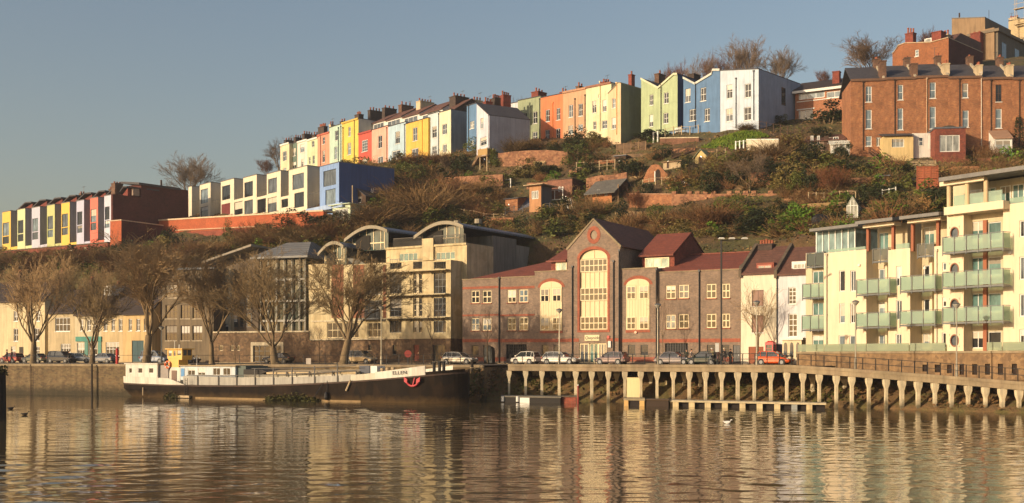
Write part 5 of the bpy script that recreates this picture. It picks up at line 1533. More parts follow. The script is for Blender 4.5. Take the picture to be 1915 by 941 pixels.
 for cx_,cz_,rx,rz in cuts:
  n=20
  for i in range(n):
   t0,t1=2*math.pi*i/n,2*math.pi*(i+1)/n
   def sq(t):
    c,s=math.cos(t),math.sin(t);k=min(.5/abs(c)if abs(c)>1e-6 else 9,.6/abs(s)if abs(s)>1e-6 else 9)
    return(cx_+c*k,d,cz_+s*k)
   p0=(cx_+rx*math.cos(t0),d,cz_+rz*math.sin(t0));p1=(cx_+rx*math.cos(t1),d,cz_+rz*math.sin(t1))
   m.poly([p0,p1,sq(t1),sq(t0)]);m.poly([p0,p1,(p1[0],d+.2,p1[2]),(p0[0],d+.2,p0[2])])
 m.poly([(x0,d,0),(x0,d,ztop),(x0,10,ztop),(x0,10,0)]);m.poly([(x1,d,0),(x1,d,ztop),(x1,1.2,ztop),(x1,1.2,0)])
 m.poly([(x0,d,ztop),(x1,d,ztop),(x1,10,ztop),(x0,10,ztop)])
 m.build('tower_wall',REND,B.root)
 for cx_,cz_,rx,rz in cuts:
  t=MB();t.prism([(cx_+rx*1.02*math.cos(2*math.pi*i/20),cz_+rz*1.02*math.sin(2*math.pi*i/20))for i in range(20)],d+.14,d+.19)
  o=t.build('round_window',G_MID,B.root)
  t=MB()
  for i in range(20):
   a,b=2*math.pi*i/20,2*math.pi*(i+1)/20
   t.prism([(cx_+rx*k*math.cos(q),cz_+rz*k*math.sin(q))for q,k in((a,.86),(b,.86),(b,1.1),(a,1.1))],d-.03,d+.02)
  t.build('rim',plain((132,88,62),.6),o)
 d=.9
 ops=[(1803,415,1841,448),(1803,482,1841,514),(1803,549,1841,582),(1803,620,1841,651.5),(1847,415,1872,450),(1847,480,1872,515),(1847,548,1872,583),(1847,620,1872,652)]
 B.wall('bay_wall',REND_SHADE,X(1801,d),X(1880,d),0,Z(1840,389,d),[B.rect(r,d)for r in ops],d,8)
 for r in ops:fr(r,d,3 if r[0]<1840 else 1,1,FRAME,G_TEAL if r[1]<600 else G_DARK)
 t=MB();x=X(1844,d);t.box(x-.18,x+.18,d-.2,d-.01,0,Z(1844,412,d));t.build('cedar_post',CEDAR,B.root)
 for r in((1757,438,1876,470.5),(1757,505,1876,537),(1757,572.5,1876,604)):balcony(B,(r[0]+6,r[1],r[2],r[3]),1.1,d=-.35)
 q=B.rect((1769,382,1876,397),-.6);t=MB();t.box(q[0],q[2]+.2,-.9,8,q[1],q[3]);t.build('loggia_slab',REND,B.root)
 zl=q[3]
 q=B.rect((1753,317,1855,340),-1.4);t=MB()
 zr=Z(1800,335,-1.2)
 t.prism_x([(-1.6,zr),(9,zr+.6),(9,zr+.95),(-1.6,zr+.35)],X(1758,-1.4),X(1950,-1.4));e=t.build('loggia_roof',CANOPY,B.root)
 t=MB();t.box(X(1768),X(1851),-.9,-.3,zr-.32,zr+.05);t.build('roof_beam',REND,B.root)
 t=MB()
 for px in(1775,1809,1844):t.tube((X(px,-.5),-.5,zl),(X(px,-.5),-.5,zr-.3),.2,.2,10)
 build_each(t,'loggia_column',paint((214,184,136)),B.root)
 t=MB();t.box(X(1775,2),X(1935,2),2.6,8,zl,zr+.1);o=t.build('loggia_room',REND_SHADE,B.root)
 for a,b in((1812,1836),(1840,1862),(1870,1890),(1893,1915)):
  win(B.root,X(a,2.5),X(b,2.5),zl+.05,zr-.5,2.52,2,1,FRAME,G_TEAL,.09,None)
 for a,b in((1784,1806),(1813,1841),(1846,1875)):
  t=MB();t.box(X(a,-.4),X(b,-.4),-.45,-.42,zl+.06,zl+1.0);t.build('glass_panel',GREENG,B.root)
 ops=[(1906.5,412,1922,443),(1906.5,480,1922,523),(1906.5,550,1922,592),(1906.5,616,1922,645)]
 B.wall('wall',REND,X(1876),X(1975),0,Z(1895,381),[B.rect(r)for r in ops],-.004,9)
 for r in ops:fr(r,0,2,1)
 q=B.rect((1888,367,1950,379),.1);t=MB();t.box(q[0],q[2],.1,.14,Z(1900,381)+.02,q[3]);t.build('roof_glass',GREENG,B.root)
 for a,b in((1493,1541),(1542,1620),(1621,1700),(1702,1768),(1846,1874),(1876,1935)):
  t=MB();t.box(X(a,-.55),X(b,-.55),-.6,-.57,.02,.75);t.build('glass_fence',tinted((176,184,162),'fence',.5),B.root)
 B.pipe(1547,478,655,0,plain((170,160,140)));B.pipe(1752.5,470,655,0,plain((200,190,170)))
 for px,py in((1608,496),(1890,473),(1710,500)):
  t=MB();x,z=X(px),Z(px,py);t.box(x-.12,x+.12,-.18 if px!=1710 else 1.5,-.006 if px!=1710 else 1.69,z-.1,z+.1);t.build('wall_light',WHITE,B.root)
 rw=Bld('retaining_wall','brown stone retaining wall with square dark vents below the cream flats','wall',F_AP,1492,0)
 vents=[(1725,682,1734,695),(1748,682,1758,696.5),(1771,682,1780,698),(1794.5,681,1803,701),(1818,681,1827.5,701),(1842,680.5,1851.5,701),(1866,680.5,1876,701),(1892,680.5,1902,701.5),(1918,680,1928,702)]
 m=MB();x0,x1=rw.X(1490,-.7),rw.X(1990,-.7)
 holed(m,x0,x1,1.0,zb-.2,[rw.rect(r,-.7)for r in vents],-.7,.3)
 m.poly([(x0,-.7,1),(x0,-.7,zb-.2),(x0,9,zb-.2),(x0,9,1)])
 m.build('masonry',RUBBLE2,rw.root)
 m=MB();m.box(x0-.05,x1,-.78,9,zb-.195,zb-.005);m.build('coping',CONC,rw.root)
 for r in vents:
  q=rw.rect(r,-.7);t=MB();t.box(q[0],q[2],-.45,-.35,q[1],q[3]);o=t.build('vent',plain((24,22,20),.9),rw.root)
  t=MB()
  for k in range(5):t.box(q[0]+(q[2]-q[0])*(k+.5)/5-.02,q[0]+(q[2]-q[0])*(k+.5)/5+.02,-.5,-.46,q[1],q[3])
  t.build('grille',RUSTY,o)
RUBBLE2=stone([(132,104,72),(150,120,84),(116,92,66),(142,112,80)],'rubble2',2.4,.3)
right_flats()
# jetty: deck on tapered concrete columns, ramping down to the right
JS=[(950,120.0,3.70),(1080,116,3.70),(1220,112,3.71),(1350,108,3.72),(1480,104.3,3.72),(1560,102,3.50),(1640,100,3.26),(1720,98,3.02),(1800,96,2.77),(1860,94.5,2.59),(1915,93,2.42),(2010,90.5,2.12),(2140,87,1.7)]
def jet(px):
 for(a,Ya,za),(b,Yb,zb_)in zip(JS,JS[1:]):
  if a<=px<=b:
   t=(px-a)/(b-a);Y=Ya+(Yb-Ya)*t
   return((px-CX)*Y/FPX,Y,za+(zb_-za)*t)
jt=thing('jetty','long concrete jetty deck on flared cream columns, ramping down at the right','jetty')
sm=[jet(950+k*11.9)for k in range(101)]
def jback(p,w=9):return(p[0]+.25*w,p[1]+w,p[2])
m=MB()
m.loft([[(p[0],p[1],p[2]-.62),(jback(p)[0],jback(p)[1],p[2]-.62),(jback(p)[0],jback(p)[1],p[2]),(p[0],p[1],p[2])]for p in sm])
m.build('deck',CONC,jt)
m=MB()
m.loft([[(p[0]+.05,p[1]+.05,p[2]+.004),(jback(p)[0],jback(p)[1],p[2]+.004),(jback(p)[0],jback(p)[1],p[2]+.03),(p[0]+.05,p[1]+.05,p[2]+.03)]for p in sm])
m.build('deck_paving',ASPHALT,jt)
m=MB()
m.loft([[(p[0]-.02,p[1]-.07,p[2]-.2),(p[0]+.1,p[1]+.3,p[2]-.2),(p[0]+.1,p[1]+.3,p[2]+.07),(p[0]-.02,p[1]-.07,p[2]+.07)]for p in sm])
m.build('edge_beam',CONC_PALE if False else CONC,jt)
COLM=tide(paint((222,202,160),.2,.85,.32,1.5),.25,.9,(70,62,38))
colpx=[952,983,1013.5,1046,1077,1107,1138,1169,1199,1229.5,1260,1290,1320.5,1351,1381,1412,1443,1473,1503,1534,1566,1595,1627,1659.5,1689,1719.5,1751,1782,1813.5,1846,1877.5,1909,1941]
for px in colpx:
 x,y,z=jet(px)
 t=MB();y+=.35;zt=z-.624;w=.13+.02*math.sin(px*3.1)
 b0=-.4
 t.loft([[(x+sx*a,y+sy*b,zz)for sx,sy in((-1,-1),(1,-1),(1,1),(-1,1))]for a,b,zz in((w,.2,b0),(w,.2,zt-.85),(w+.13,.27,zt-.4),(w+.15,.29,zt))])
 t.build('column',COLM,jt)
for px in[1001,1034,1062,1092,1123,1153,1217,1280,1310,1343,1520,1580,1700,1763,1826,1890]:
 x,y,z=jet(px);k=4.2
 x*=(y+k)/y;y+=k;zt=z-.624
 t=MB();t.loft([[(x+sx*a,y+sy*a,zz)for sx,sy in((-1,-1),(1,-1),(1,1),(-1,1))]for a,zz in((.17,-.3),(.17,zt-.8),(.34,zt-.3),(.34,zt))])
 t.build('column',COLM,jt)
for a,b,y0,y1,k in((1172,1201,706,747,.2),(1022,1036,714,745,3.4),(1054,1067,713,738,3.4),(1243,1247,712,720,3.0)):
 p,q=jet(a),jet(b);Yp=p[1]+k
 u,v=at(a,y0,Yp),at(b,y1,q[1]+k)
 t=MB();t.prism_z([(u.x,Yp),(v.x,q[1]+k),(v.x+.03,q[1]+k+.15),(u.x+.03,Yp+.15)],max(-.2,v.z),min(u.z,p[2]-.7))
 t.build('pale_panel',paint((220,196,136),.08,.8,.15),jt)
m=MB()
for px in colpx[::2]:
 x,y,z=jet(px);m.prism_z([(x-.12,y+.7),(x+.12,y+.7),(x+1.7,y+7),(x+1.4,y+7)],z-.95,z-.63)
m.build('cross_beam',CONC_DARK,jt)
# railings
def railing(pts,label,hgt=1.05,step=1,name='railing',rails=(1.0,.52),r=.032):
 t=thing(name,label,'railing',pts[0])
 o=pts[0]
 L=[(p[0]-o[0],p[1]-o[1],p[2]-o[2])for p in pts]
 for p in L:
  m=MB();m.tube(p,(p[0],p[1],p[2]+hgt),r*1.35,r*1.35,6)
  m.build('post',BLACKM,t)
 for k in rails:
  m=MB();m.path([(p[0],p[1],p[2]+hgt*k)for p in L],r*.8,6);m.build('rail',BLACKM,t)
 return t
railing([(p[0]+.06,p[1]+.12,p[2]+.05)for p in(jet(953+k*22.9)for k in range(24))],'dark two bar railing along the level part of the jetty')
railing([(p[0]+.06,p[1]+.12,p[2]+.05)for p in(jet(1492+k*24.2)for k in range(24))],'dark two bar railing along the sloping jetty ramp')
railing([(*qxy(px,.3),ROAD+.05)for px in range(700,941,23)if px<900],'dark railing on the quay edge behind the barge bow')
railing([(*qxy(px,.3),ROAD+.05)for px in range(8,690,40)],'sparse post and bar railing along the left quay edge',rails=(.97,),r=.026)
# pontoons and moorings at the water's edge
FLOATM=paint((206,182,130),.2,.85,.3)
pn=thing('pontoon','long white decked floating pontoon with cream floats in front of the jetty','pontoon')
FP=Fac(1180,106.5,1545,98.0)
def fp(px,d):return FP.xy(px,d)
m=MB();m.prism_z([fp(1252,0),fp(1545,0),fp(1545,2.0),fp(1252,2.0)],.42,.58);m.build('deck',paint((190,172,132)),pn)
for px in(1258,1288,1318,1350,1383,1415,1448,1480,1508):
 m=MB();m.prism_z([fp(px,.08),fp(px+11,.08),fp(px+11,1.9),fp(px,1.9)],-.3,.415);m.build('float',FLOATM if px!=1480 else plain((120,124,120)),pn)
m=MB();m.prism_z([fp(1256,.5),fp(1543,.5),fp(1543,1.5),fp(1256,1.5)],-.2,.41);m.build('frame',plain((34,26,22),.9),pn)
pn=thing('pontoon','short yellow ended pontoon below the pale jetty panel','pontoon')
m=MB();m.prism_z([fp(1166,-.4),fp(1206,-.4),fp(1206,2),fp(1166,2)],.5,.7);m.build('deck',paint((150,132,96)),pn)
for a,b in((1167,1175),(1196,1205)):
 m=MB();m.prism_z([fp(a,-.38),fp(b,-.38),fp(b,1.9),fp(a,1.9)],-.3,.495);m.build('float',paint((206,160,80)),pn)
m=MB();m.prism_z([fp(1175.5,-.2),fp(1195.5,-.2),fp(1195.5,1.8),fp(1175.5,1.8)],-.3,.49);m.build('hull',plain((36,26,24),.9),pn)
pn=thing('pontoon','dark flat punt moored between the two pontoons','boat')
m=MB();m.prism_z([fp(1207,-.2),fp(1250,-.2),fp(1254,1),fp(1250,2),fp(1207,2)],-.3,.55);m.build('hull',plain((58,44,32),.9),pn)
m=MB();m.prism_z([fp(1206.5,-.3),fp(1251,-.3),fp(1255,1),fp(1251,2.1),fp(1206.5,2.1)],.555,.63);m.build('gunwale',plain((88,68,48),.9),pn)
F2=Fac(938,114.5,1180,108.5)
pn=thing('work_punt','grey flat work pontoon with a pale end below the left jetty columns','boat')
m=MB();m.prism_z([F2.xy(938,0),F2.xy(1048,0),F2.xy(1050,1),F2.xy(1046,2.4),F2.xy(938,2.2)],-.3,.52);m.build('hull',plain((44,40,36),.9),pn)
m=MB();m.prism_z([F2.xy(937,-.06),F2.xy(1049,-.06),F2.xy(1052,1),F2.xy(1047,2.5),F2.xy(937,2.3)],.525,.66);m.build('deck',paint((112,104,88)),pn)
m=MB();m.prism_z([F2.xy(972,-.05),F2.xy(990,-.05),F2.xy(990,-.01),F2.xy(972,-.01)],0,.5);m.build('pale_panel',WHITE,pn)
for px in(940,968):
 m=MB();c=F2.xy(px,-.1);m.tube((c[0],c[1],.1),(c[0],c[1],.62),.16,.16,8);m.build('fender',WHITE,pn)
br=thing('brick_block','low red brick landing block beside the red post at the jetty foot','landing')
m=MB();m.prism_z([F2.xy(1050,.4),F2.xy(1078,.4),F2.xy(1078,2.6),F2.xy(1050,2.6)],-.3,.62);m.build('masonry',BRICK_RED,br)
m=MB();m.prism_z([F2.xy(1049.5,.3),F2.xy(1078.5,.3),F2.xy(1078.5,2.7),F2.xy(1049.5,2.7)],.624,.7);m.build('coping',CONC_DARK,br)
rp=F2.xy(1081,.2)
pl=thing('marker_post','thin red post standing in the water by the brick block','post',(*rp,0))
m=MB();m.tube((0,0,-.5),(0,0,1.75),.07,.07,8);m.build('shaft',paint((170,50,40)),pl)
m=MB();m.tube((0,0,1.752),(0,0,1.85),.09,.05,8);m.build('cap',WHITE,pl)
c=F_QW.xy(883,-1.2)
pl=thing('mooring_pile','tall dark timber mooring pile between the barge bow and the jetty','post',(c[0],c[1],0))
m=MB();m.tube((0,0,-1),(0,0,4.2),.17,.15,9);m.build('shaft',plain((40,32,26),.9),pl)
m=MB();m.torus((0,0,3.4),.2,.04,14,5,'z');m.build('rope_ring',TIMBER_PALE,pl)
c=F_QW.xy(172,-.5)
pl=thing('mooring_pile','dark timber fender pile against the left quay wall','post',(c[0],c[1],0))
m=MB();m.tube((0,0,-1),(0,0,3.7),.11,.1,9);m.build('shaft',plain((40,32,26),.9),pl)
m=MB();m.torus((0,0,2.9),.17,.04,14,5,'z');m.build('rope_ring',RUSTY,pl)
c=at(-3,785,82)
st=thing('mooring_dolphin','black timber dolphin with plants on top at the left picture edge','mooring post',(c.x,c.y,0))
for k,(dx,dy,r,h)in enumerate(((-.35,0,.36,3.35),(.12,.25,.34,3.5),(.22,-.25,.33,3.2),(-.1,-.45,.3,3.1))):
 m=MB();m.tube((dx,dy,-.8),(dx*.85,dy*.85,h),r,r*.93,10);m.build('pile',plain((26,22,18),.95),st)
m=MB()
for k in range(160):
 a=rnd.uniform(0,6.28);q=rnd.uniform(0,.6);p=Vector((q*math.cos(a),q*math.sin(a),rnd.uniform(3.2,3.85)));s=.14
 v1=Vector((rnd.gauss(0,1),rnd.gauss(0,1),rnd.gauss(0,1))).normalized()*s;v2=v1.orthogonal().normalized()*s*.6
 m.poly([p-v1,p+v2,p+v1,p-v2])
m.build('leaves',leafm((58,60,30),(84,74,40),'dolphin'),st)
# the barge
def barge():
 F=F_BG
 bx,by=F.xy(218)
 bg_=thing('barge','long old cargo barge with black hull, white bow bulwark and yellow wheelhouse','barge',(bx,by,0),F.A)
 X=lambda px,d=0:F.u(px,d)-F.u(218,0)
 Z=lambda px,py,d=0:F.z(px,py,d)
 BM=5.6;C=BM/2
 L=X(874,2.8)
 HULL=stone([(34,28,23),(46,35,26),(29,25,22)],'hull',.8,.5,.9,zs=.5,bump=.1);HULL.node_tree.nodes['Principled BSDF'].inputs['Specular IOR Level'].default_value=.15;tide(HULL,.1,.75,(74,58,36))
 GREYP=paint((166,160,146),.12,.6,.3);WHITEP=paint((214,206,188),.08,.55,.25);PALE=paint((196,186,160),.12,.6,.3)
 def half(x):
  if x<4:return C*(.62+.38*(max(0,x)/4)**.6)
  if x>L-5:t=(x-(L-5))/5;return C*math.sqrt(max(0.0025,1-t**2.0))
  return C
 def sheer(x):
  t=x/L
  if x<8:return 1.55-.12*(x/8)-.0
  return 1.43+1.62*max(0,(t-.3)/.7)**1.9
 st=[0,.6,1.5,3,5,8,12,16,20,24,28,31,34,36,38]+[L-5+5*k for k in(.0,.2,.4,.55,.68,.78,.86,.92,.96,.985,1.0)]
 st=sorted(s for s in set(st)if s<=L)
 rings=[]
 for x in st:
  b=half(x);zt=sheer(x)
  kb=.55 if x<2 else(.55+.45*min(1,(x-2)/4))
  if x>L-4:kb=1-.35*(x-L+4)/4
  zb=-.6
  ring=[(x,C-b*kb,zb),(x,C-b*(kb*.4+.6),.35),(x,C-b,zt*.62),(x,C-b,zt),(x,C+b,zt),(x,C+b,zt*.62),(x,C+b*(kb*.4+.6),.35),(x,C+b*kb,zb)]
  if x<2.2:ring=[(px_+(1.4*(1-x/2.2)if pz<.2 else(.5*(1-x/2.2)if pz<.6 else 0)),py_,pz)for px_,py_,pz in ring]
  rings.append(ring)
 m=MB();m.loft(rings);m.build('hull',HULL,bg_)
 m=MB()
 for s in(-1,1):
  m.loft([[(x,C+s*(half(x)+.01),sheer(x)-.14),(x,C+s*(half(x)+.09),sheer(x)-.14),(x,C+s*(half(x)+.09),sheer(x)+.02),(x,C+s*(half(x)+.01),sheer(x)+.02)]for x in st])
 m.build('rubbing_strake',RUSTY,bg_)
 m=MB()
 m.loft([[(x,C-half(x)*1.004,-.1),(x,C-half(x)*1.008-.01,-.1),(x,C-half(x)*1.008-.01,.16),(x,C-half(x)*1.004,.16)]for x in st if 9<x<L-9])
 m.build('waterline_band',paint((150,120,70),.4),bg_)
 def bulwark(name,mat,x0,x1,h0,h1,inn=0.0,both=True,taper=None):
  q=sorted({x0,x1,*[s for s in st if x0<s<x1]})
  m=MB()
  for s in((-1,1)if both else(-1,)):
   r=[]
   for x in q:
    b=half(x)-inn;t=(x-x0)/(x1-x0);h=h0+(h1-h0)*t
    if taper and x>taper:h*=max(.06,1-(x-taper)/(x1-taper))
    o=.05 if inn==0 else 0
    r.append([(x,C+s*(b-.0),sheer(x)+.022),(x,C+s*(b-.1),sheer(x)+.022),(x,C+s*(b-.1+o),sheer(x)+h),(x,C+s*(b+o),sheer(x)+h)])
   m.loft(r)
  return m.build(name,mat,bg_)
 xs_=X(345)
 bulwark('stern_bulwark',WHITEP,.02,xs_,.78,.72,0,True,X(325))
 bulwark('side_deck_panel',GREYP,xs_-.6,X(661),1.0,.62,.42)
 bulwark('side_panel',PALE,X(655),X(703),.62,.66,.1)
 bulwark('bow_bulwark',WHITEP,X(702),L-3.2,.72,.92,0)
 bulwark('bow_rail',HULL,L-3.19,L-.05,.3,.3,0)
 m=MB();m.add([(x,C+s*(half(x)-.08),sheer(x)+.03)for x in st for s in(-1,1)],[(2*i,2*i+1,2*i+3,2*i+2)for i in range(len(st)-1)]);m.build('deck',plain((92,80,66),.9),bg_)
 for px in(365,404,438,472.5,507,542,584,627):
  x=X(px);m=MB();y=C-half(x)+.36;m.box(x-.06,x+.06,y-.04,y+.05,sheer(x)+.03,sheer(x)+1.05+.75*(px>460));m.build('stanchion',plain((70,66,62),.6),bg_)
 m=MB()
 pts=[(X(p),C-half(X(p))+.36,sheer(X(p))+1.06)for p in(345,420,500,580,660)];m.path(pts,.05)
 pts=[(X(p),C-half(X(p))+.36,sheer(X(p))+1.78-.0012*(p-466))for p in(466,500,542,584,627,662)];m.path(pts,.04);m.build('handrail',plain((96,92,86),.5),bg_)
 y0,y1=C-1.9,C+1.9
 def cabin(name,px0,px1,top,bot,mat,ops,y0=y0,y1=y1,roofm=None,oh=.12,glass=G_DARK,fr=None,cols=1,y1s=None):
  x0,x1=X(px0,y0),X(px1,y0);z1=Z((px0+px1)/2,top,y0);z0=Z((px0+px1)/2,bot,y0)
  t=MB();rr=[(X(a,y0),Z((a+b)/2,d_,y0),X(b,y0),Z((a+b)/2,c,y0))for a,c,b,d_ in ops]
  holed(t,x0,x1,z0-.4,z1,rr,y0,.08)
  t.poly([(x0,y0,z0-.4),(x0,y0,z1),(x0,y1,z1),(x0,y1,z0-.4)]);t.poly([(x1,y0,z0-.4),(x1,y0,z1),(x1,y1,z1),(x1,y1,z0-.4)]);t.poly([(x0,y1,z0-.4),(x0,y1,z1),(x1,y1,z1),(x1,y1,z0-.4)])
  o=t.build(name,mat,bg_)
  t=MB();t.box(x0-oh,x1+oh,y0-oh,y1+oh,z1+.003,z1+.1);t.build('roof',roofm or mat,o)
  for r in rr:win(o,r[0],r[2],r[1],r[3],y0+.02,cols,1,fr or FRAME,glass,.05,None)
  return o,x0,x1,z0,z1
 cabin('aft_cabin',235,294.5,681,708,WHITEP,[(241,688,247,698),(258,688,266.5,698),(278,688,287,698)])
 m=MB();m.box(X(294.8,y0),X(311,y0),C-1.6,C+1.6,1.4,Z(300,683,y0));m.build('companionway',plain((150,140,132),.7),bg_)
 xa,xb,xc=X(305,y0),X(314,y0),X(332,y0);z0,z1=1.3,Z(320,687,y0)
 m=MB();m.prism([(xa,z0),(xc,z0),(xc,z1),(xb,z1)],C-1.5,C+1.5);dh=m.build('deckhouse',WHITEP,bg_)
 t=MB();t.box(X(321.5,C-1.5),X(330.5,C-1.5),C-1.56,C-1.505,1.5,Z(326,693,C-1.5));t.build('door',plain((104,74,56)),dh)
 YEL=paint((236,180,40),.06,.5,.12)
 yw=C-1.5;YE=yw+1.5;YM=yw+.75
 xa,xb=X(315,yw),X(334,yw);zt=Z(325,671,yw)
 m=MB();m.box(xa,xb,yw,YE-.05,z1+.002,zt);wh=m.build('wheelhouse',YEL,bg_)
 xe=X(341,yw);zr=Z(330,653.5,yw);z4=Z(331,673,yw)
 ops=[(315,655,322,667),(324.5,655,329.5,666.5),(331.5,654.5,339.5,665)]
 t=MB();rr=[(X(a,yw),Z((a+b)/2,d_,yw),X(b,yw),Z((a+b)/2,c,yw))for a,c,b,d_ in ops]
 holed(t,xa-.1,xe,zt+.002,zr,rr,yw-.05,.08)
 t.poly([(xa-.1,yw-.05,zt),(xa-.1,YE,zt),(xa-.1,YE,zr),(xa-.1,yw-.05,zr)]);t.poly([(xa-.1,YE,zt),(xe,YE,zt),(xe,YE,zr),(xa-.1,YE,zr)])
 r2=[(yw+.15,rr[2][1],YM-.05,rr[2][3]),(YM+.05,rr[2][1],YE-.12,rr[2][3])]
 for a,b in((yw-.05,r2[0][0]),(r2[0][2],r2[1][0]),(r2[1][2],YE)):t.poly([(xe,a,zt),(xe,b,zt),(xe,b,zr),(xe,a,zr)])
 for q in r2:t.poly([(xe,q[0],zt),(xe,q[2],zt),(xe,q[2],q[1]),(xe,q[0],q[1])]);t.poly([(xe,q[0],q[3]),(xe,q[2],q[3]),(xe,q[2],zr),(xe,q[0],zr)])
 t.box(xb+.01,xe,yw-.049,YE-.01,z4,zt+.001)
 t.build('cab',YEL,wh)
 for q in rr:win(wh,q[0],q[2],q[1],q[3],yw-.02,1,1,YEL,G_MID,.05,None)
 t=MB()
 for q in r2:t.box(xe-.06,xe-.03,q[0],q[2],q[1],q[3])
 t.build('fore_window',G_MID,wh)
 t=MB();t.box(xa-.3,xe+.2,yw-.25,YE+.25,zr+.003,zr+.1);t.build('roof',YEL,wh)
 t=MB();t.tube((xa+.2,YM,zr+.1),(xa+.2,YM,zr+1.0),.03);t.tube((xa+.9,YM,zr+.1),(xa+.9,YM,zr+.55),.05);t.build('mast',WHITE,wh)
 t=MB();cx_,cz_=X(315,yw),Z(315,682,yw)
 t.torus((cx_,yw-.12,cz_),.36,.1,18,7,'y');lb=t.build('lifebuoy',plain((214,96,34),.6),None)
 lb.parent=bg_
 t=MB()
 for k in range(4):t.torus((cx_,yw-.12,cz_),.36,.108,2,7,'y',math.pi/4+k*math.pi/2-.16,math.pi/4+k*math.pi/2+.16)
 t.build('band',WHITE,lb)
 PB=paint((196,204,206),.08,.6,.2)
 ops=[]
 for a,b in((351,365),(370,384),(398,412),(417,431)):ops.append((a,688,b,702))
 o,x0,x1,zz0,zz1=cabin('long_deckhouse',337.5,440,685,704.5,PB,ops,C-2.0,C+2.0,paint((186,160,116),.15,.8,.2),.22,G_DARK,FRAME,2)
 t=MB();t.box(X(339,C-2),X(345,C-2),C-2.05,C-2.004,zz0,Z(342,689,C-2));t.build('door',paint((92,152,206)),o)
 t=MB();t.box(x1+.01,X(456,C-2),C-1.7,C+1.9,1.4,Z(448,684.5,C-2));t.build('end_shelter',paint((96,108,100)),bg_)
 t=MB();t.tube((X(368,C),C,zz1),(X(368,C),C,zz1+1.2),.06);t.build('flue',WHITE,bg_)
 xh0,xh1=X(456,C-2),X(672,C-2)
 m=MB();m.loft([[(x,C-2.0,1.4),(x,C+2.0,1.4),(x,C+2.0,zc),(x,C-2.0,zc)]for x,zc in((xh0+.02,2.62),(xh1,2.86))]);m.build('coaming',PALE,bg_)
 m=MB();m.prism([(xh0+.03,2.64),(X(490,C-2),2.7),(X(500,C-2),2.95),(X(492,C-2),3.12),(xh0+.05,3.2)],C-2.1,C+2.1);m.build('tarpaulin',plain((58,54,50),.9),bg_)
 n=4
 for i in range(n):
  a=X(500,C-2)+(xh1-X(500,C-2))*i/n;b=X(500,C-2)+(xh1-X(500,C-2))*(i+1)/n-.14
  za=2.70+.16*i/n
  m=MB();m.prism_x([(C-2.15,za),(C+2.15,za),(C+2.15,za+.2),(C,za+.42),(C-2.15,za+.2)],a,b);hb=m.build('hatch_cover',paint((206,178,128),.12,.8,.2),bg_)
  t=MB();t.prism_x([(C-2.25,za-.25),(C-2.152,za-.25),(C-2.152,za+.3),(C-2.25,za+.3)],b-.16,b-.04);t.build('batten',plain((70,60,50)),hb)
 def bxx(name,r,y,dep,mat):
  t=MB();t.box(X(r[0],y),X(r[2],y),y,y+dep,Z((r[0]+r[2])/2,r[3],y),Z((r[0]+r[2])/2,r[1],y));return t.build(name,mat,bg_)
 bxx('deck_locker',(672,684,691,698),C-1.6,1.4,plain((62,66,78),.6));bxx('deck_locker',(692,684.5,705,698),C-1.5,1.4,WHITE)
 for px in(715,725,735):
  x=X(px,C-1.5);z=sheer(x);t=MB();t.lathe([(.17,z),(.15,z+.85),(.2,z+.9),(.2,z+1.12)],9,(x,C-1.5));t.build('bollard',TIMBER_PALE,bg_)
 for px in(812,822,830):
  x=X(px,C);t=MB();z=sheer(x);t.lathe([(.16,z),(.16,z+1.15),(.22,z+1.2),(.2,z+1.32)],8,(x,C));t.build('bollard',BLACKM,bg_)
 xa,xb=X(738),X(758.5);x=(xa+xb)/2;yb=C-half(x)-.065
 ang=math.atan2((C-half(xb))-(C-half(xa)),xb-xa)
 o=text_mesh(bg_,'ELLEN',.5,(x,yb-.03,sheer(x)+.45),(R(90)-.05,-.045,ang),plain((30,26,24)),'ship_name',.01)
 o.scale=(1.25,1,1)
 RED=plain((176,30,42),.55)
 x=X(773);y=C-half(x)-.12;z=Z(773,722)
 a=MB()
 pts=[]
 for k in range(9):
  t=math.pi*(1.04+.92*k/8);pts.append((x+.72*math.cos(t),y-.05,z+.62+.62*math.sin(t)))
 a.path(pts,.1,7)
 for p,q in((pts[0],pts[2]),(pts[-1],pts[-3])):
  d=(Vector(p)-Vector(q)).normalized();p=Vector(p)
  s=d.cross(Vector((0,1,0)))
  a.prism([((p+d*.4).x,(p+d*.4).z),((p+s*.24).x,(p+s*.24).z),((p-d*.36+s*.07).x,(p-d*.36).z),((p-s*.2).x,(p-s*.2).z)],y-.16,y-.02)
 a.tube((x,y,z),(x+.18,y+.08,z+.8),.08,.08,7)
 a.build('anchor',RED,bg_)
 m=MB();m.tube((X(657),C-half(X(657))-.12,Z(657,711)),(X(649),C-half(X(649))-.16,Z(649,731)),.1,.1,7);m.build('fender_pole',TIMBER_PALE,bg_)
 m=MB();x=X(613);m.tube((x,-.1,Z(613,712)),(x,-.12,Z(613,742)),.035);m.tube((x-.5,-.1,Z(613,716)),(X(590),-.6,.05),.03);m.lathe([(.12,.15),(.22,.4),(.2,.8),(.08,1.0)],9,(x,-.25));m.build('fender',BLACKM,bg_)
 m=MB();x=X(347)
 for dx in(0,.35):m.tube((x+dx,-.08,.0),(x+dx,-.08,2.2),.03)
 for k in range(8):m.tube((x,-.08,.1+k*.26),(x+.35,-.08,.1+k*.26),.025)
 m.build('side_ladder',BLACKM,bg_)
 m=MB();x=X(268);m.tube((x,C-half(x)-.06,.2),(x,C-half(x)-.06,1.1),.06);m.box(x+4.2,x+7.2,-.35,-.02,.06,.3);build_each(m,'fender_log',TIMBER_PALE,bg_)
 m=MB();m.prism([(-.5,-.6),(.9,-.6),(.75,1.2),(.25,1.2)],C-.06,C+.06);m.build('rudder',RUSTY,bg_)
 return bg_
barge()
p0=at(900,685,119);c=F_QW.xy(883,-1.2)
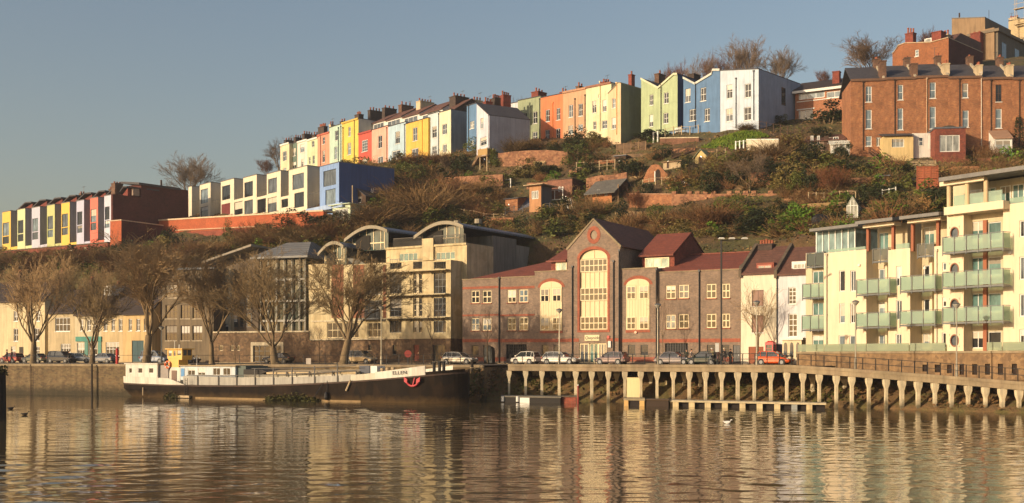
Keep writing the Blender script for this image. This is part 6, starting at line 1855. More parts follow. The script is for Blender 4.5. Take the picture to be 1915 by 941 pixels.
r=thing('mooring_rope','pale mooring rope slung between the quay and the mooring pile','rope',(c[0],c[1],0))
m=MB();a=Vector((0.1,0,3.35));b=Vector((p0.x-c[0],p0.y-c[1],3.72))
m.path([a.lerp(b,k/8)-Vector((0,0,.3*math.sin(math.pi*k/8)))for k in range(9)],.04,5);m.build('line',TIMBER_PALE,r)
for px0,px1,lab in((500,592,'raft of green weed along the waterline amidships of the barge'),(310,330,'small clump of green weed below the wheelhouse of the barge')):
 a,b=F_BG.xy(px0,-.4),F_BG.xy(px1,-.4)
 m=MB()
 for k in range(int(12*(px1-px0))):
  t=rnd.random();p=Vector((a[0]+(b[0]-a[0])*t,a[1]+(b[1]-a[1])*t,0));p+=Vector((rnd.gauss(0,.2),rnd.gauss(0,.35),abs(rnd.gauss(0,.13))*(1+1.2*math.sin(t*3.1))))
  v1=Vector((rnd.gauss(0,1),rnd.gauss(0,1),rnd.gauss(0,.6))).normalized()*.16;v2=v1.orthogonal().normalized()*.07
  m.poly([p-v1,p+v2,p+v1,p-v2])
 tag(m.build('weed_raft',leafm((56,62,28),(92,84,40),'weed')),lab,'weed')
# cars
TYRE=plain((24,24,24),.8);RIM=plain((104,104,104),.45,.5)
CARGLASS=glassm((40,46,50),'car',.05,.8)
LIGHTG=plain((220,220,214),.15);TAIL=plain((130,22,20),.3)
def make_car(kind):
 """body shell, glazing under the roof panel, wheels with rims, lamps; front towards +x"""
 t=thing('parked_car','x','car');t['group']='cars along the waterfront street';ALL_LABELS.pop()
 Lh={'hatch':1.95,'estate':2.3,'saloon':2.2,'mpv':2.3,'small':1.75}[kind]
 hw=.86;belt={'mpv':1.02}.get(kind,.92);roof={'hatch':1.47,'estate':1.46,'saloon':1.42,'mpv':1.72,'small':1.5}[kind]
 hood=belt-.06
 st=[(-Lh,.45,.78,hw*.82),(-Lh+.08,.32,belt-.04,hw*.94),(-Lh+.5,.24,belt,hw),(-.4,.22,belt,hw),(.55,.22,belt-.01,hw),(Lh-.95,.24,hood,hw*.99),(Lh-.35,.26,hood-.12,hw*.93),(Lh-.06,.34,.66,hw*.84),(Lh,.42,.58,hw*.74)]
 if kind=='saloon':st[2]=(-Lh+.7,.24,belt-.02,hw)
 m=MB()
 m.loft([[(x,-w*.9,zb),(x,-w,zb+.14),(x,-w,zt-.16),(x,-w*.9,zt),(x,w*.9,zt),(x,w,zt-.16),(x,w,zb+.14),(x,w*.9,zb)]for x,zb,zt,w in st])
 rear={'hatch':(-Lh+.1,-Lh+.45),'small':(-Lh+.08,-Lh+.35),'estate':(-Lh+.1,-Lh+.55),'mpv':(-Lh+.06,-Lh+.3),'saloon':(-Lh+.62,-1.0)}[kind]
 front={'mpv':(1.35,.45),'small':(1.05,.3)}.get(kind,(1.0,.22))
 tw=hw*.74
 m.loft([[(x,-w_,z),(x,w_,z),(x,w_*.97,z+.05),(x,-w_*.97,z+.05)]for x,z,w_ in((rear[1]-.05,roof-.06,tw),(rear[1]+.35,roof-.02,tw),((rear[1]+front[1])/2,roof,tw),(front[1],roof-.04,tw))])
 mid=(rear[1]+front[1])/2+.05
 for s in(-1,1):
  for xb,xt in((rear[0]+.05,rear[1]),(front[0],front[1]),(mid,mid),(mid-(mid-rear[1])*.72,mid-(mid-rear[1])*.78)):
   m.tube((xb,s*(hw*.9+.005),belt-.02),(xt,s*(tw+.012),roof-.01),.045,.04,5)
 m.box(-Lh-.03,-Lh+.12,-hw*.84,hw*.84,.4,.58)
 for s in(-1,1):m.box(front[0]-.25,front[0]-.12,s*hw,s*(hw+.16),belt+.02,belt+.15)
 body=m.build('body',plain((200,200,196),.3,.25,.6),t)
 g=MB()
 g.loft([[(x,-a,z0),(x,a,z0),(x2,b,z1),(x2,-b,z1)]for x,x2,a,b,z0,z1 in((rear[0],rear[1],hw*.89,tw-.01,belt-.03,roof-.05),(front[0]+.05,front[1],hw*.89,tw-.01,belt-.03,roof-.04))])
 g.build('windows',CARGLASS,t)
 k=MB()
 for x in(-Lh+.78,Lh-.82):
  for s in(-1,1):k.lathe([(.37,s*(hw-.32)),(.37,s*(hw+.004))],14,(x,.33),'y')
 build_each(k,'wheel_arch',BLACKM,t)
 for x in(-Lh+.78,Lh-.82):
  for s in(-1,1):
   y0,y1=sorted((s*(hw-.2),s*(hw+.012)))
   w=MB();w.lathe([(.25,y0),(.31,y0+.01),(.32,y0+.05),(.32,y1-.05),(.31,y1-.01),(.22,y1)],16,(x,.32),'y');wh=w.build('wheel',TYRE,t)
   r=MB();yo=s*(hw+.016)
   r.lathe(sorted([(.205,yo-s*.05),(.2,yo)],key=lambda q:q[1]),14,(x,.32),'y');r.build('rim',RIM,wh)
 for s in(-1,1):
  h=MB();h.loft([[(Lh-.2,s*hw*.55,.64),(Lh-.2,s*hw*.86,.64),(Lh-.32,s*hw*.88,.78),(Lh-.3,s*hw*.55,.78)],[(Lh-.02,s*hw*.5,.6),(Lh-.1,s*hw*.8,.62),(Lh-.16,s*hw*.82,.73),(Lh-.1,s*hw*.5,.72)]]);h.build('headlight',LIGHTG,t)
  h=MB();h.box(-Lh-.012,-Lh+.16,s*hw*.93-.1,s*hw*.93+.03,.7,.9);h.build('tail_light',TAIL,t)
 return t
PROTO={k:make_car(k)for k in('hatch','estate','saloon','mpv','small')}
USED=set()
def car(kind,px,F,d,col,label,flip=False,metal=.3,yaw=0):
 o=place_copy(PROTO[kind],kind in USED,(0,0,0),0,label);USED.add(kind)
 x,y=F.xy(px,d)
 o.location=(x,y,ROAD+.004);o.rotation_euler=(0,0,F.A+yaw+(math.pi if flip else 0))
 b=[c for c in o.children if c.name.split('.')[0]=='body'][0]
 b.material_slots[0].link='OBJECT';b.material_slots[0].material=plain(col,.3,metal,.6)
 return o
car('mpv',675,F_YF,-4.6,(170,152,120),'gold grey people carrier beside the right plane tree')
car('estate',860,F_OF,-4.5,(196,190,176),'pale silver estate car in front of the gap beside the office')
car('small',983,F_OF,-4.2,(222,214,200),'small white hatchback in front of the office garage grille',True,.05)
car('estate',1050,F_OF,-4.2,(190,188,182),'silver estate car left of the office entrance')
car('hatch',1144,F_OF,-4.2,(122,106,106),'mauve grey hatchback right of the office entrance',True)
car('saloon',1262,F_OF,-4.2,(116,110,112),'dark silver saloon car behind the second lamp post')
car('hatch',1316,F_OF,-4.4,(38,50,46),'dark green hatchback behind the cyclists',True)
car('hatch',1448,F_WC,-3.4,(212,84,22),'bright orange hatchback in front of the pale blue cottage',False,.05)
car('hatch',22,F_CT,-7,(150,40,36),'red hatchback at the left picture edge',True,.05)
car('saloon',66,F_CT,-7,(92,96,86),'grey green saloon beside the leftmost plane tree',True)
car('mpv',116,F_CT,-8,(44,48,52),'dark blue people carrier left of the teal shop')
car('hatch',150,F_CT,-6,(176,176,172),'silver hatchback half hidden by the second plane tree',False,.4,.5)
car('saloon',194,F_CT,-8,(118,122,128),'blue grey saloon in front of the ochre cottage',True)
car('mpv',291,F_CT,-8,(138,150,168),'pale blue people carrier beside the third plane tree')
car('saloon',520,F_ML,-4,(40,40,40),'black saloon behind the tree at the glazed entrance',True)
car('estate',346,F_ML,-4,(60,56,52),'dark brown estate car behind the yellow wheelhouse')
# street lamps
def lamp(px,Y,top,label,z0=ROAD,col=STEEL,double=False,big=False,base=None):
 p=at(px,top,Y);h=p.z-z0
 t=thing('street_lamp',label,'street lamp',(p.x,Y,z0),0,'street lamps along the waterfront')
 m=MB();m.lathe([(.12,0),(.12,.9),(.07,1.0),(.05 if not big else .09,h-.1),(.05,h)],8);m.build('pole',col,t)
 if not double:
  m=MB();m.lathe([(.06,h),(.3,h+.28),(.34,h+.36)],10);m.build('lamp_head',plain((170,164,150),.4),t)
  m=MB();m.lathe([(.36,h+.362),(.2,h+.46),(.04,h+.5)],10);m.build('lamp_cap',STEEL,t)
 else:
  m=MB();m.tube((0,0,h-.05),(2.2,.1,h+.1),.05,.04,6);m.build('arm',col,t)
  for x in(0,1.0,2.2):
   m=MB();m.loft([[(x-.28,-.1,h+.08),(x+.28,-.1,h+.08),(x+.28,.1,h+.08),(x-.28,.1,h+.08)],[(x-.3,-.13,h+.14),(x+.3,-.13,h+.14),(x+.3,.13,h+.14),(x-.3,.13,h+.14)],[(x-.2,-.08,h+.24),(x+.2,-.08,h+.24),(x+.2,.08,h+.24),(x-.2,.08,h+.24)]]);m.build('lamp_head',plain((216,210,196),.4),t)
 return t
def jz(px):p=jet(px);return p[1]+.9,p[2]+.035
for px,top,lab in((1046,586,'silver lamp post in front of the left arched bay'),(1230,577,'silver lamp post by the dark silver saloon'),(1415,572,'silver lamp post before the cream cottage'),(1600,572,'silver lamp post on the ramp below the left balconies'),(1789,577,'silver lamp post on the ramp below the round windows')):
 Y,z=jz(px);lamp(px,Y,top,lab,z,plain((176,168,150),.4,.5))
Y,z=jz(1349);lamp(1349,Y,449,'very tall black lamp post with several heads on one arm',z,BLACKM,True,True)
c=F_QW.xy(302,4);lamp(302,c[1],618,'thin dark lamp post behind the yellow wheelhouse',ROAD,FRAME_GREY)
c=F_QW.xy(713,5);lamp(713,c[1],580,'slim pale lamp post leaning beside the right plane tree',ROAD,plain((180,168,140)))
def sign_post(px,d,top,label,board,col,shape='box',F=F_QW):
 c=F.xy(px,d);p=at(px,top,c[1]);h=p.z-ROAD
 t=thing('street_sign',label,'sign',(c[0],c[1],ROAD));m=MB();m.tube((0,.05,0),(0,.05,h),.035,.035,6);m.build('post',FRAME_GREY,t)
 m=MB()
 if shape=='box':m.box(-board[0]/2,board[0]/2,-.03,.01,h-board[1],h)
 else:m.lathe([(board[0]/2,-.03),(board[0]/2,.01)],18,(0,h-board[0]/2),'y')
 b=m.build('board',col,t);return t
sign_post(763,3,655,'round red sign in front of the cream stone flats',(.8,1),plain((150,62,54),.8),'disc')
sign_post(577,3.4,670,'small white and red notice board beside the fifth plane tree',(.55,.8),paint((216,200,180),.1))
sign_post(1341,2,642,'white notice on a post beside the tall black lamp post',(.35,.85),WHITE,'box',Fac(1300,110.6,1400,107.6))
c=F_QW.xy(219,1.2);t=thing('red_post','bright red mooring post on the left quay behind the barge stern','post',(c[0],c[1],ROAD))
m=MB();m.tube((0,0,0),(0,0,1.75),.17,.15,10);m.build('shaft',plain((190,36,30),.5),t)
m=MB();m.tube((0,0,1.752),(0,0,1.9),.2,.12,10);m.build('cap',plain((160,30,28)),t)
c=F_WC.xy(1441,-1.2);t=thing('phone_box','red telephone kiosk between the two white cottages','phone box',(c[0],c[1],ROAD+.13),F_WC.A)
m=MB();m.box(-.45,.45,-.45,.45,0,.3);m.box(-.45,.45,-.45,.45,2.1,2.35);m.loft([[(-.42,-.42,2.352),(.42,-.42,2.352),(.42,.42,2.352),(-.42,.42,2.352)],[(-.2,-.2,2.5),(.2,-.2,2.5),(.2,.2,2.5),(-.2,.2,2.5)]])
for x in(-.4,.4):
 for y in(-.4,.4):m.box(x-.05,x+.05,y-.05,y+.05,.3,2.1)
for z in(.6,.95,1.3,1.65):m.box(-.35,.35,-.43,-.40,z,z+.03)
m.build('frame',plain((190,24,22),.4),t)
m=MB();m.box(-.38,.38,-.38,.38,.302,2.098);m.build('glazing',G_MID,t)
c=F_WC.xy(1478,-3);t=thing('litter_bin','dark litter bin with a pale top beside the orange car','bin',(c[0],c[1],ROAD))
m=MB();m.lathe([(.25,0),(.28,.9)],10);m.build('body',plain((190,176,140)),t);m=MB();m.lathe([(.32,.9),(.3,1.05),(.1,1.15)],10);m.build('lid',BLACKM,t)
c=F_OF.xy(915,-2.6);t=thing('utility_cabinet','dark green rounded kiosk against the office at its left end','kiosk',(c[0],c[1],ROAD+.13),F_OF.A)
m=MB();m.prism([(-.6,0),(.6,0),(.6,1.5)]+[(.6*math.cos(a),1.5+.6*math.sin(a))for a in(R(30),R(60),R(90),R(120),R(150))]+[(-.6,1.5)],-.3,.4);m.build('cabinet',plain((38,40,36),.6),t)
m=MB();m.box(-.4,.4,-.34,-.304,.4,1.5);m.build('door',plain((52,54,50)),t)
# people
def person_mesh(walk=.0,arms=(.15,.15),lean=0.0,sit=False,top=(90,90,92),legs=(50,50,56),skin=(200,150,120)):
 """one continuous skinned figure, 1.74 m tall, facing -y"""
 V,E,Rr=[],[],[]
 def v(x,y,z,r,p=None):
  V.append((x,y+lean*max(0,z-.9)*-1,z));Rr.append(r)
  if p is not None:E.append((p,len(V)-1))
  return len(V)-1
 pel=v(0,0,.95,.135);wa=v(0,.01,1.1,.125,pel);ch=v(0,0,1.3,.15,wa);nk0=v(0,.01,1.44,.085,ch);nk=v(0,0,1.5,.055,nk0);hd=v(0,-.015,1.58,.085,nk);hc=v(0,-.01,1.66,.095,hd);v(0,0,1.72,.06,hc)
 hands=[]
 for s,st in((-1,walk),(1,-walk)):
  hp=v(s*.1,0,.9,.095,pel)
  if sit:
   kn=v(s*.13,-.38-st*.2,.78+st*.25,.07,hp);an=v(s*.12,-.22-st*.25,.38+st*.25,.045,kn);to=v(s*.12,-.36-st*.25,.34+st*.25,.04,an)
  else:
   kn=v(s*.1,-st*.5-.02,.5,.065,hp);an=v(s*.1,-st*.75+.04,.09+max(0,-st)*.12,.042,kn);to=v(s*.11,-st*.75-.12,.04+max(0,-st)*.08,.04,an)
  sh=v(s*.19,0,1.4,.07,ch);a=arms[0 if s<0 else 1]
  el=v(s*.25,-math.sin(a)*.28+.02,1.4-math.cos(a)*.28,.048,sh);b=a*1.6+.2
  wr=v(s*.25,-math.sin(a)*.28-math.sin(b)*.24,1.4-math.cos(a)*.28-math.cos(b)*.24,.034,el)
  pm=v(s*.25,V[wr][1]+lean*(V[wr][2]-.9)-math.sin(b)*.07,V[wr][2]-math.cos(b)*.07,.034,wr);hands.append((pm,b,s))
 me=bpy.data.meshes.new('person');me.from_pydata(V,E,[])
 o=bpy.data.objects.new('person',me);COL.objects.link(o)
 o.modifiers.new('skin','SKIN');o.modifiers.new('sub','SUBSURF').levels=1
 for i,d in enumerate(me.skin_vertices[0].data):d.radius=(Rr[i],Rr[i]*(.8 if i in(0,1,2)else 1));d.use_root=(i==0)
 dg=bpy.context.evaluated_depsgraph_get()
 out=bpy.data.meshes.new_from_object(o.evaluated_get(dg))
 bpy.data.objects.remove(o)
 m=MB();m.v=[tuple(x.co)for x in out.vertices];m.f=[list(p.vertices)for p in out.polygons]
 pts=[Vector(p)for p in V]
 for f in m.f:
  c=sum((Vector(m.v[i])for i in f),Vector())/len(f)
  k=min(range(len(pts)),key=lambda i:(pts[i]-c).length)
  z=pts[k].z
  is_hand=any(k==h for h,b,s in hands)
  m.m.append(3 if(is_hand or k>=4 and k<=7)else(2 if(k in(0,)or((k-8)%8 in(0,1,2)and k>=8 and(k-8)//8<2))else(1 if((k-8)%8==3 and k>=8)else 0)))
 for h,b,s in hands:
  m.mi=3;p=pts[h];d=Vector((0,-math.sin(b),-math.cos(b)))
  for j,ln in enumerate((.07,.08,.075,.06)):
   q=p+Vector((0,(j-1.5)*.018,0))+d*.02;m.tube(q,q+d*ln+Vector((-s*.012,0,0)),.010,.007,5)
  m.tube(p+Vector((-s*.02,-.02,0)),p+Vector((-s*.045,-.04,0))+d*.045,.011,.008,5)
 hp=pts[5];m.mi=3
 m.ball((hp.x,hp.y-.1,hp.z+.03),.014,.02,.022,6,4)
 for s in(-1,1):m.ball((hp.x+s*.095,hp.y+.01,hp.z+.04),.012,.02,.03,6,4)
 me2=m.mesh('person',[plain(top,.9),plain((40,34,30),.7),plain(legs,.9),plain(skin,.6)],True,False)
 return me2,pts
def person(label,px,base,Y,z,rz,hair=(60,44,34),hat=None,seat=0,**kw):
 me,pts=person_mesh(**kw)
 x=(px-CX)*Y/FPX
 o=link('person',me);o.location=(x,Y,z+seat);o.rotation_euler=(0,0,rz);tag(o,label,'person')
 h=pts[6];m=MB();m.ball((h.x,h.y+.012,h.z+.018),.108,.115,.095,10,6)
 if hat:m.ball((h.x,h.y,h.z+.05),.13,.15,.08,10,6)
 hb=m.build('helmet' if hat else 'hair',plain(hat or hair,.5 if hat else .9),o,True)
 m=MB()
 for s in(-1,1):m.ball((pts[5].x+s*.034,pts[5].y-.087,pts[5].z+.055),.011,.008,.009,6,4)
 m.build('eyes',plain((30,24,22)),o)
 return o
F_PP=Fac(865,143,1385,124.5)
def on(px,d=0):return F_PP.Y(px,d),ROAD+.004
Y,z=on(1293);person('person in a pale shirt and grey trousers walking behind the jetty railing',1293,683,Y,z,R(60),top=(214,190,170),legs=(120,112,108),walk=.25)
Y,z=on(1284);person('person in dark green standing beside the dark silver saloon',1284,683,Y,z,R(-20),top=(52,56,44),legs=(40,40,38),arms=(.5,.4))
def bike(px,Y,z,rz,label,col):
 t=thing('bicycle',label,'bicycle',((px-CX)*Y/FPX,Y,z),rz)
 m=MB()
 for a,b in(((0,-.12,.3),(0,.2,.9)),((0,.12-.62,.82),(0,.15,.8)),((0,-.12,.3),(0,-.48,.8)),((0,-.12,.3),(0,.52,.34)),((0,.18,.82),(0,.52,.34)),((0,-.5,.95),(0,-.64,.34))):m.tube(a,b,.022,.022,6)
 m.build('frame',plain(col,.4),t)
 for y in(-.64,.52):
  w=MB();w.torus((0,y,.34),.32,.022,20,6,'x');wh=w.build('wheel',TYRE,t)
  w=MB()
  for k in range(8):a=math.pi*k/8;w.tube((0,y+.3*math.cos(a),.34+.3*math.sin(a)),(0,y-.3*math.cos(a),.34-.3*math.sin(a)),.005,.005,4)
  w.build('spokes',RIM,wh)
 m=MB();m.path([(-.26,-.38,.98),(-.2,-.5,1.0),(.2,-.5,1.0),(.26,-.38,.98)],.016,6);m.build('handlebar',BLACKM,t)
 m=MB();m.loft([[(-.03,-.04,.9),(.03,-.04,.9),(.03,-.04,.95),(-.03,-.04,.95)],[(-.08,.24,.92),(.08,.24,.92),(.08,.24,.97),(-.08,.24,.97)]]);m.build('saddle',BLACKM,t)
 return t
for px,lab,lb2,top,hat in((1334,'cyclist in an olive jacket and white helmet waiting on a bicycle','bicycle under the cyclist in the olive jacket',(120,112,84),(220,216,206)),(1357,'cyclist in black with a bright helmet by the tall lamp post','bicycle under the cyclist in black',(28,26,26),(206,190,160))):
 Y,z=on(px,-1.0)
 bike(px,Y,z,R(-50),lb2,(190,190,186))
 person(lab,px,683,Y,z,R(-50),hat=hat,seat=.08,sit=True,walk=.35,arms=(.9,.9),lean=.3,top=top,legs=(34,34,36))
Y,z=on(1366,-.3);person('person in black standing behind the two cyclists',1366,683,Y,z,R(20),top=(30,28,28),legs=(30,30,34))
for px,lab,tp in((13,'person in a dark coat walking at the far left of the quay',(34,30,32)),(22,'person in brown walking beside the dark coated one',(66,48,40))):
 Yq=F_QW.xy(px,3)[1];person(lab,px,682,Yq,ROAD+.06,R(-70),top=tp,legs=(30,30,34),walk=.22)
for px,lab,tp in((129,'person in a black jacket beside the dark blue people carrier',(26,26,28)),(279,'person in a dark red top near the garage doors',(92,36,36))):
 Yq=F_CT.xy(px,-9)[1];person(lab,px,680,Yq,ROAD+.004,R(30),top=tp,legs=(36,36,44))
# water birds
def bird(px,py,label,col,head):
 Y=CZ*FPX/(py-HY)
 t=thing('water_bird',label,'bird',((px-CX)*Y/FPX,Y,0),R(rnd.uniform(-40,40)))
 m=MB();rings=[]
 for x,r,z in((-.3,.01,.17),(-.2,.06,.12),(-.05,.11,.1),(.1,.11,.1),(.2,.07,.13),(.24,.045,.22),(.27,.05,.28),(.31,.04,.29),(.35,.015,.28),(.4,.006,.27)):
  rings.append([(x,r*math.cos(2*math.pi*i/8),z+r*math.sin(2*math.pi*i/8))for i in range(8)])
 m.loft(rings);m.build('body',plain(col,.8),t,True)
 for s in(-1,1):
  m=MB();m.loft([[(.1,s*.1,.16),(.12,s*.12,.1),(.1,s*.11,.07)],[(-.1,s*.1,.18),(-.1,s*.12,.12),(-.1,s*.1,.1)],[(-.3,s*.02,.19),(-.3,s*.03,.17),(-.3,s*.02,.16)]]);m.build('wing',plain(head,.8),t)
 return t
bird(20,766,'dark duck on the water beside the black dolphin',(52,44,36),(40,34,30))
bird(46,777,'dark duck on the water, lower of the two at left',(60,50,40),(44,38,32))
bird(1360,793,'white gull floating below the right pontoon',(226,222,214),(190,190,190))
# bare winter trees
def bare_tree(seed,H,r0,fork=.25,limbs=5,spread=.75,kids=(4,4,4),up=.35,twig=.018,dens=1.0):
 """tapered trunk and limbs in one mesh, several thousand fine twigs in another"""
 q=random.Random(seed)
 tr,tw=MB(),MB()
 def seg(mb,pts,ra,rb,n):
  k=len(pts)-1
  for i in range(k):mb.tube(pts[i],pts[i+1],ra+(rb-ra)*i/k,ra+(rb-ra)*(i+1)/k,n,caps=False)
 def branch(p,d,L,r,lvl):
  nseg=4 if lvl<2 else(3 if lvl==2 else 2)
  pts=[p];dd=d.copy()
  for i in range(nseg):
   dd=(dd+Vector((q.gauss(0,.16),q.gauss(0,.16),q.gauss(0,.12)+up*(.22 if lvl<3 else .1)))).normalized()
   pts.append(pts[-1]+dd*(L/nseg))
  re=max(twig*.5,r*(.5 if lvl<3 else .4))
  seg(tr if lvl<=1 else tw,pts,r,re,7 if lvl==0 else(6 if lvl==1 else(4 if lvl==2 else 3)))
  if lvl>len(kids):return
  n=kids[lvl-1]if lvl<=len(kids)else 0
  n=int(n*dens+q.random())
  for k in range(n):
   t=.3+.7*(k+q.random())/max(1,n)
   i=min(nseg-1,int(t*nseg));f=t*nseg-i
   o=pts[i].lerp(pts[i+1],f)
   ax=dd.orthogonal().normalized();b=dd.cross(ax)
   a=q.uniform(0,6.283);s=q.uniform(.45,1.0)*spread
   nd=(dd+(ax*math.cos(a)+b*math.sin(a))*s).normalized()
   branch(o,nd,L*q.uniform(.42,.68),max(twig*.6,r*(.5-.12*t)),lvl+1)
 hf=H*fork
 pts=[Vector((0,0,-.5))];d=Vector((q.gauss(0,.05),q.gauss(0,.05),1)).normalized()
 for i in range(4):
  d=(d+Vector((q.gauss(0,.05),q.gauss(0,.05),.1))).normalized();pts.append(pts[-1]+d*((hf+.5)/4))
 seg(tr,pts,r0*1.25,r0*.85,9)
 tr.tube((0,0,-.5),(0,0,.35),r0*1.7,r0*1.1,9)
 top=pts[-1]
 for k in range(limbs):
  a=2*math.pi*(k+q.uniform(-.25,.25))/limbs
  s=spread*q.uniform(.45,1.0)if k else .15
  dd=Vector((math.cos(a)*s,math.sin(a)*s,1)).normalized()
  branch(top-d*q.uniform(0,hf*.15),dd,(H-hf)*q.uniform(.55,.72),r0*q.uniform(.32,.46),1)
 zm=max(v[2]for v in tw.v)
 s=H/zm
 for mb in(tr,tw):mb.v=[(x*s,y*s,z*s)for x,y,z in mb.v]
 return tr,tw
def tree_proto(name,label,seed,barkm,twigm,group,**kw):
 tr,tw=bare_tree(seed,**kw)
 t=thing(name,label,'tree',group=group);ALL_LABELS.pop()
 o=tr.build('trunk',barkm,t,True,False);c=tw.build('crown',twigm,t,False,False)
 xs=[v[0]for v in tw.v];t['w']=max(xs)-min(xs);t['h']=max(v[2]for v in tw.v)
 return t
PL=[tree_proto('plane_tree','x',11,BARK,TWIG,'plane trees on the left quay',H=13,r0=.34,fork=.21,limbs=6,spread=.62,kids=(5,6,5,4,1),up=.4,twig=.024),tree_proto('plane_tree','x',23,BARK,TWIG,'plane trees on the left quay',H=13,r0=.32,fork=.18,limbs=5,spread=.58,kids=(6,5,5,4,2),up=.55,twig=.024),tree_proto('plane_tree','x',37,BARK,TWIG,'plane trees on the left quay',H=13,r0=.36,fork=.25,limbs=7,spread=.66,kids=(5,5,5,5,1),up=.3,twig=.024)]
SK=[tree_proto('bare_tree','x',51,BARK,TWIG_GREY,'bare trees on the skyline',H=14,r0=.35,fork=.18,limbs=6,spread=.7,kids=(6,6,5,4),up=.45,twig=.03),tree_proto('bare_tree','x',64,BARK,TWIG_GREY,'bare trees on the skyline',H=14,r0=.38,fork=.2,limbs=5,spread=.85,kids=(6,6,5,3),up=.3,twig=.035),tree_proto('bare_tree','x',77,BARK,TWIG_RED,'bare trees on the skyline',H=10,r0=.22,fork=.12,limbs=8,spread=.9,kids=(7,6,5,2),up=.35,twig=.03)]
YG=[tree_proto('young_tree','x',83,BARK,TWIG_GREY,'young trees on the waterfront street',H=9,r0=.11,fork=.4,limbs=6,spread=.6,kids=(5,4,3),up=.45,twig=.014),tree_proto('young_tree','x',95,BARK,TWIG,'young trees on the waterfront street',H=10,r0=.16,fork=.38,limbs=7,spread=.95,kids=(6,5,3),up=.25,twig=.018)]
TU=set()
def put_tree(protos,i,x,y,z,H,W,label,rz=None):
 p=protos[i];first=id(p)not in TU;TU.add(id(p))
 h,w=p['h'],p['w']
 return place_copy(p,not first,(x,y,z),rnd.uniform(0,6.28)if rz is None else rz,label,(W/w,W/w,H/h))
for k,(px,top,w,lab)in enumerate(((62,480,150,'leftmost plane tree, in front of the wide cream cottage'),(172,490,122,'plane tree in front of the teal shop'),(274,442,140,'tall plane tree right of the golden ochre cottage'),(396,474,130,'plane tree behind the long deckhouse of the barge'),(516,466,170,'broad plane tree in front of the glazed entrance'),(641,470,146,'plane tree beside the gold grey people carrier'))):
 x,y=F_QW.xy(px,4.5);H=(681-top)*y/FPX*1.1
 put_tree(PL,k%3,x,y,ROAD,H,w*y/FPX*1.42,lab)
for px,top,w,Y,i,lab in((912,556,70,F_OF.Y(912,-3),0,'slender young tree at the left end of the office'),(806,545,76,F_YF.Y(806,-4),0,'slender young tree before the cream stone flats'),(1240,530,62,F_OF.Y(1240,-3),0,'slender young tree beside the second silver lamp post'),(1416,506,104,F_WC.Y(1416,-2.4),1,'spreading young tree before the cream white cottage'),(598,600,60,F_YF.Y(598,-3),0,'small young tree before the left wing of the stone flats'),(440,610,50,F_ML.Y(440,-3),0,'small young tree before the podium wall')):
 x=(px-CX)*Y/FPX;put_tree(YG,i,x,Y,ROAD,(681-top)*Y/FPX,w*Y/FPX,lab)
for px,top,w,Y,i,lab in((352,284,100,272,0,'rounded bare tree behind the narrow white modern block'),(522,250,70,288,1,'bare tree behind the left end of the ridge terrace'),(497,296,40,280,2,'low bare tree left of the ridge terrace'),(1302,88,76,236,1,'bare tree behind the denim blue house'),(1342,98,70,240,2,'russet bare tree between two taller skyline trees'),(1390,64,84,232,0,'tallest bare tree, behind the large pale blue end house'),(1456,86,74,226,0,'bare tree right of the tallest skyline tree'),(1262,112,60,240,2,'russet bare tree behind the lime green house'),(1225,126,44,236,1,'small bare tree behind the peach wing'),(1622,62,112,214,0,'wide bare tree left of the large red brick house'),(1540,128,34,222,2,'thin bare tree behind the low brick house'),(1735,50,40,222,2,'bare tree top behind the large red brick house'),(975,180,40,250,2,'bare tree top left of the sage green house chimney')):
 x=(px-CX)*Y/FPX;z=gz(x,Y);zt=CZ+(HY-top)*Y/FPX
 put_tree(SK,i,x,Y,z,max(5,zt-z)*1.04,w*Y/FPX*1.25,lab)
# shrubs: many small leaves or twigs through the volume
def leaf_bush(seed,n,s,shape='ball',gaps=.5,stem=True):
 q=random.Random(seed);m=MB()
 cl=[]
 for k in range(11):
  a=q.uniform(0,6.28);r=math.sqrt(q.random())*(.42 if k<6 else .34);h=(q.uniform(.06,.4)if k<6 else q.uniform(.35,.86))if shape!='low' else q.uniform(.1,.6)
  cl.append((Vector((r*math.cos(a),r*math.sin(a),h*(1-.35*(r/.36)**2))),q.uniform(.12,.24)))
 for i in range(n):
  if shape=='cone':
   h=q.random()**1.3;r=(.1+.38*(1-h))*math.sqrt(q.uniform(.3,1));a=q.uniform(0,6.28);p=Vector((r*math.cos(a),r*math.sin(a),h))
  else:
   c,r=q.choice(cl);d=Vector((q.gauss(0,1),q.gauss(0,1),q.gauss(0,.8))).normalized()
   p=c+d*r*q.uniform(.55,1.08)
   if p.z<.0:p.z=q.uniform(0,.1)
  v1=Vector((q.gauss(0,1),q.gauss(0,1),q.gauss(0,.7))).normalized()*s*q.uniform(.7,1.3)
  v2=v1.cross(Vector((q.gauss(0,1),q.gauss(0,1),q.gauss(0,1)))).normalized()*s*.5
  m.poly([p-v1,p-v2*.8,p+v1,p+v2])
 return m
def twig_bush(seed,n,r=.006):
 q=random.Random(seed);m=MB()
 for i in range(n):
  a=q.uniform(0,6.28);sp=math.sqrt(q.random());d=Vector((math.cos(a)*sp*.8,math.sin(a)*sp*.8,q.uniform(.35,1.0))).normalized()
  p=Vector((q.gauss(0,.1),q.gauss(0,.1),0));L=q.uniform(.45,.95)*(1-.25*sp);pts=[p]
  for k in range(3):
   d=(d+Vector((q.gauss(0,.2),q.gauss(0,.2),q.gauss(0,.1)))).normalized();pts.append(pts[-1]+d*L/3)
  for k in range(3):m.tube(pts[k],pts[k+1],r*(1.2-.3*k),r*(1-.32*k),3,caps=False)
  for j in range(3):
   b=pts[q.randint(1,3)];e=b+(d+Vector((q.gauss(0,.6),q.gauss(0,.6),q.gauss(.2,.4)))).normalized()*q.uniform(.1,.26)
   m.tube(b,e,r*.6,r*.25,3,caps=False)
 return m
BUSH={}
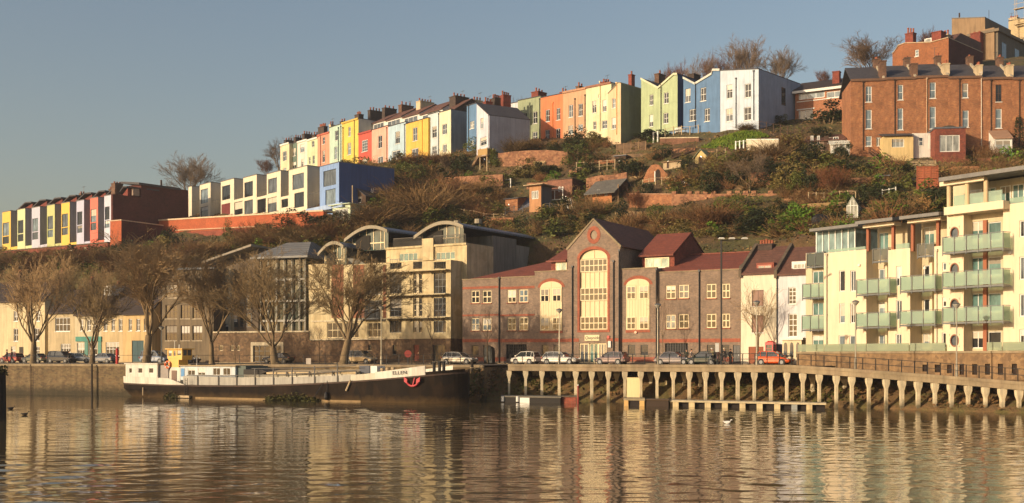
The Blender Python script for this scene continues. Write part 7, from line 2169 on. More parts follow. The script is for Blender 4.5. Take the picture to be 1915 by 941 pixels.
def bush_kind(k,mbs,mat,stem=True):
 st=MB()
 for j in range(3):st.tube((.04*j-.04,.03*(j%2),-.15),(.16*j-.16,.1*(j%2)-.05,.55),.018,.008,5)
 BUSH[k]=[(st.mesh(k+'_stems',BARK),mb.mesh(k,mat,False,False))for mb in mbs]
bush_kind('evergreen',[leaf_bush(s,1500,.036)for s in(1,2,3)],leafm((32,40,20),(56,64,30),'ever'))
bush_kind('mid',[leaf_bush(s,1300,.038)for s in(4,5,6)],leafm((70,82,32),(110,114,52),'mid'))
bush_kind('bright',[leaf_bush(s,900,.042)for s in(7,8)],leafm((64,98,26),(108,140,42),'bright'))
bush_kind('olive',[leaf_bush(s,1200,.038)for s in(9,10,12)],leafm((94,86,46),(134,120,70),'olive'))
bush_kind('twig',[twig_bush(s,420)for s in(13,14,15)],leafm((104,84,58),(144,116,78),'btwig',.9))
bush_kind('russet',[twig_bush(s,420)for s in(16,17)],leafm((100,72,50),(136,100,68),'brusset',.9))
bush_kind('hay',[leaf_bush(s,900,.035,'low')for s in(18,19)],leafm((120,92,56),(164,128,80),'bhay',.9))
bush_kind('bamboo',[leaf_bush(21,900,.035,'cone')],leafm((88,92,34),(140,134,54),'bamboo'))
bush_kind('conifer',[leaf_bush(22,1000,.035,'cone')],leafm((30,38,22),(50,56,28),'conifer'))
LOOK={'evergreen':'dark evergreen bush','mid':'mid green bush','bright':'bright green bush','olive':'dull olive bush','twig':'bare brown twiggy bush','russet':'russet brown twiggy bush','hay':'mound of dry straw coloured growth','bamboo':'tall yellow green bamboo clump','conifer':'narrow dark conifer'}
LAND=[(532,322,'narrow cream end house'),(605,312,'salmon house'),(655,310,'tall yellow house'),(682,306,'short red house'),(710,304,'pink house'),(742,302,'sky blue house'),(778,300,'golden yellow house'),(812,296,'icy white house'),(832,292,'cream house with shade coloured side'),(882,284,'mid blue house'),(928,282,'lilac white house'),(990,266,'sage green house'),(1032,264,'bright orange house'),(1074,262,'tan house'),(1116,258,'butter cream house'),(1150,254,'peach wing'),(1232,250,'lime green house'),(1310,246,'denim blue house'),(1380,242,'large pale blue house'),(1470,238,'shade coloured side wall'),(1540,232,'low brick house'),(1620,286,'left brick terrace house'),(1680,288,'cream ground floor extension'),(1776,286,'flat roofed brick extension'),(1876,286,'lean-to conservatory'),(640,398,'mint garden cabin'),(660,372,'dark garden lean-to'),(690,370,'white ladder'),(898,318,'timber stair tower'),(996,312,'long upper garden wall'),(963,330,'pale garden steps'),(938,352,'white garden frame'),(875,398,'wire fence'),(958,396,'little brick outhouse'),(998,394,'timber garden hut'),(1047,374,'brick garden house'),(1068,394,'leaning white planks'),(1145,384,'grey roofed summerhouse'),(1225,338,'arched brick wall'),(1254,316,'pale board shed'),(1216,386,'long orange brick wall'),(1350,384,'stepped garden wall'),(1180,288,'timber pergola'),(1311,306,'yellow gabled garden shed'),(1426,278,'white garden wall'),(1275,270,'brick terrace deck'),(1550,282,'plank shack'),(1575,288,'white conservatory'),(1610,408,'glass greenhouse'),(1535,424,'black covered heap'),(1640,312,'brown timber stairs'),(1735,352,'orange slatted screen'),(1725,316,'slatted fence'),(380,405,'white modern houses'),(568,395,'tall white modern house'),(430,425,'orange retaining wall'),(615,392,'blue end block'),(280,440,'dark red gable'),(110,470,'coloured modern row'),(700,425,'barrel roofs'),(900,430,'rear of the barrel roofs'),(560,455,'grey hipped roof'),(590,440,'grey ridged hall'),(430,480,'sloping grey roof'),(1110,430,'office gable'),(1235,440,'red upper roof'),(1430,450,'cottage chimney'),(1560,425,'glass penthouse'),(1650,412,'cedar post canopies')]
def where(px,py,j=0):
 d=sorted(LAND,key=lambda l:math.hypot((l[0]-px),1.3*(l[1]-py)))
 a=d[j];dx,dy=px-a[0],py-a[1]
 rel=('right of' if dx>0 else 'left of')if abs(dx)>1.2*abs(dy)else('below' if dy>0 else 'above')
 return f'{rel} the {a[2]}',''
BLAB={}
def bush(kind,px,base,w,h,label=None,X=None,scal=1.3):
 p=hit(px,base)if X is None else X
 W,Hh=w*p.y/FPX,h*p.y/FPX
 stm,lfm=rnd.choice(BUSH[kind])
 t=thing('shrub' if kind not in('bamboo','conifer')else kind,'','shrub',(p.x,p.y,p.z-.1),rnd.uniform(0,6.28),'shrubs on the hillside')
 t.scale=(W*scal,W*scal,Hh*(1.3 if kind in('evergreen','mid','bright')else 1.1))
 link('stems',stm,t);link('foliage',lfm,t)
 if label is None:
  rel,nxt=where(px,base)
  size='large ' if W>4.2 else('small ' if W<2.0 else '')
  label=f'{size}{LOOK[kind]} {rel}'
  j=0
  while label in BLAB and j<7:
   j+=1;rel,nxt=where(px,base,j);label=f'{size}{LOOK[kind]} {rel}'
 BLAB[label]=1
 tag(t,label)
 return t
E_,M_,B_,O_,T_,U_,Y_='evergreen','mid','bright','olive','twig','russet','hay'
BL_=[('bamboo',692,364,26,38),(E_,640,430,62,30),(E_,690,390,26,14),(M_,776,338,44,32),(M_,740,332,40,24),(U_,822,308,62,26),(U_,775,308,50,20),(E_,864,320,40,38),(M_,892,288,40,26),(M_,926,314,22,32),(T_,800,402,110,66),(T_,712,424,96,56),(T_,760,382,84,50),(U_,846,372,70,48),(T_,900,368,60,34),(E_,828,402,32,22),(M_,852,406,32,22),(T_,962,288,42,34),(M_,926,350,52,28),(O_,985,332,54,36),(E_,890,420,40,18),(T_,990,280,36,20),(E_,1038,283,28,18),(E_,1080,280,50,42),(O_,1116,272,40,32),(M_,1082,310,50,42),(E_,1022,328,46,26),(O_,1000,330,44,26),(B_,1036,338,26,18),(U_,1010,340,20,18),(E_,1180,332,52,42),(T_,1110,404,66,40),(E_,1163,416,32,36),(O_,1060,422,62,26),(O_,1092,427,52,28),(M_,1232,416,38,34),(M_,1264,364,30,24),(E_,1287,320,32,26),(E_,1222,260,62,22),(E_,1338,362,46,48),(B_,1331,364,16,12),(O_,1478,352,62,54),(M_,1490,364,42,36),(E_,1514,362,32,54),(E_,1468,400,42,34),(B_,1478,432,56,44),(B_,1455,436,34,28),(E_,1412,438,66,40),(U_,1336,422,80,50),(T_,1300,412,50,34),(O_,1282,432,52,26),(M_,1390,397,56,34),(O_,1480,284,52,42),(E_,1530,264,44,30),(E_,1522,304,60,34),(E_,1550,233,76,46),(E_,1578,300,36,38),(E_,1655,344,36,28),(M_,1682,394,56,34),(O_,1704,344,28,26),(Y_,1742,398,54,48),(E_,1813,312,28,18),(O_,1866,320,32,34),('conifer',1905,288,30,62),(E_,1460,232,20,20),(T_,1396,243,30,16),(E_,1755,395,40,50),(E_,655,310,30,14),(O_,680,309,26,12),(T_,1440,300,52,42),(T_,1370,330,60,40),(O_,1300,345,40,30),(U_,1460,275,36,24),(E_,1500,330,50,30),(E_,1610,330,40,26),(O_,1580,345,40,26),(Y_,1560,400,60,20),(Y_,1520,404,50,20),(M_,1640,410,40,22),(O_,1690,320,30,20),(E_,1640,372,30,26),(E_,1610,374,30,24),(Y_,1640,345,40,22)]
BL_+=[(E_,1205,372,30,36),(E_,1130,360,26,34),(E_,1370,352,34,40),(E_,1440,345,40,44),(B_,1500,416,50,40),(E_,1430,418,44,36),(B_,1350,398,34,26),(E_,1592,392,30,34),(M_,1545,348,36,32),(E_,1670,366,34,34),(E_,1240,300,30,28),(M_,1160,352,30,26),(E_,915,372,40,30),(M_,1025,414,46,26),(E_,745,352,34,26),(E_,1100,326,34,26)]
for b in BL_:bush(*b)
q_=random.Random(5)
for k in range(46):
 px=225+430*(k+q_.random())/46;base=516-(px-225)*.145-q_.uniform(0,26)
 bush(q_.choice((T_,T_,T_,O_,U_,O_,E_ if k%3==0 else T_)),px,base,q_.uniform(40,70),q_.uniform(22,42))
for px,base,w,h in((320,462,40,34),(545,432,60,36),(590,428,70,34),(615,434,40,26),(500,440,50,32),(430,448,26,30)):bush(E_ if px!=430 else M_,px,base,w,h)
for k in range(20):
 px=-20+245*(k+q_.random())/20;bush(q_.choice((T_,U_,T_,O_)),px,512-px*.05-q_.uniform(0,14),q_.uniform(36,60),q_.uniform(24,40))
def scrub_mass():
 q=random.Random(31);rg=np.random.default_rng(4);m=MB();V,Fc,Mi=[],[],[]
 base=[[(np.array(mb.v),mb.f)for mb in g]for g in([leaf_bush(s,280,.058)for s in(41,42,43)],[twig_bush(s,60,.011)for s in(44,45)])]
 n=0;tries=0
 while n<1830 and tries<9000:
  tries+=1
  px=q.uniform(640,1925)if n>330 else q.uniform(-40,660);lo=np.interp(px,(640,850,960,1240,1420,1590,1915),(318,296,276,262,252,292,296));hi=np.interp(px,(640,1500,1700,1925),(446,446,415,345))
  py=q.uniform(lo,hi)if n>330 else q.uniform(478-.045*px,530-.05*px);p=hit(px,py)
  pt=math.sin(px*.021+1)+math.sin(py*.06+px*.011)+.8*math.sin(px*.05-py*.09)+q.gauss(0,.6)
  if any(a-6<px<b+6 and t-4<py<u+17 for a,b,t,u in KEEP)and q.random()<.93:continue
  W=q.choice((1,1,1.5))*q.uniform(1.0,2.7);Hh=W*q.uniform(.55,.95)
  k=1 if pt>.9 or(pt<-.9 and q.random()<.5)else 0
  mi=(q.choice((4,4,5))if k else(0 if pt<-.45 else(1 if pt<.2 else(2 if pt<.8 else 3))))
  if not k and q.random()<(.3 if px>1380 and py>380 else .05):mi=6
  v,f=q.choice(base[k]);a=q.uniform(0,6.28);c,s_=math.cos(a),math.sin(a)
  w=np.c_[(v[:,0]*c-v[:,1]*s_)*W*1.25+p.x,(v[:,0]*s_+v[:,1]*c)*W*1.25+p.y,v[:,2]*Hh+p.z-.1]
  b=sum(len(x)for x in V[-1:])if False else OFF[0]
  V.append(w);OFF[0]+=len(w)
  Fc+=[[b+i for i in fc]for fc in f];Mi+=[mi]*len(f);n+=1
 m.v=np.concatenate(V).tolist();m.f=Fc;m.m=Mi
 o=m.build('scrub',[BUSH[k][0][1].materials[0]for k in('evergreen','mid','olive','hay','twig','russet','bright')],None,False,False)
 tag(o,'tangled low scrub of mixed green, olive and brown over the garden terraces','undergrowth',None,'stuff')
OFF=[0]
KEEP=[(931,1062,281,314),(1096,1172,322,345),(1177,1256,362,390),(1256,1452,361,384),(1234,1307,244,272),(1310,1440,250,284),(1396,1456,260,282),(945,1012,346,398),(1024,1070,335,378),(1108,1182,333,386),(1203,1248,307,342),(1240,1273,296,318),(1300,1321,278,308),(1508,1592,244,286),(1584,1636,366,410),(622,655,383,414),(636,684,346,382),(883,916,284,320),(1153,1208,270,290),(1702,1754,303,355),(1600,1810,270,300),(1252,1340,222,252),(921,955,338,353)]
scrub_mass()
def ground_cover():
 q=random.Random(9);m=MB()
 N=70000
 X=np.array([q.uniform(-95,75)for i in range(N)]);Y=np.array([q.uniform(128,232)for i in range(N)])
 yb=np.interp(X,_FX,_FY);Z=ground(X,Y)
 patch=np.sin(X*.17+1)*np.sin(Y*.2+X*.05)+.5*np.sin(X*.6)*np.sin(Y*.5)
 for x,y,z,b,pch in zip(X,Y,Z,yb,patch):
  if y<b-3:continue
  s=q.uniform(.08,.26);a=q.uniform(0,6.28)
  u=Vector((math.cos(a),math.sin(a),q.uniform(-.3,.5)))*s;v=Vector((q.gauss(0,.3),q.gauss(0,.3),1)).normalized()*s*q.uniform(.6,1.3)
  p=Vector((x,y,z-.05))
  m.mi=0 if pch+q.gauss(0,.45)>.35 else(1 if pch+q.gauss(0,.45)>-.25 else 2)
  m.poly([p-u,p+u,p+u*.4+v,p-u*.5+v*.8])
 o=m.build('undergrowth',[leafm((60,70,26),(96,98,42),'cov1'),leafm((100,80,48),(140,112,68),'cov2'),leafm((74,54,36),(110,80,54),'cov3')],None,False,False)
 tag(o,'low grass, bramble and dead leaves covering the hillside gardens','undergrowth',None,'stuff')
ground_cover()
def bank_cover():
 q=random.Random(12);m=MB()
 for i in range(5200):
  r=ringz[q.randrange(2,len(ringz)-2)];k=q.choice((1,1,2,2,3,3,4));p=Vector(r[k]).lerp(Vector(r[k+1]),q.random())+Vector((q.gauss(0,.4),0,q.uniform(0,.3)))
  cl=math.sin(p.x*.7)+math.sin(p.x*.23+2)+q.gauss(0,.5)
  if cl<-.5:continue
  s=q.uniform(.1,.28);u=Vector((q.gauss(0,1),q.gauss(0,1),q.gauss(0,.6))).normalized()*s;v=u.orthogonal().normalized()*s*.5
  m.mi=0 if cl>.6 else 1
  m.poly([p-u,p-v,p+u,p+v])
 o=m.build('bank_scrub',[leafm((54,62,24),(92,90,40),'bk1'),leafm((84,62,40),(124,96,62),'bk2')],None,False,False)
 tag(o,'tangled scrub and ivy on the bank behind the jetty columns','undergrowth',None,'stuff')
bank_cover()
# garden walls, sheds, stairs and decks on the hillside
def gfac(px0,px1,base,th=30):
 p=hit(px0,base);k=(px1-CX)/FPX;t=math.tan(R(th))
 s=(k*p.y-p.x)/(1+k*t)
 return Fac(px0,p.y,px1,p.y-s*t),p
def gwall(name,label,px0,px1,tops,base,mat,th=30,thick=.45,cap=None,cren=0,cat='garden wall',below=1.6,grp=None):
 F,p=gfac(px0,px1,base,th)
 B=Bld(name,label,cat,F,px0,p.z,grp)
 n=max(2,len(tops));m=MB()
 xs=[B.X(px0+(px1-px0)*i/(n-1))for i in range(n)]
 zs=[B.Z(px0+(px1-px0)*i/(n-1),tops[min(i,len(tops)-1)])for i in range(n)]
 m.prism([(xs[0],-below),(xs[-1],-below)]+list(zip(xs,zs))[::-1],0,thick)
 m.build('masonry',mat,B.root)
 if cap:
  c=MB()
  for i in range(n-1):
   a,b=(xs[i],zs[i]),(xs[i+1],zs[i+1])
   c.prism([(a[0],a[1]+.003),(b[0],b[1]+.003),(b[0],b[1]+.14),(a[0],a[1]+.14)],-.06,thick+.06)
  c.build('coping',cap,B.root)
 if cren:
  L=xs[-1]
  for i in range(cren):
   if(i*7+cren)%5==0:continue
   a=L*i/cren;b=a+L/cren*.58;z=zs[0]+(zs[-1]-zs[0])*(a/L)
   c=MB();c.box(a,b,.002,thick-.002,z+.003,z+.38);c.build('merlon',mat,B.root)
 return B
ORANGEW=brick((184,88,48),(160,76,44),(150,100,70),'orangewall',blot=.18)
REDW=brick((150,70,50),(128,62,46),(120,84,66),'lowred',blot=.3)
F_OW=Fac(282,213,612,178.5)
B=Bld('retaining_wall','long orange brick retaining wall with cream coping below the white modern houses','wall',F_OW,284,F_OW.z(284,446))
x1=B.X(605);za,zb_=B.Z(284,414),B.Z(605,395.5)
m=MB();m.prism([(0,-6),(x1,-6),(x1,zb_),(0,za)],0,.6);m.build('masonry',ORANGEW,B.root)
m=MB();m.prism([(-.1,za+.003),(x1,zb_+.003),(x1,zb_+.25),(-.1,za+.25)],-.15,2.5);m.build('coping',paint((220,190,150)),B.root)
m=MB();m.prism([(B.X(330),B.Z(330,432)),(B.X(500),B.Z(500,424)),(B.X(500),B.Z(500,422)),(B.X(330),B.Z(330,430))],-.25,-.004);m.build('string_course',paint((206,160,120)),B.root)
m=MB();m.prism([(-.02,-6),(x1*.8,-6),(x1*.8,B.Z(530,424)),(0,B.Z(300,436))],-.5,-.26);m.build('plinth',REDW,B.root)
F_RW=Fac(-60,243,209,203)
B=Bld('retaining_wall','weathered red brick retaining wall below the coloured modern row','wall',F_RW,-60,F_RW.z(0,500))
m=MB();m.prism([(0,-5),(B.X(209),-5),(B.X(209),B.Z(209,455)),(0,B.Z(-60,477))],-.8,.2);m.build('masonry',REDW,B.root)
m=MB();m.prism([(0,B.Z(-60,477)+.004),(B.X(209),B.Z(209,455)+.004),(B.X(209),B.Z(209,455)+.2),(0,B.Z(-60,477)+.2)],-.9,.3);m.build('coping',CONC_DARK,B.root)
for px in(133,160):
 q=B.rect((px-2.5,467-px*.03,px+2.5,477-px*.03),-.8);m=MB();m.box(q[0],q[2],-.86,-.803,q[1],q[3]);m.build('vent',CONC_PALE,B.root)
F_PW=Fac(206,202,228,200.5)
B=Bld('brick_pier','bright orange brick corner pier in front of the dark red gable','wall',F_PW,206,F_PW.z(216,478))
w_=B.X(227);h=B.Z(216,413.5)
m=MB();holed(m,0,w_,-4,h,[],0,.1);m.poly([(0,0,-4),(0,0,h),(0,9,h),(0,9,-4)]);m.mi=1;m.poly([(w_,0,-4),(w_,9.5,-4),(w_,9.5,h),(w_,0,h)]);m.mi=0;m.poly([(0,0,h),(w_,0,h),(w_,9.5,h),(0,9,h)]);m.build('masonry',[ORANGEW,BRICK_SHADE],B.root)  # right face in darker brick, its shade put into the colour
m=MB();m.box(-.08,w_+.08,-.1,9.6,h+.004,h+.18);m.build('coping',paint((214,180,140)),B.root)
gwall('garden_wall','long brown brick upper garden wall below the sage green house',931,1062,[287,283,281,281,284],312,GARDENWALL,25,cap=None)
gwall('garden_wall','tan rubble garden wall behind the grey roofed summerhouse',1096,1172,[334,328,327,322],372,GARDENWALL,25)
gwall('garden_wall','long orange brick wall below the arched garden wall',1177,1256,[363.5,364],389,BRICK_ORANGE,30,cap=paint((180,130,90)))
gwall('garden_wall','castellated stone garden wall below the leaning garden tree',1256,1452,[363,363,362.5,362,362],386,GARDENWALL,30,cren=13)
gwall('garden_wall','brick terrace wall under the blue lean-to house',1234,1307,[259,258],273,brick((128,84,60),(112,74,56),(120,96,76),'terrace'),32,cap=CONC_PALE,thick=6)
gwall('garden_wall','white painted garden wall below the large pale blue house',1396,1456,[262,261.5],281,paint((216,200,166),.1),32,cap=WHITE)
gwall('garden_wall','low tan terrace wall left of the orange brick wall',1222,1300,[281,276],294,GARDENWALL,30)
gwall('garden_wall','low brown rubble wall below the pergola',1120,1240,[290,286],300,RUBBLE,30)
gwall('garden_wall','short sunlit stone wall beside the pale garden steps',985,1045,[342,341],356,GARDENWALL,30)
gwall('garden_wall','brown terrace wall above the barrel roofs',830,940,[332,326],342,GARDENWALL,35)
gwall('garden_wall','rubble terrace wall below the green lawn',1310,1400,[283,281],292,GARDENWALL,30)
gwall('garden_wall','brown stone wall right of the leaning garden tree',1402,1450,[323,321],350,GARDENWALL,25)
gwall('garden_wall','straw coloured bank wall left of the glass greenhouse',1510,1585,[381,377],404,stone([(150,122,82),(168,136,92),(130,104,72)],'bankw',2.0),25)
gwall('garden_wall','pinkish terrace wall below the brown timber stairs',1590,1650,[333,331],352,GARDENWALL,15)
gwall('garden_wall','brick planter wall at the foot of the right brick terrace',1815,1930,[291,287],304,brick((150,92,62),(130,80,58),(140,112,90),'planter'),5,cap=CONC)
gwall('garden_wall','sloping rubble wall near the orange slatted screen',1690,1722,[367,372],388,GARDENWALL,10)
gwall('garden_wall','orange planter wall beside the flat roofed brick extension',1800,1855,[297,296],308,BRICK_RED,5)
TW=[GARDENWALL,BRICK_ORANGE,RUBBLE,stone([(176,146,104),(190,160,116),(156,126,90)],'paletw',2.2)]
for i,(a,b,t0,bs)in enumerate(((690,748,352,364),(768,812,362,374),(842,884,352,364),(972,1020,302,312),(1064,1100,318,330),(1100,1150,300,310),(1155,1200,305,316),(1176,1206,330,344),(1262,1300,330,342),(1330,1376,316,328),(1372,1400,344,356),(1452,1496,316,330),(1466,1502,372,386),(1500,1560,338,350),(1560,1606,356,368),(1640,1690,356,368),(1080,1120,402,412),(900,960,408,418),(1310,1370,400,412),(1150,1200,396,408),(1620,1660,388,398),(1760,1830,312,322))):
 gwall('terrace_wall',('short pinkish terrace wall ','short orange brick terrace wall ','short brown rubble terrace wall ','short pale stone terrace wall ')[i%4]+where((a+b)/2,bs,0)[0],a,b,[t0,t0-1],bs,TW[i%4],28)
def shed(name,label,px0,px1,ytop,base,mat,roof='flat',roofm=None,depth=3.0,th=30,ops=(),cat='shed',rise=.9,side=None,over=.25,legs=False):
 F,p=gfac(px0,px1,base,th)
 B=Bld(name,label,cat,F,px0,p.z)
 w=B.X(px1);h=B.Z((px0+px1)/2,ytop)
 if roof in('gable','gablex','mono'):h-=rise if roof!='gablex' else rise
 m=MB();rr=[B.rect(r)for r in ops]
 holed(m,0,w,-1.4,h,rr,0,.1)
 m.poly([(0,0,-1.4),(0,0,h),(0,depth,h),(0,depth,-1.4)]);m.poly([(0,depth,-1.4),(0,depth,h),(w,depth,h),(w,depth,-1.4)])
 m.mi=1 if side else 0
 m.poly([(w,0,-1.4),(w,depth,-1.4),(w,depth,h),(w,0,h)])
 if roof=='gablex':m.poly([(w,0,h),(w,depth,h),(w,depth/2,h+rise)]);m.poly([(0,0,h),(0,depth,h),(0,depth/2,h+rise)])
 m.mi=0
 if roof=='gable':m.poly([(0,0,h),(w,0,h),(w/2,0,h+rise)]);m.poly([(0,depth,h),(w,depth,h),(w/2,depth,h+rise)])
 if roof=='mono':m.poly([(0,depth,h),(w,depth,h),(w,depth,h+rise),(0,depth,h+rise)]);m.poly([(0,0,h),(0,depth,h),(0,depth,h+rise)]);m.poly([(w,0,h),(w,depth,h),(w,depth,h+rise)])
 m.build('wall',[mat]+([side]if side else[]),B.root)
 r=MB();o=over;t=.12;e=.004
 if roof=='flat':r.box(-o,w+o,-o,depth+o,h+e,h+t)
 elif roof=='mono':r.prism_x([(-o,h-o*rise/depth+e),(depth+o,h+rise+o*rise/depth+e),(depth+o,h+rise+o*rise/depth+t),(-o,h-o*rise/depth+t)],-o,w+o)
 elif roof=='gablex':
  r.prism_x([(-o,h-o*rise/depth*2+e),(depth/2,h+rise+e),(depth/2,h+rise+t),(-o,h-o*rise/depth*2+t)],-o,w+o);r.prism_x([(depth/2,h+rise+e),(depth+o,h-o*rise/depth*2+e),(depth+o,h-o*rise/depth*2+t),(depth/2,h+rise+t)],-o,w+o)
 else:
  k=rise/(w/2)
  r.prism([(-o,h-o*k+e),(w/2,h+rise+e),(w/2,h+rise+t),(-o,h-o*k+t)],-o,depth+o);r.prism([(w/2,h+rise+e),(w+o,h-o*k+e),(w+o,h-o*k+t),(w/2,h+rise+t)],-o,depth+o)
 r.build('roof',roofm or LEAD,B.root)
 for o_,q in zip(ops,rr):
  k=o_[4]if len(o_)>4 else 'w'
  if k=='d':door(B.root,q[0],q[2],q[1],q[3],TIMBER_DARK,.05)
  else:win(B.root,q[0],q[2],q[1],q[3],.05,2 if k=='w' else 3,1,FRAME,G_DARK if k=='w' else G_PALE,.07,None)
 return B
MINT=paint((190,206,170),.08,.7,.15)
shed('summer_house','mint green flat roofed garden cabin below the sky blue end block',622,655,383.5,414,MINT,'flat',MINT,3,40,[(626,391,651,410,'p')],'summerhouse',over=.5)
B=shed('lean_to','dark timber lean-to with pale posts beside the sky blue end block',636,684,346,384,TIMBER_DARK,'gable',SLATE,3,40,[(642,366,652,381,'p'),(657,362,676,380)],rise=2.0)
m=MB()
for x in(-.3,2.2,4.4):m.box(x,x+.14,-1.4,-1.26,-1,2.6)
m.build('post',TIMBER_PALE,B.root)
shed('shed','little brick outhouse with a grey lean-to slope',945,968,366,396,BRICK_ORANGE,'mono',SLATE,3,30,[(949,386,953,395,'d')],rise=.5)
shed('shed','blue grey slated lean-to beside the brick outhouse',969,988,368,394,paint((92,96,108)),'mono',tiles((96,100,112),'bluegrey'),3,30,rise=2.2)
B=shed('garden_hut','timber garden hut with an oversailing flat roof',990,1012,347,398,paint((190,132,78),.2,.8,.3),'flat',TIMBER_PALE,3,35,[(994,357,1007,372,'p')],side=paint((110,108,108)),over=.7)
B=shed('garden_house','brick garden house with a white framed balcony',1024,1070,336,376,brick((150,98,76),(130,84,68),(140,112,94),'gardenhouse'),'flat',CONC_DARK,5,30,[(1044,349,1048,359),(1050,349,1053.5,359)],side=BRICK_SHADE,over=.15)
q=B.rect((1030,356,1052,374),-1.2);m=MB()
for x in(q[0],(q[0]+q[2])/2-.4,q[2]):m.box(x,x+.1,-1.25,-1.15,q[1],q[3])
m.box(q[0],q[2]+.1,-1.25,-1.15,q[1],q[1]+.12);m.box(q[0],q[2]+.1,-1.25,-1.15,q[3],q[3]+.08);m.box(q[0],q[2]+.1,-1.14,-.01,q[1],q[1]+.12);m.build('balcony',WHITE,B.root)
m=MB();m.box(q[0],q[2],-1.12,-1.02,q[1]-2.6,q[1]-.01);m.build('under_post',TIMBER_DARK,B.root)
B=shed('summer_house','orange timber summerhouse with a broad grey pitched roof',1108,1144,333,384,paint((196,118,48),.15,.8,.2),'gablex',tiles((104,100,92),'summer'),6.0,33,[(1116,355,1122,366,'p'),(1130,355,1136,367,'p')],'summerhouse',1.9,paint((96,60,38),.2),1.0)
m=MB();w_=B.X(1144)
for y in(.2,3.0,5.8):m.box(w_+.9,w_+1.05,y,y+.15,-1.2,B.Z(1144,345))
build_each(m,'porch_post',TIMBER,B.root)
B=gwall('arched_wall','rounded orange brick wall with an arched doorway',1203,1248,[336,318,309,307,309,318,326],342,BRICK_ORANGE,30,.5)
m=MB();x0,x1=B.X(1226),B.X(1235);z0,z1=-.5,B.Z(1230,320)
m.prism([(x0,z0),(x1,z0)]+arch_pts(x0,x1,z1-.4,z1+.25,10)[::-1],-.08,-.004);m.build('doorway',plain((42,32,26),.9),B.root)
m=MB();m.prism([(x0-.14,z0),(x0-.01,z0),(x0-.01,z1),(x0-.14,z1)],-.12,-.003);m.build('door_post',WHITE,B.root)
shed('shed','pale board shed with a flat roof above the arched wall',1240,1273,298,318,TIMBER_PALE,'mono',TIMBER,3,30,[(1247,304,1251,315,'d')],rise=.4)
shed('garden_shed','small yellow gabled garden shed in the middle of the hill',1300,1321,280,308,paint((206,176,104),.12),'gable',tiles((126,132,104),'shedroof'),3.4,35,[(1307,293,1313,306,'d')],rise=1.0)
shed('shed','plank shack with a brown roof left of the brick terrace',1508,1578,243,284,paint((142,116,92),.3,.9,.4,1.4),'mono',BROWNTILE,5,20,[(1516,254,1521,272),(1528,254,1533,272),(1541,254,1550,282,'d'),(1558,256,1568,272)],rise=1.6)
shed('conservatory','white conservatory with a pale sloping roof below the brick terrace',1554,1592,249,291,WHITE,'mono',paint((206,206,190)),4,12,[(1558,264,1568,288,'p'),(1570,263,1580,288,'p'),(1582,263,1590,288,'p')],'conservatory',1.6)
B=shed('greenhouse','glass greenhouse with a white ridge on the lower hillside',1584,1604,368,410,glassm((150,150,136),'ghouse',.2),'gable',tinted((176,176,160),'ghroof',.35),5.5,25,[],'greenhouse',1.1,glassm((120,120,104),'ghside',.2),.04)
m=MB();w_=B.X(1604);h=B.Z(1594,368)-1.1
for x in(0,w_*.33,w_*.66,w_):m.box(x-.04,x+.04,-.05,-.004,0,h+(1.05 if 0<x<w_ else 0)*.62)
for y in(0,1.1,2.2,3.3,4.4,5.5):m.box(w_+.004,w_+.05,y-.04,y+.04,0,h)
m.box(w_+.004,w_+.06,0,5.5,h-.08,h);m.box(0,w_,-.06,-.004,h-.05,h+.03);m.build('frame',WHITE,B.root)
B=shed('lean_to_house','sky blue lean-to with a grey sloped side below the denim blue house',1252,1286,222.5,252,paint((120,152,190),.08),'mono',paint((128,124,116)),5.5,38,[(1262,239,1274,250,'p')],'outbuilding',1.9,paint((138,128,112)),.08)
for px0,px1,yt,bs,mt,rf,lab in((1070,1092,384,402,TIMBER,'mono','low weathered plank shed below the leaning white planks'),(1268,1290,340,358,TIMBER_DARK,'gable','dark gabled tool shed right of the arched wall'),(1356,1378,300,318,TIMBER_PALE,'mono','pale lean-to shed right of the yellow gabled shed'),(1466,1490,322,342,paint((128,138,128)),'gable','grey green gabled shed on the right middle slope'),(1642,1662,330,350,TIMBER,'flat','square plank shed below the brown timber stairs'),(1690,1708,330,346,paint((176,160,130)),'mono','cream lean-to left of the orange slatted screen'),(1150,1170,292,306,TIMBER_DARK,'flat','small dark shed beside the pergola fence'),(862,880,342,358,TIMBER,'gable','little gabled shed below the cream end house'),(1298,1316,392,408,RUBBLE,'gable','stone gabled hut below the castellated wall')):
 w_=(px1-px0);shed('shed',lab,px0,px1,yt,bs,mt,rf,SLATE if 'g' in rf else LEAD,2.6,30,[(px0+w_*.3,yt+(bs-yt)*.5,px0+w_*.6,bs-(bs-yt)*.12,'d' if rf=='gable' else 'p')],rise=.6,side=TIMBER_DARK)
p=hit(1535,425);t=thing('covered_heap','black tarpaulin covered heap on the lower hillside','heap',tuple(p))
m=MB();rings=[]
for k in range(5):
 r=(1.55,1.5,1.25,.8,.2)[k];rings.append([(r*math.cos(a)*(1+.12*math.sin(3*a+k)),r*.8*math.sin(a),(-.3,.5,1.1,1.45,1.55)[k]+.1*math.sin(2*a))for a in[2*math.pi*i/12 for i in range(12)]])
m.loft(rings);m.build('tarpaulin',plain((20,19,20),.7),t);m=MB();m.path([(1.6*math.cos(a),1.3*math.sin(a),.25)for a in[2*math.pi*i/14 for i in range(15)]],.03,5);m.build('rope',TIMBER_PALE,t)
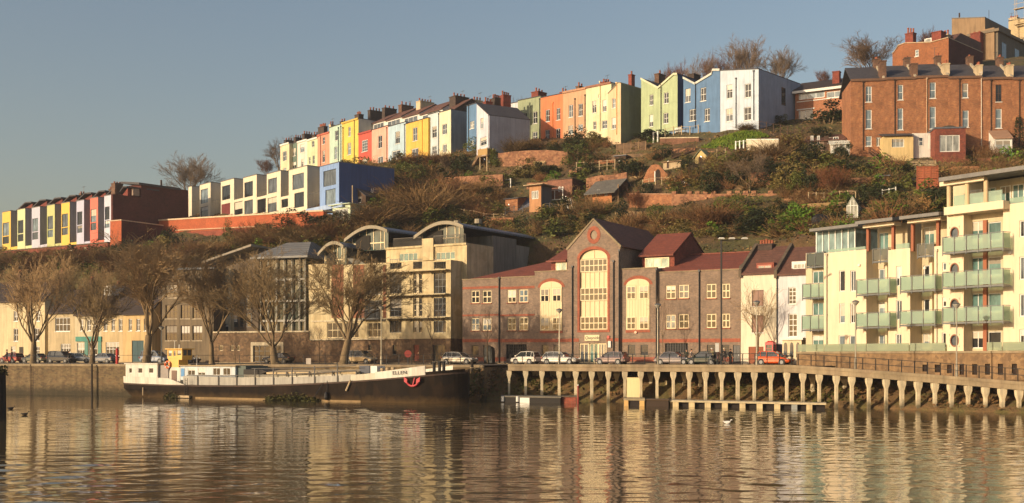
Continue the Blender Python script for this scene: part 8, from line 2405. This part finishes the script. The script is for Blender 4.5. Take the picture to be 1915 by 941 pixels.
def stair(label,px0,py0,px1,py1,mat,n=10,wd=1.1,rail=True,cat='stairs'):
 a,b=hit(px0,py0),hit(px1,py1);t=thing('garden_stairs',label,cat,tuple(a));d=b-a
 dh=Vector((d.x,d.y,0));L=dh.length;u=dh.normalized();s=Vector((-u.y,u.x,0))*wd/2
 m=MB()
 for k in range(n):
  c=d*((k+.5)/n);e=u*(L/n*.55);z=d.z*(k+.5)/n+.12
  q=[(c.x-e.x-s.x,c.y-e.y-s.y),(c.x+e.x-s.x,c.y+e.y-s.y),(c.x+e.x+s.x,c.y+e.y+s.y),(c.x-e.x+s.x,c.y-e.y+s.y)]
  m.prism_z(q,z,z+.08)
 for sg in(-1,1):m.tube(s*sg+Vector((0,0,.05)),d+s*sg+Vector((0,0,.05)),.1,.1,4)
 m.build('treads',mat,t)
 if rail:
  m=MB()
  for sg in(-1,1):
   for hh in(.55,1.0):m.tube(s*sg+Vector((0,0,hh)),d+s*sg+Vector((0,0,hh)),.06,.06,4)
   for k in range(4):c=d*(k/3)+s*sg;m.tube(c,c+Vector((0,0,1.05)),.06,.06,4)
  m.build('handrail',mat,t)
stair('pale wooden garden steps in the middle of the upper slope',954,333,973,314,TIMBER_PALE,8,1.2,False)
stair('broad brown timber stairs below the left brick terrace house',1660,312,1620,280,paint((112,78,54),.2),12,1.3)
stair('dark wooden rail stairs left of the yellow gabled shed',1256,300,1296,284,TIMBER_DARK,8,.9)
p=hit(898,320);t=thing('stair_tower','yellowish timber stair tower with a landing below the lilac white house','stairs',tuple(p),R(-40))
m=MB()
for x in(0,1.6):
 for y in(0,1.6):m.box(x-.08,x+.08,y-.08,y+.08,-1.5,3.6)
m.build('leg',TIMBER_PALE,t);m=MB();m.box(-.3,1.9,-.3,1.9,2.1,2.25);m.build('landing',TIMBER,t)
m=MB();m.box(-.3,1.9,-.32,-.25,2.3,3.4);m.box(1.85,1.92,-.3,1.9,2.3,3.4);m.build('parapet',paint((178,140,72),.2),t)
m=MB();m.prism([(-3.6,-1.2),(-3.2,-1.2),(-.31,2.1),(-.31,2.5),(-.7,2.5)],-.1,1.4);m.build('flight',TIMBER,t)
def fence(label,px0,px1,base,h,n,mat,th=30,panel=None,name='fence',rails=2,postw=.06):
 F,p=gfac(px0,px1,base,th);B=Bld(name,label,'fence',F,px0,p.z)
 w=B.X(px1)
 zs=[]
 for k in range(n+1):
  x,y=F.xy(px0+(px1-px0)*k/n);zs.append(gz(x,y)-p.z if not panel else 0.0)
 for k in range(n+1):
  m=MB();x=w*k/n;m.box(x-postw,x+postw,-postw,postw,zs[k]-.6,zs[k]+h+.08);m.build('post',mat,B.root)
 m=MB()
 for k in range(n):
  for r in range(rails):
   f=(r+1)/rails;m.tube((w*k/n,-postw-.02,zs[k]+h*f-.06),(w*(k+1)/n,-postw-.02,zs[k+1]+h*f-.06),.03 if not panel else .05,None,4)
 m.build('rail',mat,B.root)
 if panel:
  for k in range(n):
   m=MB();j=panel[1]
   for i in range(j):
    z0=h*i/j+.03;m.box(w*k/n+.07,w*(k+1)/n-.07,-.02,.02,z0,z0+h/j*panel[2])
   m.build('panel',panel[0],B.root)
 return B
fence('wire fence on thin pale posts above the barrel roofs',832,942,401,1.35,6,TIMBER_PALE,25,rails=3,postw=.05)
fence('dark rail fence in front of the timber garden hut',945,1062,401,1.0,7,paint((92,88,84)),25,rails=3,postw=.05)
fence('white frame railing among the upper bushes',921,955,353,1.35,2,WHITE,25,rails=1,postw=.07)
fence('pale post fence above the tan rubble wall',1078,1150,324,1.6,5,TIMBER_PALE,25,rails=2)
fence('timber pergola fence with brown plank panels below the peach wing',1153,1208,290,1.75,4,TIMBER,28,(paint((120,92,64),.3,.9,.4,2),2,.92),'pergola')
fence('pale railing round the deck of the blue lean-to',1244,1306,257,1.35,4,TIMBER_PALE,32,rails=1)
fence('thin post fence on the straw coloured bank',1512,1600,379,1.2,6,TIMBER_PALE,20,rails=1)
fence('white short posts beside the white garden wall',1376,1398,282,1.2,3,WHITE,30,rails=1,postw=.09)
fence('fence along the lawn of the large pale blue house',1420,1500,243,1.3,6,TIMBER_DARK,25,rails=2)
fence('pale slatted fence over the orange slatted screen',1702,1750,320,1.3,3,TIMBER_PALE,8,(TIMBER_PALE,4,.62))
fence('orange brown slatted timber screen on the slope',1715,1754,354,2.9,3,paint((170,86,44),.15),8,(paint((178,92,48),.2,.85,.25),9,.9))
fence('brown deck railing in front of the cream extension',1658,1720,296,1.2,7,paint((112,84,60)),8,rails=3,postw=.07)
fence('deck railing in front of the flat roofed brick extension',1748,1806,296,1.9,6,paint((120,92,66)),8,rails=2,postw=.07)
fence('white picket of two tall posts in the dark bushes',1222,1230,268,1.7,1,WHITE,25,rails=0 or 1,postw=.1)
fence('grey post fence between the arched wall and long orange wall',1202,1262,352,1.1,5,TIMBER_PALE,30,rails=1)
fence('thin white fence posts at the glass greenhouse',1650,1675,372,1.1,2,WHITE,20,rails=1)
p=hit(690,380);t=thing('ladder','white ladder propped below the bamboo clump','ladder',tuple(p),R(-35));m=MB()
for dx in(0,.55):m.tube((dx,0,-.2),(dx+.12-dx*.3,.5,2.2),.05,.05,5)
m.build('stile',WHITE,t);m=MB()
for k in range(7):m.tube((.02*k,.07*k,.2+.28*k),(.53-.01*k,.07*k,.2+.28*k),.03,.03,5)
m.build('rung',WHITE,t)
p=hit(1068,396);t=thing('plank_stack','white planks leaning beside the brick garden house','planks',tuple(p),R(-30));
for k in range(4):
 m=MB();m.prism([(k*.35-.5,-.2),(k*.35-.34,-.2),(k*.35-.85,2.3-.2*k),(k*.35-1.01,2.3-.2*k)],k*.07,k*.07+.05);m.build('plank',WHITE if k%2==0 else TIMBER_PALE,t)
for px,py,lab,c in((1340,305,'pale garden gate frame right of the yellow gabled shed',TIMBER_PALE),):
 p=hit(px,py);t=thing('garden_trellis',lab,'trellis',tuple(p),R(-30));m=MB()
 for dx in(0,1.3):m.box(dx,dx+.1,0,.1,-.5,2.0)
 m.box(-.1,1.5,0,.1,.4,.5)if px==1340 else m.box(0,1.4,.02,.08,1.2,1.3);m.build('pole',c,t)
m=MB();pts=[hit(px,py)for px,py in((1310,279),(1340,262),(1375,252),(1420,250),(1440,258),(1395,270),(1372,282))]
g=16;A_=np.array([(p.x,p.y)for p in pts]);c=A_.mean(0);rings=[]
for k in(0.05,.35,.7,1.0):
 rings.append([(x,y,gz(x,y)+.12)for x,y in(c+(A_-c)*k)])
m.loft(rings,caps=True);m.build('lawn',leafm((74,96,28),(104,116,40),'lawn',.9))
bpy.data.objects['lawn']['kind']='structure'
q=random.Random(3);m=MB()
for i in range(1800):
 a,b=q.randrange(len(pts)),q.random();e=(pts[a].lerp(pts[(a+1)%len(pts)],q.random()));x,y=c[0]+(e.x-c[0])*b**.5,c[1]+(e.y-c[1])*b**.5
 p=Vector((x,y,gz(x,y)+.1));u=Vector((q.gauss(0,1),q.gauss(0,1),0)).normalized()*.12;m.poly([p-u,p+u,p+Vector((q.gauss(0,.06),q.gauss(0,.06),q.uniform(.15,.4)))])
tag(m.build('lawn_grass',leafm((72,100,26),(110,124,44),'lawng',.9),None,False,False),'bright rough grass on the lawn terrace','grass',None,'stuff')
for proto,i,px,base,top,w,lab in((SK,1,1402,360,270,96,'leaning bare garden tree on the terrace above the castellated wall'),(SK,2,1556,374,302,88,'rounded bare brown tree above the glass greenhouse'),(SK,2,1186,400,350,40,'thin bare garden tree above the long orange wall'),(SK,0,835,330,286,44,'bare garden tree below the cream house with shade coloured side'),(SK,1,1300,336,296,50,'small bare tree below the yellow gabled shed')):
 p=hit(px,base);o=put_tree(proto,i,p.x,p.y,p.z-.2,(base-top)*p.y/FPX,w*p.y/FPX,lab);o['group']='bare garden trees'
# the air over the harbour
m=MB();m.box(-420,420,-30,470,-2.5,72)
hz=m.build('haze',None,None);hz.data.materials.clear()
hm=bpy.data.materials.new('haze');hm.use_nodes=True;hn=hm.node_tree;hn.nodes.clear()
ho=hn.nodes.new('ShaderNodeOutputMaterial');pv=hn.nodes.new('ShaderNodeVolumePrincipled')
pv.inputs['Density'].default_value=.00026;pv.inputs['Color'].default_value=(.92,.88,.86,1);pv.inputs['Anisotropy'].default_value=.2
hn.links.new(pv.outputs[0],ho.inputs['Volume']);hz.data.materials.append(hm);hz['kind']='stuff';hz['label']='thin winter haze over the harbour and hillside';hz['category']='haze'
scene.cycles.volume_bounces=0
# labels: tell any remaining look-alikes apart by where they stand
from collections import defaultdict
by=defaultdict(list)
for o in COL.objects:
 if o.parent is None and 'label' in o.keys():by[o['label']].append(o)
ORD=['first','second','third','fourth','fifth','sixth','seventh','eighth','ninth','tenth','eleventh','twelfth','thirteenth','fourteenth','fifteenth','sixteenth','seventeenth','eighteenth','nineteenth','twentieth']
for lab,os_ in by.items():
 if len(os_)<2:continue
 print('DUP',len(os_),lab)
 bpy.context.view_layer.update()
 os_.sort(key=lambda o:o.matrix_world.translation.x/max(1,o.matrix_world.translation.y))
 for i,o in enumerate(os_):
  if len(os_)==2:o['label']=('left one of two: ','right one of two: ')[i]+lab
  elif i<len(ORD):o['label']=ORD[i]+' from the left: '+lab
print('OBJ',len(COL.objects),'TOP',sum(1 for o in COL.objects if o.parent is None))
